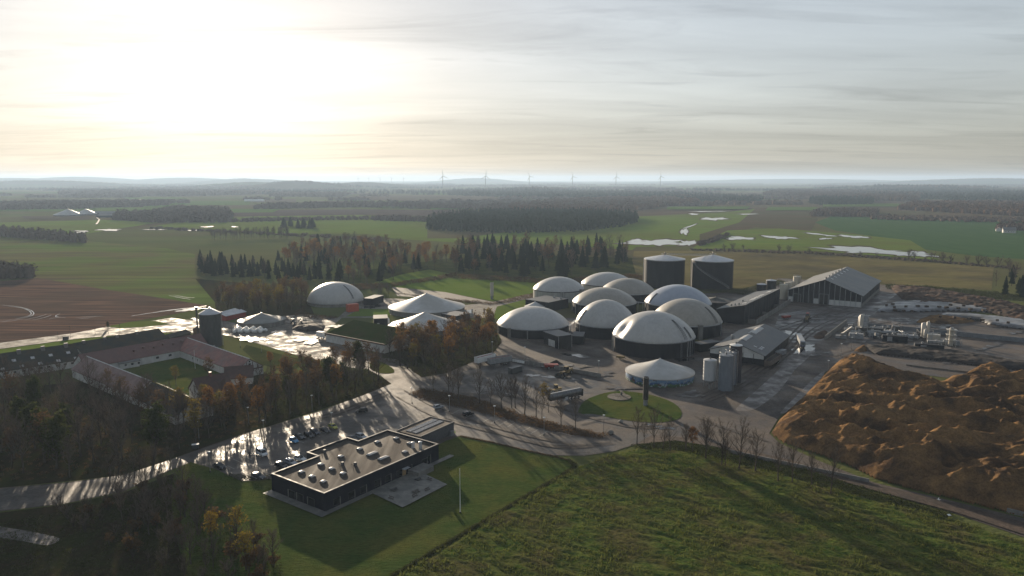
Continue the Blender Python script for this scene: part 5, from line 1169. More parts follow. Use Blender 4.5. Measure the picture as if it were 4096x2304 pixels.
undergrowth('tangled hedge along the lane below the row of bare trees', [(1590, 1122), (1700, 1112), (1830, 1134), (2000, 1178), (2150, 1226), (2400, 1296), (2390, 1304), (2140, 1244), (1990, 1200), (1810, 1156), (1690, 1132), (1620, 1132)], 0.95, (0.6, 1.4), M_lgreen, 35)
undergrowth('thicket of low brush below the road', [(-60, 1330), (100, 1300), (310, 1250), (440, 1200), (560, 1320), (700, 1420), (720, 1470), (-60, 1470)], 1.5, (0.5, 1.1), M_lgreen, 36)
undergrowth('shrubby bank along the black soil heap', [(2230, 716), (2340, 722), (2500, 735), (2600, 748), (2600, 760), (2480, 750), (2330, 735), (2235, 728)], 1.8, (0.9, 2.0), M_lgreen, 37)
undergrowth('brushy edge of the spruce stand', [(850, 720), (1000, 712), (1140, 690), (1400, 704), (1600, 690), (1640, 705), (1420, 716), (1130, 700), (990, 722), (880, 732)], 2.6, (1.2, 2.6), M_lbrown, 38)
undergrowth('grassy bank behind the flare', [(1000, 738), (1130, 752), (1240, 762), (1340, 738), (1440, 715), (1440, 724), (1345, 750), (1240, 768), (1120, 758)], 1.6, (0.7, 1.4), M_lbrown, 39)
undergrowth('dark bushes behind the lone dome', [(760, 775), (775, 790), (850, 800), (800, 805), (740, 795)], 1.8, (0.9, 1.8), M_lbrown, 40)
undergrowth('low hedge beside the car park corner', [(560, 1195), (612, 1212), (690, 1206), (692, 1198), (640, 1200), (590, 1195)], 0.8, (0.5, 0.9), M_lgreen, 41)
undergrowth('dark scrub behind the sloped black building', [(1740, 715), (1860, 730), (1960, 705), (1980, 712), (1870, 742), (1750, 730)], 1.9, (1.0, 2.0), M_lgreen, 42)
# ================================================================== FAR LAND: woods, hills, farms, wind turbines
def blob_template(seed, n, cone=False):
    """a far tree: a loose heap of facets"""
    rg = random.Random(seed); V, F = [], []
    for _ in range(n):
        a = rg.uniform(0, 6.28); z = rg.random()
        r_ = (1 - z) * 0.9 + 0.06 if cone else math.sqrt(max(0.05, 1 - (2 * z - 1) ** 2)) * rg.uniform(0.55, 1.0)
        c = Vector((math.cos(a) * r_ * 0.5, math.sin(a) * r_ * 0.5, z * (0.94 if cone else 0.85) + 0.08)); s_ = 0.16 if cone else 0.20; o = len(V)
        for k in range(3):
            V.append(tuple(c + Vector((rg.uniform(-1, 1), rg.uniform(-1, 1), rg.uniform(-1, 1))) * s_))
        F.append((o, o + 1, o + 2))
    if cone:
        o = len(V); V += [(0.22 * math.cos(k * 1.257), 0.22 * math.sin(k * 1.257), 0.05) for k in range(5)] + [(0, 0, 1.05)]; F += [(o + k, o + (k + 1) % 5, o + 5) for k in range(5)]
    else:
        o = len(V); V += [(0.30 * math.cos(k * 1.257), 0.30 * math.sin(k * 1.257), zz) for zz in (0.0, 0.62) for k in range(5)] + [(0, 0, 0.9)]
        F += [(o + k, o + (k + 1) % 5, o + 5 + (k + 1) % 5) for k in range(5)] + [(o + k, o + 5 + (k + 1) % 5, o + 5 + k) for k in range(5)] + [(o + 5 + k, o + 5 + (k + 1) % 5, o + 10) for k in range(5)]
    return np.array(V), np.array(F), np.zeros(len(F), dtype=int)
T_dec = [blob_template(800 + i, 26) for i in range(4)]
T_con = [blob_template(820 + i, 26, True) for i in range(4)]
M_farbare = leaf_mat('far_bare_wood', (0.095, 0.074, 0.060), (0.125, 0.096, 0.074), 0.0)
M_farcon = leaf_mat('far_spruce_wood', (0.020, 0.030, 0.018), (0.030, 0.040, 0.022), 0.0)
M_farrust = leaf_mat('far_rusty_wood', (0.115, 0.066, 0.038), (0.085, 0.060, 0.040), 0.0)
def forest(label, poly, dist, h0, h1, kind, seed, most=2600, wide=1.0, base=None):
    rg = random.Random(seed); pts = scatter(base or ov(poly), dist, rg, most, tries=min(60000, most * 14))
    temps = T_con if kind == 'c' else T_dec; VV, FF, o = [], [], 0
    for (x, y) in pts:
        V, F, _ = rg.choice(temps); h = rg.uniform(h0, h1); w_ = max(h * (0.5 if kind == 'c' else 0.8), dist * 1.05) * rg.uniform(0.8, 1.2) * wide; a = rg.uniform(0, 6.28); c, sn = math.cos(a), math.sin(a)
        Q = np.empty_like(V); Q[:, 0] = x + w_ * (V[:, 0] * c - V[:, 1] * sn); Q[:, 1] = y + w_ * (V[:, 0] * sn + V[:, 1] * c); Q[:, 2] = V[:, 2] * h + hill_z(x, y)
        VV.append(Q); FF.append(F + o); o += len(V)
    if VV:
        ob = link('forest', np_mesh('forest', np.concatenate(VV), np.concatenate(FF), [{'c': M_farcon, 'd': M_farbare, 'r': M_farrust}[kind]]))
        tag(ob, label, 'forest', None, 'stuff')
# ---- hills: low swells of the land near the skyline
HILLS = []      # (x, y, half width, half depth, height)
def hill_z(x, y):
    return sum(h * math.exp(-((x - cx) / w) ** 2 - ((y - cy) / d) ** 2) for cx, cy, w, d, h in HILLS)
def add_hill(px0, px1, d, h, depth=None):
    x0, x1 = (px0 * 1.59 - 2048) / FPX * d, (px1 * 1.59 - 2048) / FPX * d
    HILLS.append(((x0 + x1) / 2, d, (x1 - x0) / 2, depth or d * 0.09, h))
add_hill(-120, 200, 13500, 95, 1500); add_hill(60, 360, 14500, 118, 1500); add_hill(330, 620, 15000, 100, 1500); add_hill(520, 760, 12500, 76, 1200)
add_hill(640, 880, 6200, 58, 600); add_hill(520, 760, 7200, 46, 700); add_hill(-100, 300, 8200, 52, 800); add_hill(820, 1010, 7600, 44, 600)
add_hill(1100, 1300, 16000, 92, 1500); add_hill(1250, 1420, 5200, 18, 400); add_hill(1700, 2300, 17000, 76, 1600); add_hill(2250, 2800, 12000, 82, 1300); add_hill(2050, 2500, 6000, 26, 500)
def hills_mesh():
    for i, (cx, cy, w, d, h) in enumerate(HILLS):
        nx, ny = 120, 26; rg = np.random.default_rng(50 + i)
        X = np.linspace(-2.2, 2.2, nx); Y = np.linspace(-2.0, 2.0, ny); V = []
        for b in Y:
            for a in X:
                z = h * math.exp(-a * a - b * b) - h * math.exp(-4.0) * 0.9 - 0.3
                z += 10.0 * min(1.0, max(0.0, z / 25.0)) * (0.5 + 0.5 * mnoise.noise(Vector((a * 9 + i, b * 7, i * 3.1)))) + 5 * min(1.0, max(0, z / 20.0)) * rg.random()
                V.append((cx + a * w, cy + b * d, z))
        F = [(j * nx + k, j * nx + k + 1, (j + 1) * nx + k + 1, (j + 1) * nx + k) for j in range(ny - 1) for k in range(nx - 1)]
        o = link('hills', np_mesh('hills', V, F, [M_hill])); o['kind'] = 'structure'
M_hill = pm('wooded_hill', (0.040, 0.044, 0.028), (0.070, 0.058, 0.042), 0.004, 0.95, spec=0.0, c3=(0.060, 0.080, 0.034), scale3=0.0009, stretch=(1, 0.5, 1))
hills_mesh()
_hz = hill_z
# ---- woods by distance
forest('dark conifer plantation on the rise behind the spruce stand', [(1070, 578), (1150, 584), (1300, 588), (1450, 584), (1560, 572), (1605, 560), (1598, 548), (1500, 542), (1350, 538), (1180, 544), (1090, 556)], 9.5, 15, 20, 'c', 51, 2600)
bands = [  # label, polygon, spacing, heights, kind
    ('bare wood around the far white roofed farm', [(280, 552), (380, 560), (560, 560), (585, 545), (520, 535), (420, 538), (300, 540)], 13, 10, 16, 'd'),
    ('dark wood right of the far bright track', [(380, 540), (560, 552), (580, 535), (440, 528)], 12, 12, 18, 'd'),
    ('low bare hedge wood at the left edge of the fields', [(-60, 590), (60, 600), (215, 612), (218, 606), (100, 590), (-60, 578)], 9, 8, 13, 'd'),
    ('bare hedge at the left edge above the ploughed field', [(-60, 704), (85, 700), (82, 690), (-60, 684)], 5.5, 9, 13, 'd'),
    ('hazy wood across the left middle distance', [(-100, 530), (180, 526), (420, 519), (430, 511), (150, 512), (-100, 516)], 18, 11, 17, 'd'),
    ('hazy wood beyond the ploughed strip', [(640, 526), (900, 521), (1260, 530), (1280, 524), (900, 515), (680, 519)], 15, 10, 17, 'd'),
    ('rusty wood right of the plantation', [(1300, 540), (1600, 530), (1760, 510), (1740, 496), (1560, 500), (1400, 508), (1280, 520)], 19, 10, 17, 'r'),
    ('dark wood before the wind turbines', [(1130, 492), (1400, 500), (1700, 502), (1720, 490), (1500, 484), (1300, 482), (1140, 482)], 26, 14, 22, 'c'),
    ('dark wood on the right of the wind turbines', [(1700, 505), (1900, 512), (1920, 500), (1800, 494), (1700, 492)], 20, 12, 20, 'c'),
    ('rusty wood in the right middle distance', [(1920, 492), (2150, 506), (2300, 508), (2320, 492), (2150, 482), (1960, 480)], 24, 14, 22, 'r'),
    ('dark round wood beside the winter crop', [(2035, 512), (2070, 517), (2190, 516), (2200, 505), (2100, 500), (2040, 503)], 13, 14, 20, 'c'),
    ('bare wood behind the winter crop field', [(2040, 545), (2200, 546), (2210, 536), (2060, 532)], 12, 10, 15, 'd'),
    ('rusty trees at the right edge of the crop', [(2260, 528), (2440, 538), (2640, 548), (2640, 520), (2480, 516), (2300, 514)], 16, 12, 18, 'r'),
    ('bare scrub bordering the winter crop', [(2190, 552), (2400, 558), (2640, 562), (2640, 554), (2400, 550), (2200, 546)], 12, 5, 9, 'd'),
    ('dark wood along the right skyline', [(2150, 492), (2400, 505), (2640, 512), (2640, 488), (2400, 478), (2200, 476)], 26, 14, 22, 'c'),
    ('far wood in the centre haze', [(680, 494), (860, 496), (880, 488), (700, 486)], 24, 12, 18, 'd'),
    ('far dark wood at left haze', [(150, 490), (450, 494), (690, 488), (680, 484), (420, 484), (160, 484)], 26, 14, 22, 'd'),
    ('scrub line along the flooded meadow drain', [(1750, 614), (1800, 600), (1830, 590), (1836, 592), (1806, 606), (1760, 620)], 6, 3, 5, 'd'),
    ('hedge below the green field', [(380, 575), (700, 592), (960, 606), (960, 601), (700, 588), (380, 572)], 11, 2, 4, 'd'),
    ('hedge row of the far left fields', [(560, 560), (720, 556), (960, 552), (960, 549), (720, 552), (560, 556)], 10, 4, 8, 'd'),
    ('hedge of bare trees above the green field', [(940, 555), (1070, 558), (1075, 553), (945, 550)], 9, 7, 11, 'd'),
    ('brown brush along the meadow ditch', [(1740, 630), (2050, 640), (2340, 660), (2560, 678), (2560, 674), (2340, 655), (2050, 636), (1740, 627)], 5, 1.2, 2.6, 'd'),
]
for i, (lb, pl, ds, a, b, k) in enumerate(bands): forest(lb, pl, ds, a, b, k, 60 + i, 1500)
# scattered far woods and hedges beyond three kilometres: one mass for each depth
def far_mass(label, y0, y1, n, h0, h1, seed, kind, length):
    rg = random.Random(seed); VV, FF, o = [], [], 0; temps = T_con if kind == 'c' else T_dec
    for _ in range(n):
        px = rg.uniform(-60, 2640); py = y0 + (y1 - y0) * rg.random(); p = O(px, py); ln = rg.uniform(0.4, 1.6) * length; m = max(3, int(ln / 26))
        dy = rg.uniform(-0.12, 0.12)
        for k in range(m):
            for row_ in range(rg.randint(1, 3)):
                V, F, _ = rg.choice(temps); h = rg.uniform(h0, h1); w_ = rg.uniform(24, 38)
                x, y = p.x + ln * (k / m - 0.5) + rg.uniform(-8, 8), p.y + dy * ln * (k / m - 0.5) + row_ * 22 + rg.uniform(-8, 8)
                Q = np.empty_like(V); Q[:, 0] = x + w_ * V[:, 0]; Q[:, 1] = y + w_ * V[:, 1]; Q[:, 2] = V[:, 2] * h + hill_z(x, y)
                VV.append(Q); FF.append(F + o); o += len(V)
    ob = link('forest', np_mesh('forest', np.concatenate(VV), np.concatenate(FF), [{'c': M_farcon, 'd': M_farbare, 'r': M_farrust}[kind]]))
    tag(ob, label, 'forest', None, 'stuff')
far_mass('scattered bare copses and hedges in the middle distance', 492, 520, 34, 9, 16, 91, 'd', 300)
far_mass('scattered dark copses in the far distance', 474, 492, 42, 12, 20, 92, 'c', 420)
far_mass('scattered bare copses in the far distance', 468, 486, 46, 12, 20, 93, 'd', 560)
far_mass('last hazy rows of trees below the skyline', 461, 470, 44, 14, 22, 94, 'd', 1000)

# ---- wind turbines
M_turb = pm('turbine_backlit_grey', (0.06, 0.062, 0.065), None, rough=0.6)  # white turbines coloured dark: their backlit shade is put into the colour
def turbine(label, px, hub_y, d, blade, yaw, spin, group):
    x = (px * 1.59 - 2048) / FPX * d; hub = CAM_H + (Y_INF - hub_y * 1.59) * d / FPX
    t = thing('wind_turbine', label, 'wind turbine', (x, d, hill_z(x, d)), yaw, group); z0 = hill_z(x, d)
    hz = hub - z0
    MB().lathe([(3.6, 0), (2.4, hz - 1.5)], 12).build('tower', M_turb, t, True)
    MB().b2((-2.0, -7, hz - 2), (2.0, 4.5, hz + 2)).build('nacelle', M_turb, t)
    hb_ = MB().lathe([(2.0, 0), (1.6, 1.8), (0.3, 3.0)], 10).build('hub', M_turb, t, True); hb_.matrix_local = Matrix.Translation((0, -7, hz)) @ Matrix.Rotation(math.pi / 2, 4, 'X')
    for k in range(3):
        b = MB(); L_ = blade
        sec_ = [(0.0, 1.3, 1.0), (0.12, 1.9, 0.8), (0.25, 2.6, 0.6), (0.6, 1.6, 0.35), (1.0, 0.5, 0.12)]
        V = [(s_ * c / 2, tt * q_ / 2, u * L_) for u, c, tt in sec_ for s_, q_ in ((-2.0, -1), (2.0, -1), (2.0, 1), (-2.0, 1))]
        b.add(V, [(j * 4 + i, j * 4 + (i + 1) % 4, j * 4 + 4 + (i + 1) % 4, j * 4 + 4 + i) for j in range(4) for i in range(4)] + [(0, 1, 2, 3), (16, 17, 18, 19)])
        o = b.build('blade', M_turb, t); o.matrix_local = Matrix.Translation((0, -8.2, hz)) @ Matrix.Rotation(spin + k * 2 * math.pi / 3, 4, 'Y')
for i, (px, hy, d, sp, nm) in enumerate([(1115.5, 443, 6500, -8, 'nearest'), (1222, 443, 6600, 4, 'second'), (1331, 444.5, 7600, -25, 'third'), (1438.5, 444.5, 7700, -18, 'fourth'), (1547, 444.5, 7700, -3, 'fifth'), (1657.5, 444, 7600, -12, 'sixth')]):
    turbine('large white wind turbine on the skyline, %s of the large six from the left' % ['first', 'second', 'third', 'fourth', 'fifth', 'sixth'][i], px, hy, d, 58, R(34), R(sp), 'six large wind turbines on the skyline')
for i, px in enumerate((905, 931.5, 959.5, 988, 1018)):
    turbine('tiny distant wind turbine, %s of the five small ones from the left' % ['first', 'second', 'third', 'fourth', 'fifth'][i], px, 447.6 + 0.25 * i, 13500, 42, R(20), R(-10 + 30 * i), 'five tiny wind turbines on the skyline')

# ---- far farms and houses
def far_house(label, px, py, L_, w_, he, hr, rz, roof, wall, name='far_barn', cat='barn'):
    p = O(px, py); d = Vector((math.cos(rz), math.sin(rz), 0)) * L_ / 2; up_ = Vector((0, 0, hr))
    return House(name, label, p - d + up_, p + d + up_, hr, w_, he, roof, wall, cat=cat, over=0.6)
p_ = O(176, 541); q_ = O(221, 539)
for (px, py, r_, h_, lb) in ((172, 543, 30, 13, 'larger pale pyramid tank roof at the far left farm'), (217, 541, 24, 12, 'smaller pale pyramid tank roof at the far left farm')):
    p = O(px, py); t = thing('far_tank', lb, 'tank', (p.x, p.y, 0)); MB().lathe([(r_, 0), (r_, 3)], 24).build('wall', M_concwall, t); MB().lathe([(r_ * 1.02, 3), (0.5, h_ + 3)], 24).build('roof', M_conewhite, t)
far_house('long low barn at the far left farm', 275, 540, 150, 12, 4, 8, R(4), M_fibre, M_black)
far_house('pale roofed barn with shining skylights at the far left farm', 300, 546, 90, 14, 4, 8, R(-4), M_fibre, M_black)
far_house('barn among trees right of the far left farm', 375, 545, 110, 12, 4, 7, R(2), M_darkroof, M_plaster)
far_house('far white roofed farmstead in the haze', 640, 507, 70, 10, 4, 8, R(8), M_white, M_plaster)
h1_ = far_house('white house with grey roof beside the winter crop', 2538, 586, 17, 5.5, 4.5, 9, R(-25), M_fibre, M_plaster, 'far_house', 'house')
for x in (-5, -1.5, 2, 5.5): h1_.window(x, 2.2, 1.2, 1.4, -1)
h2_ = far_house('small white cottage left of the grey roofed house by the crop', 2513, 582, 10, 4.5, 3.6, 7, R(60), M_brownroof, M_plaster, 'far_house', 'house')
for x in (-2.5, 1.5): h2_.window(x, 2.0, 1.0, 1.2, -1)
forest('garden trees behind the white house by the crop', [(2505, 578), (2600, 582), (2600, 572), (2515, 570)], 6, 6, 11, 'd', 99)
far_house('far red roofed village row in the rusty wood', 1490, 506, 120, 9, 4, 8, R(3), M_tilered, M_plaster, 'far_house', 'house')
far_house('far pale hall beyond the marsh', 2220, 478, 150, 14, 6, 10, R(-5), M_fibre, M_plaster)
for i, (pts, wdt) in enumerate(((([(355, 497), (352, 505), (356, 513), (364, 520), (366, 525)]), 1.7), ([(243, 549), (250, 554), (246, 562), (242, 566)], 2.2))):
    a = [(x - wdt * (0.5 + 0.9 * k / len(pts)), y) for k, (x, y) in enumerate(pts)] + [(x + wdt * (0.5 + 0.9 * k / len(pts)), y) for k, (x, y) in reversed(list(enumerate(pts)))]
    sheet('far_road', ov(a), 1.6 + i * 0.1, M_conc)

# ---- the air
hz_b = 0.000076
mh = bpy.data.materials.new('haze_air'); mh.use_nodes = True; nd, lk = mh.node_tree.nodes, mh.node_tree.links
nd.remove(nd['Principled BSDF'])
pv = nd.new('ShaderNodeVolumePrincipled'); pv.inputs['Color'].default_value = (0.50, 0.66, 0.88, 1); pv.inputs['Density'].default_value = hz_b; pv.inputs['Anisotropy'].default_value = 0.25
lk.new(pv.outputs[0], nd['Material Output'].inputs['Volume'])
hzo = MB().b2((-31000, -1000, -1.0), (31000, 31000, 178)).build('haze', mh); hzo['kind'] = 'stuff'; tag(hzo, 'pale blue haze hanging over the whole plain', 'haze')
# ================================================================== HEAPS, ROUGH MEADOW, HEDGES
def fbm(x, y, s, oct_=4, seed=0.0):
    v = 0; a = 1; t = 0
    for k in range(oct_):
        v += a * mnoise.noise(Vector((x / s, y / s, seed + k * 7.3))); t += a; a *= 0.55; s *= 0.5
    return v / t
def edge_dist(x, y, poly):
    d = 1e9; n = len(poly)
    for i in range(n):
        ax, ay = poly[i][0], poly[i][1]; bx, by = poly[(i + 1) % n][0], poly[(i + 1) % n][1]
        vx, vy = bx - ax, by - ay; t = max(0, min(1, ((x - ax) * vx + (y - ay) * vy) / (vx * vx + vy * vy + 1e-9)))
        d = min(d, math.hypot(x - ax - t * vx, y - ay - t * vy))
    return d
def heightfield(name, poly, step, fn, mats, z0=0.0, smooth=False, org=True):
    """a mesh over a world polygon; fn(x, y, distance to the edge) gives the height"""
    xs = [p[0] for p in poly]; ys = [p[1] for p in poly]; idx = {}; V = []; F = []
    nx = int((max(xs) - min(xs)) / step) + 2; ny = int((max(ys) - min(ys)) / step) + 2
    for j in range(ny):
        for i in range(nx):
            x, y = min(xs) + i * step, min(ys) + j * step
            if inside((x, y), poly): idx[(i, j)] = len(V); V.append((x, y, z0 + fn(x, y, edge_dist(x, y, poly))))
    for (i, j) in list(idx):
        q_ = [(i, j), (i + 1, j), (i + 1, j + 1), (i, j + 1)]
        if all(k in idx for k in q_): F.append([idx[k] for k in q_])
    ox, oy = (sum(xs) / len(xs), sum(ys) / len(ys)) if org else (0, 0)
    o = link(name, np_mesh(name, np.array(V) - np.array([ox, oy, 0]), F, mats, smooth=smooth)); o.location = (ox, oy, 0)
    return o
M_heap = pm('fibre_heap', (0.250, 0.148, 0.068), (0.155, 0.094, 0.047), 0.35, 0.9, spec=0.0, bump=2.2, bscale=3.0, c3=(0.072, 0.048, 0.032), scale3=0.085, grain=0.3, gscale=2.0)
M_soil = pm('black_soil', (0.030, 0.024, 0.021), (0.048, 0.036, 0.029), 0.5, 0.85, spec=0.2, bump=1.4, bscale=1.2, c3=(0.022, 0.019, 0.018), scale3=0.1)
M_redsoil = pm('red_brown_soil', (0.095, 0.055, 0.036), (0.060, 0.040, 0.030), 0.4, 0.9, spec=0.1, bump=1.4, bscale=1.2, c3=(0.045, 0.033, 0.026), scale3=0.1)
M_plastic = pm('grey_plastic_sheet', (0.21, 0.21, 0.22), (0.10, 0.10, 0.105), 0.3, 0.3, 0.6, spec=0.5, bump=1.3, bscale=0.9, stretch=(0.5, 1.4, 1), c3=(0.07, 0.068, 0.066), scale3=0.07)
hp = ov([(1938, 1092), (1962, 1052), (2020, 1000), (2072, 945), (2105, 915), (2135, 903), (2185, 915), (2225, 935), (2270, 955), (2330, 972), (2390, 968), (2430, 945), (2470, 928), (2510, 940), (2560, 955), (2680, 985), (2680, 1332), (2560, 1298), (2400, 1258), (2290, 1232), (2200, 1205), (2130, 1170), (2050, 1142), (1970, 1115)])
def heap_fn(x, y, d):
    p = PX((x, y, 0)); u = p[0] / 1.59
    top = 8.2 + 4.5 * fbm(x, y, 30, 2, 3.1)
    top *= 0.70 + 0.36 * min(1, max(0, (u - 2000) / 260))
    w1, w2 = 3.0 * fbm(x, y, 14, 2, 31.0), 3.0 * fbm(x, y, 14, 2, 41.0)
    g = fbm((x + w1) * 0.6 + 0.5 * y, y + w2, 15, 2, 1.7); rid = (1 - min(1, abs(g) * 2.5)) ** 1.5
    g2 = fbm(x - 0.4 * y + w2, y + w1, 9, 2, 21.0); rid2 = (1 - min(1, abs(g2) * 2.6)) ** 1.3
    h = top * 0.50 + 4.6 * rid + 1.7 * rid2 + 0.8 * fbm(x, y, 6, 2, 9.0) - 1.2
    h = max(0.6, h)
    h = h * (1 - math.exp(-d * 1.2 / max(0.8, h) * 1.5))
    return h + min(1.0, d / 3) * (0.42 * fbm(x, y, 2.2, 3, 5.5) + 0.34 * fbm(x, y, 0.9, 2, 15.5)) - 0.15
tag(heightfield('fibre_heap', hp, 0.42, heap_fn, [M_heap]), 'huge rough orange brown heap of fibre beside the lane', 'heap')
def pile(name, label, poly, top, mat, step=0.6, rough=0.5, seed=1.0, slope=0.8, cat='heap', pts=None):
    P_ = pts or ov(poly)
    def fn(x, y, d): h = top * (1 + 0.5 * fbm(x, y, 9, 2, seed)); return h * (1 - math.exp(-d * slope / h * 1.3)) + rough * min(1, d / 2) * (fbm(x, y, 3.0, 3, seed + 4) + 0.4 * fbm(x, y, 1.0, 2, seed + 9)) - 0.12
    return tag(heightfield(name, P_, step, fn, [mat]), label, cat)
pile('soil_heap', 'dark soil heap leaning on the concrete wall beside the loader', None, 3.0, M_soil, 0.4, 0.4, 2.0, pts=[W(1880 + a * .2213, 1380 + b * .2213) for a, b in ((1400, 345), (1480, 310), (1560, 300), (1640, 320), (1700, 355), (1690, 375), (1560, 370), (1420, 362))])
pile('soil_heap', 'black soil heap in front of the grey conical cover', [(735, 818), (790, 812), (820, 820), (815, 832), (770, 836), (735, 830)], 2.4, M_soil, 0.5, 0.4, 3.0)
pile('soil_heap', 'low dark mound left of the grey conical cover', [(640, 803), (655, 797), (668, 803), (668, 815), (648, 818)], 1.8, M_soil, 0.5, 0.3, 3.6)
pile('soil_bank', 'long bank of dark red brown soil below the dark spruces', [(2235, 722), (2330, 728), (2430, 745), (2520, 760), (2640, 790), (2640, 822), (2540, 800), (2440, 778), (2360, 768), (2310, 770), (2265, 752)], 3.4, M_redsoil, 0.9, 1.4, 4.0, cat='bank')
pile('soil_bank', 'low black bank across the yard above the orange heap', [(2160, 872), (2260, 868), (2400, 885), (2530, 905), (2640, 925), (2640, 940), (2500, 928), (2350, 908), (2200, 893)], 2.2, M_soil, 0.7, 0.6, 5.0, cat='bank')
pile('chip_pile', 'small orange pile in front of the gas plant', None, 2.2, M_heap, 0.4, 0.3, 6.0, pts=[W(3250 + a * .2717, 1220 + b * .2717) for a, b in ((600, 680), (640, 640), (720, 600), (800, 600), (830, 640), (800, 690), (700, 705))])
pile('chip_pile', 'flat orange heap between the grey plastic clamps', None, 2.0, M_heap, 0.6, 0.4, 6.5, pts=[W(3250 + a * .2717, 1220 + b * .2717) for a, b in ((1700, 170), (1850, 150), (2100, 190), (2420, 250), (2200, 280), (1900, 290), (1730, 270), (1500, 270), (1560, 220))])
pile('chip_pile', 'pale brown pile beside the gas plant wall', None, 1.6, M_redsoil, 0.4, 0.3, 7.0, pts=[W(3250 + a * .2717, 1220 + b * .2717) for a, b in ((0, 470), (60, 410), (160, 380), (240, 400), (220, 470), (150, 505), (30, 500))])
# silage clamps under grey plastic
q1 = lambda zx, zy: (3250 + zx * 0.2717, 1220 + zy * 0.2717)
def clamp(label, pts, top, seed):
    P_ = [W(*q1(a, b)) for a, b in pts]
    def fn(x, y, d): return top * (1 - math.exp(-d * 1.1)) + 0.35 * fbm(x, y, 5, 3, seed) * min(1, d) + 0.12 * fbm(x, y, 1.2, 2, seed)
    return tag(heightfield('silage_clamp', P_, 0.6, fn, [M_plastic]), label, 'silage clamp', 'silage clamps under grey plastic')
clamp('farther silage clamp under grey plastic with rows of bales', [(930, 110), (1010, 40), (1200, -20), (1600, -40), (2100, -10), (2600, 30), (3000, 60), (3150, 110), (2500, 110), (2000, 95), (1500, 110), (1100, 105)], 2.2, 1.0)
clamp('nearer silage clamp under grey plastic, curved at its right end', [(1880, 150), (2300, 165), (2700, 200), (3100, 250), (3300, 330), (3250, 400), (3000, 360), (2600, 300), (2450, 240), (2200, 215), (1950, 190)], 2.4, 2.0)
M_bale = pm('brown_bale', (0.085, 0.060, 0.042), (0.055, 0.042, 0.034), 2.0, 0.9, spec=0.1, bump=0.8, bscale=6)
BALES = [(1090, 10), (1205, 40), (1215, 85), (1340, 95), (1465, 100), (1375, 30), (1550, 25), (1680, 30), (1865, 35), (1975, 42), (2145, 55), (2325, 68), (2515, 85), (2030, 5), (2225, 15), (2420, 22), (1880, 175), (2090, 185), (2305, 210), (2500, 230), (2700, 60), (2850, 75), (1180, -5), (2620, 110), (2760, 120), (2930, 100), (2720, 235), (2880, 270)]
bale_me = None
for i, (a, b) in enumerate(BALES):
    p = W(*q1(a, b), 2.2); t = thing('straw_bale', 'brown square bale weighing down the grey plastic of the silage clamps', 'bale', (p.x, p.y, 2.0), vr.uniform(0, 1.5), 'bales on the silage clamps')
    if bale_me is None:
        m = MB().box((0, 0, 0.6), (2.2, 1.5, 1.2)); bale_me = m.mesh('bale', M_bale)
        m = MB(); [m.box((x_, 0, 0.6), (0.06, 1.54, 1.24)) for x_ in (-0.6, 0.6)]; bale_tw = m.mesh('twine', M_darksteel)
    link('bale', bale_me, t); link('twine', bale_tw, t)

# the rough meadow in the foreground: real ridges and tufts
mp_ = ov([(1440, 1182), (1520, 1150), (1610, 1132), (1700, 1132), (1820, 1158), (1990, 1202), (2150, 1248), (2400, 1308), (2660, 1392), (2660, 1520), (880, 1520), (1000, 1452), (1225, 1312)])
_ra, _rb = O(1620, 1150), O(2576, 1380); _rw = math.atan2(_rb.y - _ra.y, _rb.x - _ra.x); ca, sa = math.cos(-_rw), math.sin(-_rw)
M_tuft = pm('rough_meadow', (0.048, 0.078, 0.019), (0.086, 0.104, 0.028), 0.6, 0.9, spec=0.0, bump=1.8, bscale=3.5, c3=(0.078, 0.072, 0.030), scale3=0.09, grain=0.45, gscale=2.2, stretch=(0.5, 1.6, 1), rot=-_rw, lo=0.4, hi=0.6)
def meadow_fn(x, y, d):
    a, b = x * ca - y * sa, x * sa + y * ca         # b across the swaths
    w_ = 4.0 * fbm(x, y, 10, 2, 3)
    r_ = math.sin(b * 1.5 + w_) * 0.16 * max(0.0, 0.35 + 1.6 * fbm(x, y, 16, 2, 8))
    return 0.02 + min(1, d / 1.5) * (0.42 + r_ + 0.45 * fbm(x, y, 13, 2, 12) + 0.30 * fbm(a / 2.2, b, 1.7, 3, 2) + 0.16 * fbm(x, y, 0.8, 2, 6))
mo = heightfield('meadow', mp_, 0.36, meadow_fn, [M_tuft], 0.04); mo['kind'] = 'structure'
T_tuft = []
for i in range(3):
    rg = random.Random(900 + i); V, F = [], []
    for k in range(9):
        a = rg.uniform(0, 6.28); c = Vector((rg.gauss(0, .3), rg.gauss(0, .3), 0)); o = len(V); s_ = Vector((-math.sin(a), math.cos(a), 0)) * 0.10; tip = c + Vector((math.cos(a) * .35, math.sin(a) * .35, rg.uniform(.6, 1.1)))
        V += [tuple(c - s_), tuple(c + s_), tuple(tip)]; F.append((o, o + 1, o + 2))
    T_tuft.append((np.array(V), np.array(F), np.zeros(len(F), dtype=int)))
M_blade = leaf_mat('grass_blades', (0.075, 0.110, 0.026), (0.130, 0.135, 0.042), 0.45)
def tufts(label, P_, dist, sizes, seed, most=16000, z=0.1, mat=None, mask=False):
    pts = scatter(P_, dist, random.Random(seed), most, tries=most * 6)
    if mask: pts = [p for p in pts if fbm(p[0] * ca - p[1] * sa * 1.0, (p[0] * sa + p[1] * ca) * 2.2, 7, 3, 51) > -0.06]
    o = merge('grass', label, 'grass', pts, T_tuft, sizes, [mat or M_blade], 'stuff', 0.8, seed)
    o.location.z = z
tufts('long tufts of grass on the rough foreground meadow', mp_, 0.30, (0.3, 1.0), 71, 20000, 0.30, mask=True)
M_bladeg = leaf_mat('lawn_blades', (0.056, 0.088, 0.022), (0.084, 0.105, 0.028), 0.45)
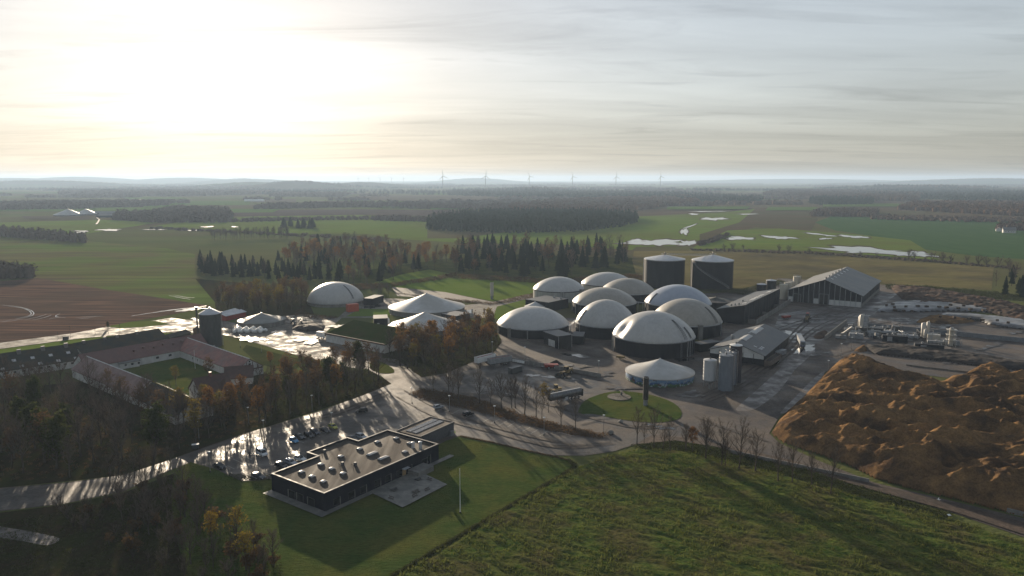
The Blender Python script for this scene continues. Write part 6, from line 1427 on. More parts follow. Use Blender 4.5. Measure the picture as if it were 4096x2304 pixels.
tufts('short tufts of grass on the mown lawn', ov([(480, 1168), (540, 1185), (610, 1218), (690, 1214), (1130, 1116), (1240, 1118), (1390, 1152), (1432, 1182), (1215, 1308), (980, 1455), (560, 1455), (450, 1240)]), 0.6, (0.15, 0.30), 72, 14000, 0.07, M_bladeg)

# the clipped hedge between lawn and meadow
def strip_pts(pts, width, dist, seed):
    rg = random.Random(seed); out = []
    for (a, b) in zip(pts[:-1], pts[1:]):
        a, b = O(*a), O(*b); L_ = (b - a).length; n = int(L_ / dist)
        for k in range(n):
            p = a.lerp(b, (k + rg.random()) / n); out.append((p.x + rg.uniform(-width, width), p.y + rg.uniform(-width, width)))
    return out
merge('hedge', 'low brown clipped hedge running between the lawn and the rough meadow', 'hedge', strip_pts([(985, 1452), (1220, 1311), (1400, 1205), (1440, 1181), (1445, 1170), (1430, 1158)], 0.35, 0.22, 75), CL, (0.55, 0.85), [M_twig, M_lgreen], None, 1.0, 76)
merge('hedge', 'thin dark hedge along the lawn edge beside the curving road', 'hedge', strip_pts([(1160, 1099), (1240, 1115), (1320, 1134), (1390, 1149), (1430, 1158)], 0.25, 0.25, 77), CL, (0.35, 0.6), [M_twig, M_lbrown], None, 1.0, 78)

# ================================================================== VEHICLES
M_tyre = pm('tyre_rubber', (0.012, 0.012, 0.012), None, rough=0.8)
M_rim = pm('wheel_rim', (0.35, 0.36, 0.37), None, rough=0.3, metal=0.8)
M_lamp = pm('headlamp', (0.75, 0.76, 0.78), None, rough=0.1)
M_tail = pm('tail_lamp', (0.30, 0.01, 0.01), None, rough=0.2)
def paint(name, c): return pm('paint_' + name, c, None, rough=0.22, spec=0.6)
def wheel(parent, x, y, r_, w_, rim=True):
    o = MB().lathe([(r_ * 0.55, -w_ / 2), (r_ * 0.92, -w_ / 2), (r_, -w_ * 0.3), (r_, w_ * 0.3), (r_ * 0.92, w_ / 2), (r_ * 0.55, w_ / 2)], 14).build('wheel', M_tyre, parent, True)
    o.matrix_local = Matrix.Translation((x, y, r_)) @ Matrix.Rotation(math.pi / 2, 4, 'X')
    if rim:
        MB().lathe([(r_ * 0.6, -w_ * 0.53), (r_ * 0.6, w_ * 0.53)], 10).build('rim', M_rim, o)
    return o
def loft(stations):
    """stations: (x, z0, z1, half width low, half width high)"""
    V, F = [], []
    for x, z0, z1, w0, w1 in stations:
        zm = z0 + (z1 - z0) * 0.55
        V += [(x, -w0 * 0.92, z0), (x, -w0, zm), (x, -w1, z1), (x, w1, z1), (x, w0, zm), (x, w0 * 0.92, z0)]
    n = 6
    for j in range(len(stations) - 1):
        for i in range(n): F.append((j * n + i, j * n + (i + 1) % n, (j + 1) * n + (i + 1) % n, (j + 1) * n + i))
    F += [tuple(range(n)), tuple(range((len(stations) - 1) * n, len(stations) * n))]
    return MB().add(V, F)
def car(label, tail, nose, color, kind='hatch', roofc=None, z=0.55):
    a, b = W(*tail, z), W(*nose, z); d = b - a; c = (a + b) / 2
    t = thing('parked_car' if kind != 'van' else 'parked_van', label, 'van' if kind == 'van' else 'car', (c.x, c.y, 0.12), math.atan2(d.y, d.x), 'cars around the office')
    P_ = {'hatch': (4.2, 1.46, 0.90, .86, -1.95, 0.75, -1.45, 0.05), 'estate': (4.8, 1.46, 0.92, .90, -2.25, 0.85, -1.9, 0.15), 'suv': (4.6, 1.66, 1.02, .92, -2.1, 0.9, -1.75, 0.25), 'van': (4.9, 1.95, 1.08, .96, -2.4, 1.55, -2.25, 0.95), 'sedan': (4.7, 1.42, 0.88, .90, -1.75, 0.95, -1.05, 0.1)}[kind]
    L_, H_, belt, hw, g0, g1, r0, r1 = P_; h = L_ / 2; hood = belt - 0.08 if kind != 'van' else belt
    bd = loft([(-h, 0.42, belt - 0.16, hw * .84, hw * .78), (-h + .12, 0.28, belt - .02, hw * .96, hw * .9), (-h * .45, 0.2, belt + .01, hw, hw * .95), (h * .35, 0.2, belt, hw, hw * .94), (h * .55, 0.2, hood, hw * .99, hw * .9), (h - .18, 0.26, hood - .16, hw * .93, hw * .82), (h, 0.40, hood - .30, hw * .78, hw * .70)])
    o = bd.build('body', color, t, True)
    gl = loft([(g0, belt - .02, belt + .05, hw * .86, hw * .82), (r0, belt - .02, H_ - .06, hw * .93, hw * .74), (r1, belt - .02, H_ - .06, hw * .93, hw * .74), (g1, belt - .02, belt + .05, hw * .88, hw * .82)])
    gl.build('windows', M_glass, t, True)
    rf = MB(); rf.hexa([(r0 - .1, -hw * .76, H_ - .08), (r1 + .1, -hw * .76, H_ - .08), (r1 + .1, hw * .76, H_ - .08), (r0 - .1, hw * .76, H_ - .08)], [(r0 + .05, -hw * .68, H_), (r1 - .1, -hw * .68, H_), (r1 - .1, hw * .68, H_), (r0 + .05, hw * .68, H_)])
    rf.build('roof', roofc or color, t, True)
    for s_ in (-1, 1):
        p = MB()
        for (x0, x1) in ((g0, r0), (g1, r1), (r0 * .35 + r1 * .65, r0 * .35 + r1 * .65)):
            p.tube([(x0, s_ * hw * .88, belt), (x1, s_ * hw * .76, H_ - .05)], 0.045, 4)
        p.build('pillar', color, t)
        MB().b2((h - .22, s_ * hw * .62 - .16, hood - .36), (h - .02, s_ * hw * .62 + .16, hood - .22)).build('headlight', M_lamp, t)
        MB().b2((-h - .01, s_ * hw * .68 - .12, belt - .34), (-h + .14, s_ * hw * .68 + .12, belt - .14)).build('tail_light', M_tail, t)
        MB().b2((g1 - .45, s_ * hw * 1.02 - .07, belt), (g1 - .28, s_ * hw * 1.02 + .07, belt + .14)).build('mirror', color, t)
        for x in (-h * .60, h * .62): wheel(t, x, s_ * (hw - .10), 0.33 if kind not in ('suv', 'van') else 0.37, 0.22)
    return t
z5 = lambda a, b: (1000 + a * 0.20704, 1650 + b * 0.20704)
p_black, p_grey, p_navy, p_white, p_silver, p_blue, p_yel = paint('black', (0.012, 0.012, 0.014)), paint('grey', (0.05, 0.055, 0.06)), paint('navy', (0.014, 0.02, 0.035)), paint('white', (0.62, 0.63, 0.64)), paint('silver', (0.32, 0.34, 0.37)), paint('blue', (0.06, 0.22, 0.40)), paint('yellow', (0.34, 0.33, 0.03))
car('bright blue hatchback at the end of the parked row', z5(765, 500), z5(935, 585), p_blue, 'hatch')
car('dark grey car parked next to the bright blue hatchback', z5(880, 430), z5(1065, 510), p_grey, 'hatch')
car('black car third in the row from the blue hatchback', z5(1060, 410), z5(1225, 485), p_black, 'suv')
car('dark navy car in the middle of the parked row', z5(1170, 345), z5(1345, 430), p_navy, 'suv')
car('black saloon beside the yellow car in the parked row', z5(1355, 305), z5(1540, 385), p_black, 'sedan')
car('yellow green car at the far end of the parked row', z5(1520, 240), z5(1695, 320), p_yel, 'hatch', roofc=p_yel)
car('white van standing alone on the car park', z5(120, 730), z5(340, 855), p_white, 'van')
car('white car with dark roof behind the office parapet', z5(865, 870), z5(1080, 925), p_white, 'hatch', roofc=p_black)
car('silver estate between the white and the black car behind the office', z5(690, 935), z5(890, 1000), p_silver, 'estate')
car('black car closest to the office corner', z5(500, 1000), z5(720, 1075), p_black, 'suv')
car('dark grey estate at the lower corner of the car park', z5(35, 1195), z5(300, 1280), p_grey, 'estate')
car('silver suv parked in the notch behind the office', z5(2045, 440), z5(2250, 505), p_silver, 'suv')
car('dark saloon half hidden in the notch behind the office', z5(1890, 475), z5(2060, 535), p_grey, 'sedan')
z5b = lambda a, b: (700 + a * 0.5548, 1500 + b * 0.5548)
car('black car at the left edge of the car park by the lawn', z5b(275, 640), z5b(368, 675), p_black, 'sedan')
car('black suv standing on the wide junction', z5b(1380, 256), z5b(1308, 262), p_black, 'suv')
car('dark silver car on the upper car park below the trees', z5b(1862, 238), z5b(1938, 222), p_silver, 'hatch')
car('black car on the upper car park next to the annex', z5b(2075, 292), z5b(2152, 272), p_black, 'suv')

# ---- trucks, trailers and machines
M_yellow = pm('machine_yellow', (0.30, 0.20, 0.045), (0.22, 0.15, 0.04), 1.5, 0.5)
M_dkyellow = pm('dusty_yellow', (0.20, 0.14, 0.05), (0.14, 0.10, 0.045), 1.5, 0.6)
M_red = pm('machine_red', (0.30, 0.035, 0.022), (0.20, 0.03, 0.02), 1.5, 0.5)
M_trailer = pm('trailer_grey', (0.30, 0.31, 0.32), (0.22, 0.23, 0.24), 1.0, 0.4, metal=0.3)
M_redtarp = pm('red_tarp', (0.26, 0.06, 0.045), (0.18, 0.05, 0.04), 2.0, 0.6)
M_dkgreen = pm('dark_grey_paint', (0.045, 0.05, 0.052), (0.06, 0.064, 0.066), 1.0, 0.5)
q9 = lambda a, b: (1880 + a * 0.22127, 1380 + b * 0.22127)
def place(name, label, cat, a, b, z=0.6, group=None, zz=0.12):
    a, b = W(*a, z), W(*b, z); d = b - a; c = (a + b) / 2
    return thing(name, label, cat, (c.x, c.y, zz), math.atan2(d.y, d.x), group), d.length
def tipper(label, a, b, color, load, wd=2.6, h=2.6):
    t, L_ = place('tipper_trailer', label, 'trailer', a, b, 1.2); l = L_ / 2; z0 = 1.25
    m = MB()
    for (lo, hi) in (((-l, -wd / 2, z0), (l, -wd / 2 + .12, z0 + h)), ((-l, wd / 2 - .12, z0), (l, wd / 2, z0 + h)), ((-l, -wd / 2 + .12, z0), (-l + .12, wd / 2 - .12, z0 + h)), ((l - .12, -wd / 2 + .12, z0), (l, wd / 2 - .12, z0 + h)), ((-l + .12, -wd / 2 + .12, z0), (l - .12, wd / 2 - .12, z0 + .12))): m.b2(lo, hi)
    m.build('tub', color, t)
    for k in range(7):
        x = -l + 0.3 + (L_ - .6) * k / 6
        for s_ in (-1, 1): MB().b2((x - .06, s_ * wd / 2 - .07, z0 + .05), (x + .06, s_ * wd / 2 + .07, z0 + h - .1)).build('tub_rib', color, t)
    MB().b2((-l + .13, -wd / 2 + .13, z0 + h * .55), (l - .13, wd / 2 - .13, z0 + h * .82)).build('cover', load, t)
    MB().b2((-l + .4, -.5, 0.8), (l - .2, .5, 1.24)).build('chassis', M_darksteel, t)
    for x in (l * .25, l * .48, l * .71):
        for s_ in (-1, 1): wheel(t, x, s_ * (wd / 2 - .25), 0.5, 0.4)
    for s_ in (-1, 1): MB().b2((-l * .62, s_ * .8 - .08, 0), (-l * .58, s_ * .8 + .08, 0.9)).build('landing_leg', M_darksteel, t)
    return t
tipper('white tipper trailer with red cover, behind the grey one', q9(110, 330), q9(430, 250), M_white, M_redtarp)
tipper('grey tipper trailer with red cover in the truck yard', q9(340, 350), q9(735, 285), M_trailer, M_redtarp)
def wheel_loader(label, a, b, color, rcab=None):
    t, L_ = place('wheel_loader', label, 'loader', a, b, 0.9); k = L_ / 8.2          # b is the bucket end
    MB().hexa([(-3.6 * k, -1.1, 0.9), (-0.2 * k, -1.1, 0.9), (-0.2 * k, 1.1, 0.9), (-3.6 * k, 1.1, 0.9)], [(-3.3 * k, -.95, 2.5), (-0.2 * k, -1.0, 2.3), (-0.2 * k, 1.0, 2.3), (-3.3 * k, .95, 2.5)]).build('engine_body', color, t)
    MB().b2((-0.2 * k, -.6, 0.9), (2.2 * k, .6, 1.7)).build('front_frame', color, t)
    MB().hexa([(-1.5 * k, -.85, 2.4), (0.3 * k, -.85, 2.2), (0.3 * k, .85, 2.2), (-1.5 * k, .85, 2.4)], [(-1.3 * k, -.75, 3.6), (0.1 * k, -.75, 3.6), (0.1 * k, .75, 3.6), (-1.3 * k, .75, 3.6)]).build('cab', M_glass, t)
    MB().b2((-1.5 * k, -.9, 3.6), (0.3 * k, .9, 3.75)).build('cab_roof', rcab or color, t)
    for s_ in (-1, 1):
        MB().tube([(1.6 * k, s_ * .55, 1.9), (2.6 * k, s_ * .55, 1.5), (3.6 * k, s_ * .55, 0.6)], 0.18, 5).build('lift_arm', color, t)
        for x in (-2.3 * k, 1.5 * k): wheel(t, x, s_ * 1.05, 0.85, 0.65)
    MB().add([(3.4 * k, y, z) for y in (-1.6, 1.6) for z in (0.15, 1.4)] + [(4.6 * k, y, 0.12) for y in (-1.6, 1.6)] + [(3.5 * k, y, 0.1) for y in (-1.6, 1.6)], [(0, 1, 3, 2), (0, 2, 7, 6), (6, 7, 5, 4), (1, 0, 6, 4), (2, 3, 5, 7)]).build('bucket', M_darksteel, t)
    MB().tube([(-2.6 * k, .4, 2.4), (-2.6 * k, .4, 3.4)], 0.09, 6).build('exhaust', M_darksteel, t)
    return t
wheel_loader('dark wheel loader with raised cab by the concrete wall', q9(1850, 470), q9(1590, 545), M_dkyellow)
wheel_loader('yellow wheel loader behind the tanker trailer', q9(1665, 830), q9(1400, 860), M_yellow)
tk, TL = place('tanker_trailer', 'long grey slurry tanker trailer standing on the island edge', 'trailer', q9(1420, 1000), q9(2010, 880), 1.4)
l = TL / 2
MB().lathe([(0.4, -l), (1.1, -l + .2), (1.3, -l + .6), (1.3, l - .6), (1.1, l - .2), (0.4, l)], 20).build('tank', pm('tank_shell', (0.10, 0.105, 0.11), (0.16, 0.16, 0.165), 0.8, 0.35, metal=0.5), tk, True)
tk.children[-1].matrix_local = Matrix.Translation((0, 0, 2.5)) @ Matrix.Rotation(math.pi / 2, 4, 'Y')
for k in range(7):
    o = MB().lathe([(1.31, -.05), (1.36, -.05), (1.36, .05), (1.31, .05)], 20, cap0=False, cap1=False).build('band', M_darksteel, tk); o.matrix_local = Matrix.Translation((-l + 1 + (TL - 2) * k / 6, 0, 2.5)) @ Matrix.Rotation(math.pi / 2, 4, 'Y')
MB().b2((-l + .5, -.4, 3.75), (l - .5, .4, 3.85)).build('catwalk', M_steel, tk)
for s_ in (-1, 1):
    MB().tube([(-l + .5, s_ * .45, 4.6), (l - .5, s_ * .45, 4.6)], 0.05, 4).build('handrail', M_steel, tk)
    for x in (l * .3, l * .52, l * .74): wheel(tk, x, s_ * 1.05, 0.52, 0.42)
    MB().b2((-l * .55, s_ * .9 - .1, 0), (-l * .50, s_ * .9 + .1, 1.2)).build('landing_leg', M_steel, tk)
MB().b2((-l + .6, -.6, 0.95), (l - .2, .6, 1.3)).build('chassis', M_darksteel, tk)
MB().b2((l - .3, -1.2, 0.7), (l + .1, 1.2, 3.6)).build('pump_unit', M_darksteel, tk)
MB().b2((-l * .1, -1.3, 0.6), (l * .06, -.9, 1.6)).build('tool_box', M_roofmetal, tk)
def container(label, a, b, wd, h, color, name='container', cat='container', z=1.2, lid=None, zz=0.12):
    t, L_ = place(name, label, cat, a, b, z, zz=zz); l = L_ / 2
    MB().b2((-l, -wd / 2, 0.15), (l, wd / 2, h)).build('body', color, t)
    n = max(4, int(L_ / 0.8))
    for k in range(n):
        x = -l + (k + .5) * L_ / n
        for s_ in (-1, 1): MB().b2((x - .12, s_ * wd / 2 - .05, 0.3), (x + .12, s_ * wd / 2 + .06, h - .15)).build('side_rib', color, t)
    if lid: MB().b2((-l - .05, -wd / 2 - .08, h), (l + .05, wd / 2 + .08, h + .15)).build('lid', lid, t)
    MB().b2((-l + .1, -wd / 2 + .1, 0), (l - .1, wd / 2 - .1, 0.16)).build('skid', M_darksteel, t)
    return t
dc = container('dark grey skip container standing alone in the truck yard', q9(725, 480), q9(915, 425), 2.4, 2.6, M_dkgreen)
container('orange red container between the lone dome and the lawn', q2(938, 475), q2(1042, 465), 4.0, 5.0, pm('container_red', (0.42, 0.07, 0.03), (0.34, 0.06, 0.03), 1.0, 0.5), z=0.3)
# white tank cubes along the wall
for i in range(5):
    p = W(*q9(798 + i * 42, 290 + i * 8), 0.5); t = thing('liquid_tote', 'white plastic tote in the row of five along the concrete wall', 'tote', (p.x, p.y, 0.12), R(-20), 'white totes along the concrete wall')
    MB().b2((-.65, -.6, .22), (.65, .6, 1.35)).build('tank', M_white, t); MB().b2((-.7, -.65, 0), (.7, .65, .2)).build('pallet', M_bale, t); MB().lathe([(.18, 1.35), (.18, 1.45)], 10).build('cap', M_darksteel, t)
    for s_ in (-1, 1): MB().tube([(s_ * .69, -.64, .2), (s_ * .69, -.64, 1.4), (s_ * .69, .64, 1.4), (s_ * .69, .64, .2)], .03, 4).build('cage_bar', M_steel, t)
cr_, _ = place('crate', 'brown wooden crate with a steel frame beside the white totes', 'crate', q9(1000, 320), q9(1090, 330), 0.4)
MB().b2((-1.0, -.7, 0), (1.0, .7, 1.3)).build('box', M_bale, cr_); m = MB(); [m.tube([(x, y, 1.2), (x, y, 2.8)], .06, 4) for x in (-.9, .9) for y in (-.6, .6)]; m.tube([(-.9, .6, 2.8), (.9, .6, 2.8)], .06, 4); m.build('frame', M_darksteel, cr_)
# long concrete push wall of separate panels
def block_wall(label, a, b, h, th=0.4, step=2.4, mat=None, name='concrete_wall'):
    A, Bp = W(*a), W(*b); d = Bp - A; L_ = d.length; n = max(2, int(L_ / step)); t = thing(name, label, 'wall', (A.x, A.y, 0), math.atan2(d.y, d.x)); s_ = L_ / n
    me = MB().hexa([(0.015, -th * .9, 0), (s_ - .015, -th * .9, 0), (s_ - .015, th * .9, 0), (0.015, th * .9, 0)], [(0.015, -th / 2, h), (s_ - .015, -th / 2, h), (s_ - .015, th / 2, h), (0.015, th / 2, h)]).mesh('panel', mat or M_concwall)
    for k in range(n):
        o = link('panel', me, t); o.location = (k * s_, 0, -0.02 * (k % 2))
    return t
block_wall('long low concrete wall between truck yard and dome yard', q9(745, 300), q9(2365, 590), 1.9)
block_wall('concrete wall on the left flank of the gas plant', q1(180, 520), q1(500, 275), 2.6)
block_wall('long concrete wall behind the gas plant and the clamps', q1(800, 325), q1(3150, 560), 2.6, mat=pm('blueish_concrete', (0.15, 0.16, 0.175), (0.10, 0.11, 0.12), 0.6, 0.7))
block_wall('low concrete wall along the foot of the orange heap', W and q8(385, 560), q8(1400, 775), 1.1)
block_wall('short concrete wall end at the right edge of the lane', q8(2390, 990), q8(2600, 1040), 1.2)
block_wall('pale kerb wall across the black yard above the orange heap', q1(1380, 895), q1(2300, 1000), 0.7, mat=M_conc)
block_wall('concrete bunker wall in front of the sloped black building', q4(560, 900), q4(1000, 620), 3.0)
for i, (a, b) in enumerate([((455, 880), (560, 900)), ((640, 790), (730, 800)), ((790, 690), (870, 700))]): block_wall('bunker cross wall, %s from the workshop side' % ('first', 'second', 'third')[i], q4(*a), q4(*b), 3.0)
pile('soil_heap', 'brown feed heap inside the concrete bunker', None, 2.2, M_redsoil, 0.6, 0.5, 8.0, pts=[W(*q4(*p)) for p in ((490, 850), (660, 760), (800, 670), (960, 600), (985, 625), (840, 715), (700, 800), (570, 880))])
# red cultivator and red baler-like machine along the wall
cu, L_ = place('cultivator', 'long folded red cultivator lying along the concrete wall', 'implement', q9(1200, 345), q9(1400, 390), 0.5)
m = MB(); [m.tube([(-L_ / 2, y, 0.8), (L_ / 2, y, 0.8)], .12, 5) for y in (-.7, 0, .7)]; [m.tube([(-L_ / 2 + L_ * k / 8, -.8, 0.85), (-L_ / 2 + L_ * k / 8, .8, 0.85)], .1, 4) for k in range(9)]; m.build('frame', M_red, cu)
for k in range(9): MB().tube([(-L_ / 2 + L_ * k / 8, .5, 0.8), (-L_ / 2 + L_ * k / 8 + .2, .7, 0.4), (-L_ / 2 + L_ * k / 8, .6, 0)], .06, 4).build('tine', M_darksteel, cu)
rm, L_ = place('spreader', 'red two axle spreader parked before the dark soil heap', 'implement', q9(1350, 410), q9(1585, 400), 0.7)
MB().hexa([(-L_ / 2, -1.0, 0.9), (L_ / 2, -1.0, 0.9), (L_ / 2, 1.0, 0.9), (-L_ / 2, 1.0, 0.9)], [(-L_ / 2 - .2, -1.3, 2.3), (L_ / 2 + .2, -1.3, 2.0), (L_ / 2 + .2, 1.3, 2.0), (-L_ / 2 - .2, 1.3, 2.3)]).build('hopper', M_red, rm)
for s_ in (-1, 1):
    for x in (-L_ * .22, L_ * .22): wheel(rm, x, s_ * 1.1, .7, .5)
MB().tube([(L_ / 2, 0, .9), (L_ / 2 + 1.6, 0, .6)], .1, 5).build('drawbar', M_red, rm)
MB().lathe([(0.5, 0), (0.9, .3), (0.9, .5)], 10).build('spinner', M_darksteel, rm).location = (-L_ / 2 - .5, 0, .7)
pu, L_ = place('pump_trailer', 'small brown pump trailer beside the largest dome', 'trailer', q3(1262, 1072), q3(1350, 1082), 0.5)
MB().b2((-L_ / 2, -.7, .6), (L_ * .3, .7, 1.5)).build('engine_box', M_dkyellow, pu); MB().tube([(L_ * .3, 0, .7), (L_ / 2, 0, .5)], .1, 5).build('drawbar', M_darksteel, pu)
for s_ in (-1, 1): wheel(pu, -L_ * .1, s_ * .8, .4, .25)
# machines by the hall
def tractor(label, a, b, color):
    t, L_ = place('tractor', label, 'tractor', a, b, 0.8); k = L_ / 4.6
    MB().hexa([(-.3 * k, -.5, .9), (2.2 * k, -.4, .9), (2.2 * k, .4, .9), (-.3 * k, .5, .9)], [(-.3 * k, -.5, 1.9), (2.1 * k, -.35, 1.65), (2.1 * k, .35, 1.65), (-.3 * k, .5, 1.9)]).build('bonnet', color, t)
    MB().hexa([(-1.6 * k, -.8, 1.3), (-.2 * k, -.8, 1.3), (-.2 * k, .8, 1.3), (-1.6 * k, .8, 1.3)], [(-1.4 * k, -.7, 2.8), (-.4 * k, -.7, 2.8), (-.4 * k, .7, 2.8), (-1.4 * k, .7, 2.8)]).build('cab', M_glass, t)
    MB().b2((-1.6 * k, -.85, 2.8), (-.2 * k, .85, 2.95)).build('cab_roof', color, t); MB().b2((-2.0 * k, -.5, .7), (-.3 * k, .5, 1.4)).build('rear_frame', M_darksteel, t)
    for s_ in (-1, 1): wheel(t, -1.2 * k, s_ * 1.0, .9, .5); wheel(t, 1.6 * k, s_ * .9, .6, .4); MB().hexa([(-2.0 * k, s_ * .75, 1.6), (-.5 * k, s_ * .75, 1.6), (-.5 * k, s_ * 1.25, 1.6), (-2.0 * k, s_ * 1.25, 1.6)], [(-1.7 * k, s_ * .75, 1.95), (-.8 * k, s_ * .75, 1.95), (-.8 * k, s_ * 1.25, 1.95), (-1.7 * k, s_ * 1.25, 1.95)]).build('mudguard', color, t)
    MB().tube([(1.0 * k, .3, 1.7), (1.0 * k, .3, 2.6)], .06, 5).build('exhaust', M_darksteel, t)
    return t
tr, L_ = place('cart', 'small red cart on the grey slurry before the hall', 'trailer', q4(905, 815), q4(990, 805), 0.7)
MB().hexa([(-L_ / 2, -1.0, .8), (L_ / 2, -1.0, .8), (L_ / 2, 1.0, .8), (-L_ / 2, 1.0, .8)], [(-L_ / 2 - .15, -1.2, 2.0), (L_ / 2 + .15, -1.2, 2.0), (L_ / 2 + .15, 1.2, 2.0), (-L_ / 2 - .15, 1.2, 2.0)]).build('tub', M_red, tr)
for s_ in (-1, 1): wheel(tr, 0, s_ * 1.1, .55, .4)
wheel_loader('dusty brown loader facing the camera before the hall', q4(1235, 770), q4(1205, 855), M_dkyellow, M_red)
tractor('dark tractor standing beside the grey conical cover', q2(400, 575), q2(448, 590), M_dkgreen); tractor('second dark tractor right of the grey conical cover', q2(470, 600), q2(556, 595), M_dkgreen)
# lorry by the workshop: cab and tank
lo_, L_ = place('lorry', 'dark blue lorry beside the workshop puddle', 'lorry', q(1760, 300), q(1840, 450), 1.0)
l = L_ / 2; p_lorry = paint('lorry', (0.02, 0.03, 0.07))
MB().hexa([(l - 2.2, -1.2, .7), (l, -1.2, .7), (l, 1.2, .7), (l - 2.2, 1.2, .7)], [(l - 2.1, -1.15, 3.2), (l - .4, -1.15, 3.2), (l - .4, 1.15, 3.2), (l - 2.1, 1.15, 3.2)]).build('cab', p_lorry, lo_)
MB().add([(l + .01, -1.05, 1.7), (l + .01, 1.05, 1.7), (l - .28, 1.05, 2.9), (l - .28, -1.05, 2.9)], [(0, 1, 2, 3)]).build('windscreen', M_glass, lo_)
MB().b2((-l, -1.2, 1.2), (l - 2.5, 1.2, 3.3)).build('load_box', M_trailer, lo_); MB().b2((-l, -.5, .7), (l - .4, .5, 1.15)).build('chassis', M_darksteel, lo_)
for s_ in (-1, 1):
    for x in (-l * .7, -l * .35, l * .62): wheel(lo_, x, s_ * 1.0, .5, .4)
tipper('rusty open skip trailer leaning beside the workshop', q(1230, 790), q(1420, 660), pm('rusty_skip', (0.13, 0.11, 0.09), (0.08, 0.055, 0.04), 1.2, 0.8), M_soil, 2.8, 2.4)
container('grey covered container behind the rusty skip', q(1360, 590), q(1520, 540), 2.4, 2.4, M_trailer)
vn, L_ = place('box_truck', 'white box truck at the end of the green roofed hall', 'truck', q2(655, 705), q2(738, 715), 1.4)
l = L_ / 2
MB().b2((-l, -1.2, .9), (l - 1.9, 1.2, 3.6)).build('box', M_white, vn); MB().hexa([(l - 1.8, -1.1, .6), (l, -1.1, .6), (l, 1.1, .6), (l - 1.8, 1.1, .6)], [(l - 1.75, -1.05, 2.6), (l - .7, -1.05, 2.6), (l - .7, 1.05, 2.6), (l - 1.75, 1.05, 2.6)]).build('cab', p_white, vn)
MB().add([(l - .1, -1.0, 1.4), (l - .1, 1.0, 1.4), (l - .62, 1.0, 2.45), (l - .62, -1.0, 2.45)], [(0, 1, 2, 3)]).build('windscreen', M_glass, vn)
for s_ in (-1, 1):
    for x in (-l * .5, l * .6): wheel(vn, x, s_ * 1.0, .45, .3)
q10 = lambda a, b: (700 + a * 0.31056, 1180 + b * 0.31056)
# white bags heaped before the grey cover
bag = MB(); rg = random.Random(4); V = []; n = 9
for (r_, z) in ((.55, 0), (.75, .15), (.8, .6), (.72, .95), (.35, 1.1), (.12, 1.35)):
    for k in range(n): a = 2 * math.pi * k / n; rr = r_ * rg.uniform(.88, 1.12); V.append((rr * math.cos(a), rr * math.sin(a), z))
bag.add(V, [(j * n + k, j * n + (k + 1) % n, j * n + n + (k + 1) % n, j * n + n + k) for j in range(5) for k in range(n)] + [tuple(range(n)), tuple(range(5 * n, 6 * n))]); bag_me = bag.mesh('bag', M_white)
for i in range(26):
    a = 770 + 30 * (i // 2) + (360 if False else 0); p = W(*q10(a if i < 24 else 1130 + (i - 24) * 35, 485 - (i % 2) * 22 if i < 24 else 470))
    o = link('big_bag', bag_me); o.location = (p.x, p.y, 0.13 + (0.9 if i % 3 == 2 and i < 24 else 0)); o.scale = (1.45, 1.45, 1.35); o.rotation_euler = (0, 0, i * 1.3)
    tag(o, 'white big bag in the heap before the grey conical cover', 'bag', 'white big bags heaped before the grey cover')
for i, (a, b, lb) in enumerate((((590, 225), (770, 175), 'long low shed with a pale roof beyond the farm silo'), ((590, 245), (850, 190), 'long red walled shed beyond the farm silo'))):
    House('long_shed', lb, W(*q10(*a), 4.0), W(*q10(*b), 4.0), 4.0, 4.0, 3.0, M_roofmetal, M_red if i else M_black, cat='shed')
# ================================================================== GAS PLANT
M_vessel = pm('pale_vessel', (0.40, 0.37, 0.32), (0.33, 0.31, 0.27), 0.8, 0.4, stretch=(1, 1, .3))
M_unit = pm('pale_unit', (0.25, 0.26, 0.27), (0.16, 0.165, 0.17), 0.8, 0.5)
def vessel(label, zx, yb, yt, r_, mat=M_vessel, name='column_vessel', pipe=True):
    p = W(*q1(zx, yb)); h = HGT(p, q1(0, yt)[1]); t = thing(name, label, 'vessel', (p.x, p.y, 0.12), FACE(p.x, p.y))
    MB().lathe([(r_, 0.6), (r_, h - r_ * .5), (r_ * .75, h - r_ * .15), (r_ * .3, h)], 18).build('shell', mat, t, True)
    MB().lathe([(r_ * 1.15, 0), (r_ * 1.15, .6)], 12).build('skirt', M_darksteel, t); MB().lathe([(r_ * 1.08, h * .55), (r_ * 1.08, h * .55 + .15)], 18).build('flange', M_steel, t)
    if pipe: MB().tube([(0, r_ + .3, .5), (0, r_ + .3, h * .8), (0, r_ * .4, h + .5), (0, 0, h)], .14, 6).build('riser_pipe', M_steel, t, True)
    return t
vessel('tallest pale column of the gas plant', 722, 385, 140, 1.5); vessel('slim pale column left of the tallest gas plant column', 686, 370, 165, .8); vessel('grey column right of the tallest gas plant column', 765, 390, 155, 1.3, M_unit)
vessel('white column standing at the middle of the gas plant', 1622, 490, 262, 1.1); vessel('leaning pair column right of the white middle column', 1690, 470, 245, .8); vessel('short column before the white middle column', 1652, 505, 360, .7)
du = MB(); dp = [W(*q1(*p), z) for p, z in (((432, 430), 0), ((432, 430), 3.4), ((470, 415), 4.2), ((590, 330), 8.0))]
t = thing('duct', 'fat pale duct bending up beside the gas plant wall', 'duct', (dp[0].x, dp[0].y, 0.1)); du.tube([p - Vector((dp[0].x, dp[0].y, 0)) for p in dp], .75, 10); du.build('pipe', M_vessel, t, True)
MB().tube([dp[0] - Vector((dp[0].x, dp[0].y, .0)), dp[0] - Vector((dp[0].x, dp[0].y, -.3))], .95, 10).build('foot', M_darksteel, t)
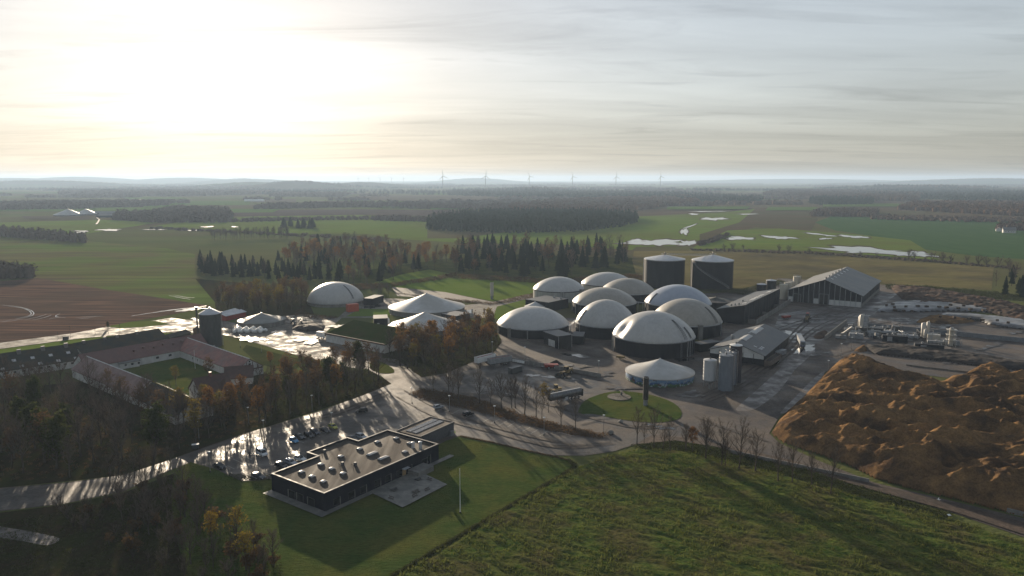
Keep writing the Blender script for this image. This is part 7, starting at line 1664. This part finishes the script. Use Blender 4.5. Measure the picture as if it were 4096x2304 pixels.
def skid(label, zx, zy, lx, ly, h, mat, extra=0, rz=R(-22), name='plant_unit'):
    p = W(*q1(zx, zy)); t = thing(name, label, 'unit', (p.x, p.y, 0.12), rz); rg = random.Random(int(zx * 7 + zy))
    MB().b2((-lx / 2, -ly / 2, .35), (lx / 2, ly / 2, h)).build('housing', mat, t); MB().b2((-lx / 2 - .1, -ly / 2 - .1, 0), (lx / 2 + .1, ly / 2 + .1, .34)).build('base_frame', M_darksteel, t)
    for k in range(extra):
        x, y = rg.uniform(-lx * .4, lx * .4), rg.uniform(-ly * .3, ly * .3)
        MB().lathe([(.35, h), (.35, h + .5), (.5, h + .55), (.5, h + .7)], 10).build('fan', M_steel, t).location = (x, y, 0)
    MB().b2((-lx * .3, -ly / 2 - .05, .5), (-lx * .1, -ly / 2 - .002, h * .85)).build('door', M_steel, t)
    MB().tube([(lx * .3, 0, h - .1), (lx * .3, 0, h + 1.0), (lx * .3 + 1.4, 0, h + 1.0), (lx * .3 + 1.4, 0, .3)], .13, 6).build('pipe', M_steel, t, True)
    return t
for a in [('dark cooler block below the tallest gas plant column', 712, 440, 5.5, 3.5, 4.2, M_darksteel, 2), ('white pump cabinet at the left of the gas plant', 500, 410, 2.5, 2, 2.6, M_unit, 1), ('pale cabinet beside the fat duct', 560, 345, 2.4, 1.8, 2.2, M_unit, 0), ('small white vehicle-sized unit in the left corner of the gas plant', 415, 500, 5, 2.4, 1.9, M_unit, 0),
          ('grey compressor housing with pale roof strip', 640, 500, 7, 3, 3, M_unit, 2), ('dark compressor housing with pale roof strip', 920, 420, 8, 3, 3.2, M_darksteel, 1), ('grey filter unit behind the compressor', 860, 470, 3, 2.5, 2.6, M_unit, 1), ('dark control container with a light roof edge', 1205, 545, 12, 3, 3.4, M_black, 1),
          ('bank of pale fan coolers', 1395, 490, 10, 4, 1.9, M_unit, 6), ('low grey deck with pipes in the middle of the gas plant', 1110, 420, 6, 4, 1.6, M_unit, 2), ('beige box unit right of the white middle column', 1775, 520, 6, 3.6, 3.2, M_vessel, 1), ('dark container at the front of the gas plant', 1710, 670, 13, 3, 3.2, M_black, 1),
          ('row of low white units behind the front container', 1880, 575, 12, 2, 1.5, M_unit, 3), ('small white switch box at the right end of the gas plant', 2125, 605, 2, 2, 2.6, M_unit, 0), ('grey pipe skid along the back wall', 1010, 375, 9, 2.5, 2.0, M_darksteel, 3), ('dark tank skid behind the control container', 1220, 400, 4, 3, 3.4, M_darksteel, 1)]: skid(*a)
tp = W(*q1(2030, 610)); tw = thing('scrubber_tower', 'pale framed scrubber tower with platforms in the gas plant', 'tower', (tp.x, tp.y, 0.12), R(-22)); th = HGT(tp, q1(0, 340)[1])
m = MB(); [m.tube([(x, y, 0), (x * .8, y * .8, th * .92)], .14, 4) for x in (-2, 2) for y in (-2, 2)]; [m.tube([(-2, -2, z), (2, -2, z + 1.5)], .08, 4) for z in (1, 3, 5)]; m.build('frame', M_vessel, tw)
for z in (.35, .62, .9): MB().b2((-2.3, -2.3, th * z), (2.3, 2.3, th * z + .15)).build('platform', M_vessel, tw)
MB().lathe([(1.1, 0.3), (1.1, th * .95), (.5, th)], 14).build('shell', M_vessel, tw, True); MB().lathe([(.8, th), (.8, th + .3)], 12).build('cap', M_unit, tw)
pp = thing('pipe_rack', 'steel pipe rack crossing the gas plant', 'pipe rack', W(*q1(500, 440)), R(-9))
m = MB(); [m.tube([(0, y, 2.6), (46, y, 2.6)], .14, 5) for y in (-.4, 0, .4)]; m.build('pipe', M_steel, pp)
for k in range(9): MB().tube([(k * 5.6, -.6, 0), (k * 5.6, -.6, 2.5), (k * 5.6, .6, 2.5), (k * 5.6, .6, 0)], .09, 4).build('support', M_steel, pp)

prg = random.Random(12)
for k in range(46):          # the tangle of small pipes, valves and cabinets around the rack
    x, y = prg.uniform(0, 46), prg.uniform(-9, 9); l_ = prg.uniform(1.5, 5); z_ = prg.uniform(.6, 3.2)
    if k % 3: MB().tube([(x, y, 0), (x, y, z_), (x + l_, y, z_), (x + l_, y, 0)] if k % 2 else [(x, y, 0), (x, y, z_), (x, y + l_, z_), (x, y + l_, 0)], prg.uniform(.08, .2), 6).build('pipe', prg.choice([M_steel, M_vessel, M_darksteel]), pp, True)
    else: MB().b2((x - .6, y - .5, 0), (x + prg.uniform(.3, 1.6), y + .5, prg.uniform(1.2, 2.4))).build('cabinet', prg.choice([M_unit, M_darksteel, M_black]), pp)
# ================================================================== STACKS, LAMPS, SMALL THINGS
def stack(label, base, ytop, r_, mat, bh=0.0, bmat=None, name='flare_stack', cat='flare'):
    p = W(*base); h = HGT(p, ytop); t = thing(name, label, cat, (p.x, p.y, 0.12), FACE(p.x, p.y))
    MB().lathe([(r_, bh), (r_, h), (r_ * .85, h), (r_ * .85, h - 1.0)], 20, cap1=True).build('stack', mat, t, True)
    if bh:
        m = MB()
        for k in range(4): a = k * math.pi / 2 + .6; m.tube([(r_ * .9 * math.cos(a), r_ * .9 * math.sin(a), 0), (r_ * .9 * math.cos(a), r_ * .9 * math.sin(a), bh)], .12, 5)
        m.build('support_frame', M_steel, t); MB().b2((-r_ * .6, -r_ * .6, 0), (r_ * .6, r_ * .6, bh * .95)).build('burner_box', bmat or M_unit, t)
    MB().lathe([(r_ * 1.03, h * .98), (r_ * 1.06, h * .98), (r_ * 1.06, h), (r_ * 1.03, h)], 20, cap0=False, cap1=False).build('top_ring', M_steel, t)
    return t
stack('dark tall flare stack on the grass roundabout', q7(1893, 585), q7(0, 342)[1], 1.05, pm('sooty_metal', (0.02, 0.018, 0.016), (0.035, 0.03, 0.026), 1.0, 0.6), 2.4)
stack('pale tan flare stack beside the green field', q2(2337, 355), q2(0, 197)[1], 1.25, M_vessel, 2.6)
stack('short brown vent pipe on the concrete pad', q2(2262, 502), q2(0, 447)[1], .45, M_timber, 0, name='vent_pipe', cat='pipe'); stack('short grey vent pipe beside the widest white cone', q2(2146, 498), q2(0, 450)[1], .4, M_steel, 0, name='vent_pipe', cat='pipe')
wt = W(*q2(1313, 608)); t = thing('small_tank', 'small white upright tank before the hidden white cone', 'tank', (wt.x, wt.y, 0.1)); MB().lathe([(2.2, 0), (2.2, 3.6), (1.6, 4.4), (.3, 4.7)], 20).build('shell', M_white, t, True); MB().lathe([(.3, 4.6), (.3, 5.0)], 8).build('cap', M_steel, t)
# round pad on the roundabout, of slabs
pc = W(*q7(1667, 517)); pr = 100 * .4658 * MPP(pc); pad = thing('round_pad', 'round pale concrete pad on the grass roundabout', 'pad', (pc.x, pc.y, 0.2))
for k in range(10):
    a0, a1 = k * math.pi / 5 + .01, (k + 1) * math.pi / 5 - .01
    MB().prism([(0.15 * math.cos((a0 + a1) / 2), .15 * math.sin((a0 + a1) / 2)), (pr * math.cos(a0), pr * math.sin(a0)), (pr * math.cos((a0 + a1) / 2), pr * math.sin((a0 + a1) / 2)), (pr * math.cos(a1), pr * math.sin(a1))], 0, .25).build('slab', M_conc, pad)
MB().lathe([(.35, .25), (.35, 1.4), (.15, 1.5)], 8).build('valve_post', M_darksteel, pad).location = (1.2, 2.0, 0)
def boulder(label, p, s_, seed):
    rg = random.Random(seed); m = MB().lathe([(.4 * s_, -.1), (s_, .2 * s_), (.9 * s_, .7 * s_), (.45 * s_, 1.05 * s_), (.05, 1.1 * s_)], 8)
    m.v = [(x * rg.uniform(.8, 1.2), y * rg.uniform(.7, 1.2), z * rg.uniform(.9, 1.1)) for x, y, z in m.v]
    o = m.build('boulder', M_concwall); o.location = (p.x, p.y, .12); tag(o, label, 'boulder')
boulder('pale boulder on the lower edge of the roundabout', W(*q7(1680, 733)), .9, 1); boulder('pale boulder at the tip of the car park island', W(*q7(1595, 830)), 1.1, 2); boulder('pale stone before the gas plant yard', W(*q7(1250, 40)), .8, 3)
M_lampw = pm('lamp_head_white', (0.70, 0.70, 0.68), None, rough=0.3)
def lamp(label, head, h=6.2, rz=0.0):
    p = W(*head, h); t = thing('street_lamp', label, 'street lamp', (p.x, p.y, 0.1), rz, 'lamp posts of the plant')
    MB().lathe([(.09, 0), (.06, h)], 8).build('post', M_steel, t); MB().lathe([(.12, h - .1), (.42, h), (.42, h + .12), (.1, h + .25)], 10).build('lamp_head', M_lampw, t, True); MB().lathe([(.2, 0), (.2, .5), (.1, .6)], 8).build('foot', M_darksteel, t)
for lb, hd in [('beside the bin at the wood edge', z5b(165, 338)), ('on the verge above the white van', z5b(525, 237)), ('on the verge opposite the parked row', z5b(635, 330)), ('at the wood edge above the road bend', z5b(985, 150)), ('on the road verge left of the junction', z5b(1128, 275)), ('beside the car park entrance', z5b(580, 453)),
               ('at the kerb left of the car park', z5b(245, 558)), ('at the island tip by the junction', z5b(1707, 95)), ('behind the dark silver car', z5b(1978, 152)), ('behind the tipper trailers', q7(577, 40)), ('above the white totes', q7(858, 85)), ('behind the dark soil heap', q7(1493, 203)), ('in the middle of the island row', q7(597, 592)),
               ('on the island above the parking bays', q7(1023, 690)), ('on the island tip below the roundabout', q7(1537, 670)), ('on the corner of the black yard', q1(430, 575)), ('beside the gas plant front', q1(585, 480)), ('at the top corner of the orange heap', q1(238, 822)), ('beside the half timbered gable yard', q10(832, 525)), ('before the wet concrete yard', q10(1105, 590))]:
    lamp('slim lamp post ' + lb, hd)
# flag pole
fp = W(1841, 2051); t = thing('flagpole', 'white flagpole on the lawn beside the office', 'flagpole', (fp.x, fp.y, 0.07)); fh = HGT(fp, 1877)
MB().lathe([(.11, 0), (.05, fh)], 10).build('pole', M_white, t, True); MB().lathe([(.02, fh), (.10, fh + .08), (.02, fh + .18)], 10).build('finial', M_white, t, True); MB().lathe([(.3, 0), (.25, .3)], 10).build('foot', M_darksteel, t)
fp = W(568, 1475); t = thing('flagpole', 'thin pale pole standing in the farm courtyard', 'pole', (W(568 * 1.0 + 213, 1478).x, W(781, 1478).y, 0.05)); MB().lathe([(.1, 0), (.05, 9)], 8).build('pole', M_white, t); MB().lathe([(.2, 0), (.2, .3)], 8).build('foot', M_concwall, t)
# patio furniture
def picnic(label, at, mat):
    p = W(*q6(*at)); t = thing('picnic_table', label, 'table', (p.x, p.y, .17), R(54))
    for k in range(5): MB().b2((-.95, -.38 + k * .155, .72), (.95, -.25 + k * .155, .77)).build('plank', mat, t)
    for s_ in (-1, 1):
        MB().b2((-.95, s_ * .75 - .13, .43), (.95, s_ * .75 + .13, .47)).build('seat', mat, t)
        m = MB(); m.tube([(s_ * .7, -.78, 0), (s_ * .7, -.2, .72)], .05, 4); m.tube([(s_ * .7, .78, 0), (s_ * .7, .2, .72)], .05, 4); m.tube([(s_ * .7, -.78, .4), (s_ * .7, .78, .4)], .05, 4); m.build('leg_frame', mat, t)
def bench(label, at, mat, rz):
    p = W(*q6(*at)); t = thing('bench', label, 'bench', (p.x, p.y, .17), rz)
    for k in range(3): MB().b2((-.9, -.22 + k * .15, .42), (.9, -.10 + k * .15, .47)).build('slat', mat, t)
    for s_ in (-1, 1): MB().b2((s_ * .75 - .08, -.2, 0), (s_ * .75 + .08, .22, .41)).build('leg', M_concwall, t)
    for k in range(2): MB().b2((-.9, .25, .62 + k * .16), (.9, .29, .74 + k * .16)).build('back_slat', mat, t)
M_wood = pm('weathered_wood', (0.10, 0.085, 0.07), (0.07, 0.06, 0.05), 3.0, 0.7)
picnic('weathered picnic table on the wet part of the patio', (1170, 1045), M_wood); picnic('dark picnic table on the patio close to the office wall', (1200, 885), M_darksteel); picnic('dark picnic table on the shaded left part of the patio', (890, 1020), M_darksteel)
bench('bench at the left corner of the patio', (850, 1130), M_wood, R(-35)); bench('bench below the weathered picnic table', (1160, 1100), M_wood, R(54)); bench('bench at the patio edge beside the wet slabs', (1320, 1020), M_wood, R(54)); bench('bench at the right patio edge towards the office', (1345, 890), M_wood, R(-35))
# litter bin, small bollard, board, gull, roadside box
p = W(782, 1795); t = thing('waste_bin', 'dark waste container with pale lid at the wood edge', 'bin', (p.x, p.y, .12), R(20)); MB().hexa([(-.9, -.5, 0), (.9, -.5, 0), (.9, .5, 0), (-.9, .5, 0)], [(-1.0, -.6, 1.3), (1.0, -.6, 1.3), (1.0, .6, 1.3), (-1.0, .6, 1.3)]).build('bin', M_dkgreen, t); MB().b2((-1.05, -.65, 1.31), (1.05, .65, 1.42)).build('lid', M_white, t)
for s_ in (-1, 1): wheel(t, s_ * .7, -.5, .12, .1, False)
p = W(998, 1823); t = thing('litter_bin', 'small black litter bin beside the white van', 'bin', (p.x, p.y, .12)); MB().lathe([(.28, 0), (.33, 1.0)], 12).build('bin', M_darksteel, t); MB().lathe([(.36, 1.0), (.36, 1.08), (.1, 1.2)], 12).build('lid', M_black, t)
p = W(*q8(1975, 1022)); t = thing('sign_board', 'small white board lying at the meadow edge by the lane', 'board', (p.x, p.y, .4), R(20)); MB().hexa([(-.45, -.3, 0), (.45, -.3, 0), (.45, .3, .15), (-.45, .3, .15)], [(-.45, -.3, .06), (.45, -.3, .06), (.45, .3, .21), (-.45, .3, .21)]).build('panel', M_white, t); MB().b2((-.05, -.05, -.35), (.05, .05, .05)).build('post', M_bale, t)
# a gull with spread wings, one continuous body
p = W(*q8(1900, 897), 1.5); g = MB()
g.lathe([(.01, -.30), (.07, -.22), (.10, -.05), (.09, .10), (.055, .20), (.06, .26), (.03, .32), (.005, .38)], 8)
bod = [(z, x, y) for x, y, z in g.v]; g.v = bod
for s_ in (-1, 1): g.add([(.08, s_ * .05, .02), (-.10, s_ * .05, .02), (-.06, s_ * .42, .16), (.08, s_ * .40, .17), (-.16, s_ * .82, .06), (-.10, s_ * .84, .07)], [(0, 1, 2, 3), (3, 2, 4, 5)])
g.add([(-.28, -.04, 0), (-.28, .04, 0), (-.45, .10, .01), (-.45, -.10, .01)], [(0, 1, 2, 3)])
o = g.build('gull', M_white, None, True); o.location = p; o.rotation_euler = (0, 0, R(150)); o.scale = (1.3, 1.3, 1.3); tag(o, 'white gull gliding low over the lane beside the heap', 'bird')
z1f = lambda a, b: (a * .427, 1100 + b * .427)
p = W(*z1f(617, 605)); t = thing('roadside_box', 'small dark cabinet on the grass verge beside the left road', 'cabinet', (p.x, p.y, .12), R(10)); MB().b2((-1.2, -.8, 0), (1.2, .8, 1.6)).build('cabinet', M_darksteel, t); MB().b2((-1.3, -.9, 1.6), (1.3, .9, 1.72)).build('lid', M_black, t)
for i, (a, b, hh) in enumerate(((545, 600, 3), (660, 590, 6), (1018, 560, 7), (1125, 545, 4.5), (893, 560, 3))):
    p = W(*z1f(a, b)); t = thing('road_post', ['low', 'tall', 'tallest', 'middle', 'short'][i] + ' dark marker post on the verge of the left road', 'post', (p.x, p.y, .1)); MB().lathe([(.08, 0), (.06, hh)], 6).build('post', M_darksteel, t); MB().b2((-.25, -.04, hh), (.25, .04, hh + .5)).build('plate', M_darksteel, t)
p = W(*z1f(1012, 505)); tree(P_green[0], p.x, p.y, 4.0, 'small round dark tree on the verge of the left road', 'small_tree')
# person in a bright vest at the annex corner
def person(label, p, h, rz):
    t = thing('person', label, 'person', (p.x, p.y, .12), rz); s_ = h / 1.78
    J = {'pel': (0, 0, .95), 'sp': (.01, 0, 1.18), 'ch': (.02, 0, 1.38), 'nk': (.03, 0, 1.50), 'hd': (.05, 0, 1.64), 'tp': (.05, 0, 1.74), 'hl': (0, .10, .90), 'kl': (.05, .11, .50), 'al': (-.02, .11, .09), 'fl': (.14, .12, .03), 'hr': (0, -.10, .90), 'kr': (.02, -.11, .50), 'ar': (-.05, -.11, .09), 'fr': (.11, -.12, .03),
         'sl': (.01, .20, 1.42), 'el': (.02, .27, 1.15), 'wl': (.16, .24, .95), 'gl': (.22, .23, .88), 'sr': (.01, -.20, 1.42), 'er': (0, -.27, 1.15), 'wr': (.12, -.24, .93), 'gr': (.17, -.23, .86)}
    Rr = {'pel': .15, 'sp': .14, 'ch': .16, 'nk': .065, 'hd': .105, 'tp': .07, 'hl': .095, 'kl': .065, 'al': .045, 'fl': .04, 'hr': .095, 'kr': .065, 'ar': .045, 'fr': .04, 'sl': .075, 'el': .05, 'wl': .036, 'gl': .035, 'sr': .075, 'er': .05, 'wr': .036, 'gr': .035}
    E = [('pel', 'sp'), ('sp', 'ch'), ('ch', 'nk'), ('nk', 'hd'), ('hd', 'tp'), ('pel', 'hl'), ('hl', 'kl'), ('kl', 'al'), ('al', 'fl'), ('pel', 'hr'), ('hr', 'kr'), ('kr', 'ar'), ('ar', 'fr'), ('ch', 'sl'), ('sl', 'el'), ('el', 'wl'), ('wl', 'gl'), ('ch', 'sr'), ('sr', 'er'), ('er', 'wr'), ('wr', 'gr')]
    K = list(J); me = bpy.data.meshes.new('body'); me.from_pydata([tuple(c * s_ for c in J[k]) for k in K], [(K.index(a), K.index(b)) for a, b in E], [])
    me.materials.append(pm('dark_trousers', (0.02, 0.022, 0.03), None, rough=0.8)); o = link('body', me, t)
    sk = o.modifiers.new('skin', 'SKIN'); [setattr(v, 'radius', (Rr[k] * s_, Rr[k] * s_)) for k, v in zip(K, me.skin_vertices[0].data)]; me.skin_vertices[0].data[0].use_root = True
    sb_ = o.modifiers.new('sub', 'SUBSURF'); sb_.levels = sb_.render_levels = 1
    vst = MB().lathe([(.19, .86), (.175, 1.0), (.185, 1.2), (.205, 1.38), (.17, 1.47), (.09, 1.51)], 14, cap0=False, cap1=False)
    vst.v = [(x * .85 * s_ + .015, y * 1.12 * s_, z * s_) for x, y, z in vst.v]; vst.build('vest', pm('hi_vis', (0.35, 0.62, 0.06), None, rough=0.6), t, True)
    for s2 in (-1, 1):
        MB().tube([(.01, s2 * .20 * s_, 1.42 * s_), (.02, s2 * .28 * s_, 1.14 * s_)], .085 * s_, 8, .06 * s_).build('sleeve', MATS['hi_vis'], t, True)
    hd = MB().lathe([(.02, 1.52), (.085, 1.56), (.105, 1.63), (.10, 1.70), (.06, 1.755), (.01, 1.775)], 12); hd.v = [(x * s_ + .05, y * .9 * s_, z * s_) for x, y, z in hd.v]; hd.build('head', pm('skin_tone', (0.40, 0.24, 0.17), None, rough=0.6), t, True)
    hr_ = MB().lathe([(.108, 1.66), (.108, 1.72), (.07, 1.77), (.01, 1.79)], 12); hr_.v = [(x * s_ + .035, y * .92 * s_, z * s_ + .004) for x, y, z in hr_.v]; hr_.build('hair', pm('brown_hair', (0.05, 0.03, 0.02), None, rough=0.7), t, True)
person('person in a bright yellow green vest beside the annex corner', W(*q6(1675, 300)), 1.8, R(200))
# boxes and cylinders against the annex end
p = W(*q6(1632, 298)); t = thing('gas_cylinder', 'pale gas cylinders cage against the annex wall', 'cage', (p.x, p.y, .12), R(54)); MB().b2((-.6, -.4, 0), (.6, .4, 1.5)).build('cage', M_unit, t); MB().b2((-.62, -.42, 1.5), (.62, .42, 1.58)).build('lid', M_steel, t)
# painted parking lines
M_line = pm('worn_white_line', (0.42, 0.41, 0.39), (0.20, 0.195, 0.19), 2.0, 0.7, lo=0.4, hi=0.6)
def line(a, b, w_=0.13):
    A, Bp = W(*a), W(*b); d = (Bp - A).normalized(); n = Vector((-d.y, d.x, 0)) * w_ / 2
    sheet('parking_line', [A - n, Bp - n, Bp + n, A + n], 0.135, M_line)
for x0, y0, x1, y1 in [(497, 738, 570, 698), (565, 750, 640, 712), (632, 768, 705, 728), (703, 782, 772, 742), (770, 800, 845, 762), (838, 818, 905, 780), (908, 838, 980, 795), (980, 858, 1052, 815), (160, 655, 225, 628), (225, 668, 300, 632), (340, 705, 410, 672), (100, 645, 165, 615), (1135, 822, 1290, 862), (250, 715, 430, 760)]: line(q7(x0, y0), q7(x1, y1))
for x0, y0, x1, y1 in [(960, 580, 1040, 610), (1110, 520, 1180, 550), (1290, 470, 1350, 490), (1400, 400, 1480, 440), (1580, 350, 1620, 370), (90, 810, 240, 885), (0, 920, 40, 950), (300, 1215, 380, 1250), (0, 1250, 140, 1310)]: line(z5(x0, y0), z5(x1, y1))
line(z5b(415, 615), z5b(490, 650)); line(z5b(485, 590), z5b(555, 625)); line(z5b(380, 665), z5b(430, 690)); line(z5b(525, 730), z5b(590, 760))
# two pipe bridges and clutter between the domes
for i, (a, b, z, lb) in enumerate(((q3(1432, 575), q3(1520, 580), 7.4, 'steel pipe bridge between the tan dome and the bluish dome'), (q3(838, 790), q3(898, 735), 6.0, 'steel pipe bridge between the shallow dome and the strip dome'))):
    A, Bp = W(*a, z), W(*b, z); d = Bp - A; t = thing('pipe_bridge', lb, 'pipe bridge', (A.x, A.y, 0), math.atan2(d.y, d.x)); L_ = d.length
    m = MB(); [m.tube([(0, y, z), (L_, y, z)], .16, 5) for y in (-.5, 0, .5)]; m.build('pipe', M_steel, t); [MB().tube([(x, 0, 0), (x, 0, z)], .15, 5).build('support', M_steel, t) for x in (L_ * .25, L_ * .75)]
for i, (a, lb) in enumerate(((q3(868, 650), 'slim grey standpipe before the tan second row dome'), (q3(700, 650), 'slim grey standpipe beside the pump house'), (q3(632, 640), 'short grey standpipe beside the small white cone'), (q3(960, 500), 'square grey vent tower between the two rear domes'))):
    p = W(*a); t = thing('standpipe', lb, 'pipe', (p.x, p.y, .1)); MB().lathe([(.35, 0), (.35, 5.0), (.5, 5.0), (.5, 5.3)], 10).build('pipe', M_steel, t); MB().lathe([(.6, 0), (.6, .3)], 10).build('foot', M_concwall, t)
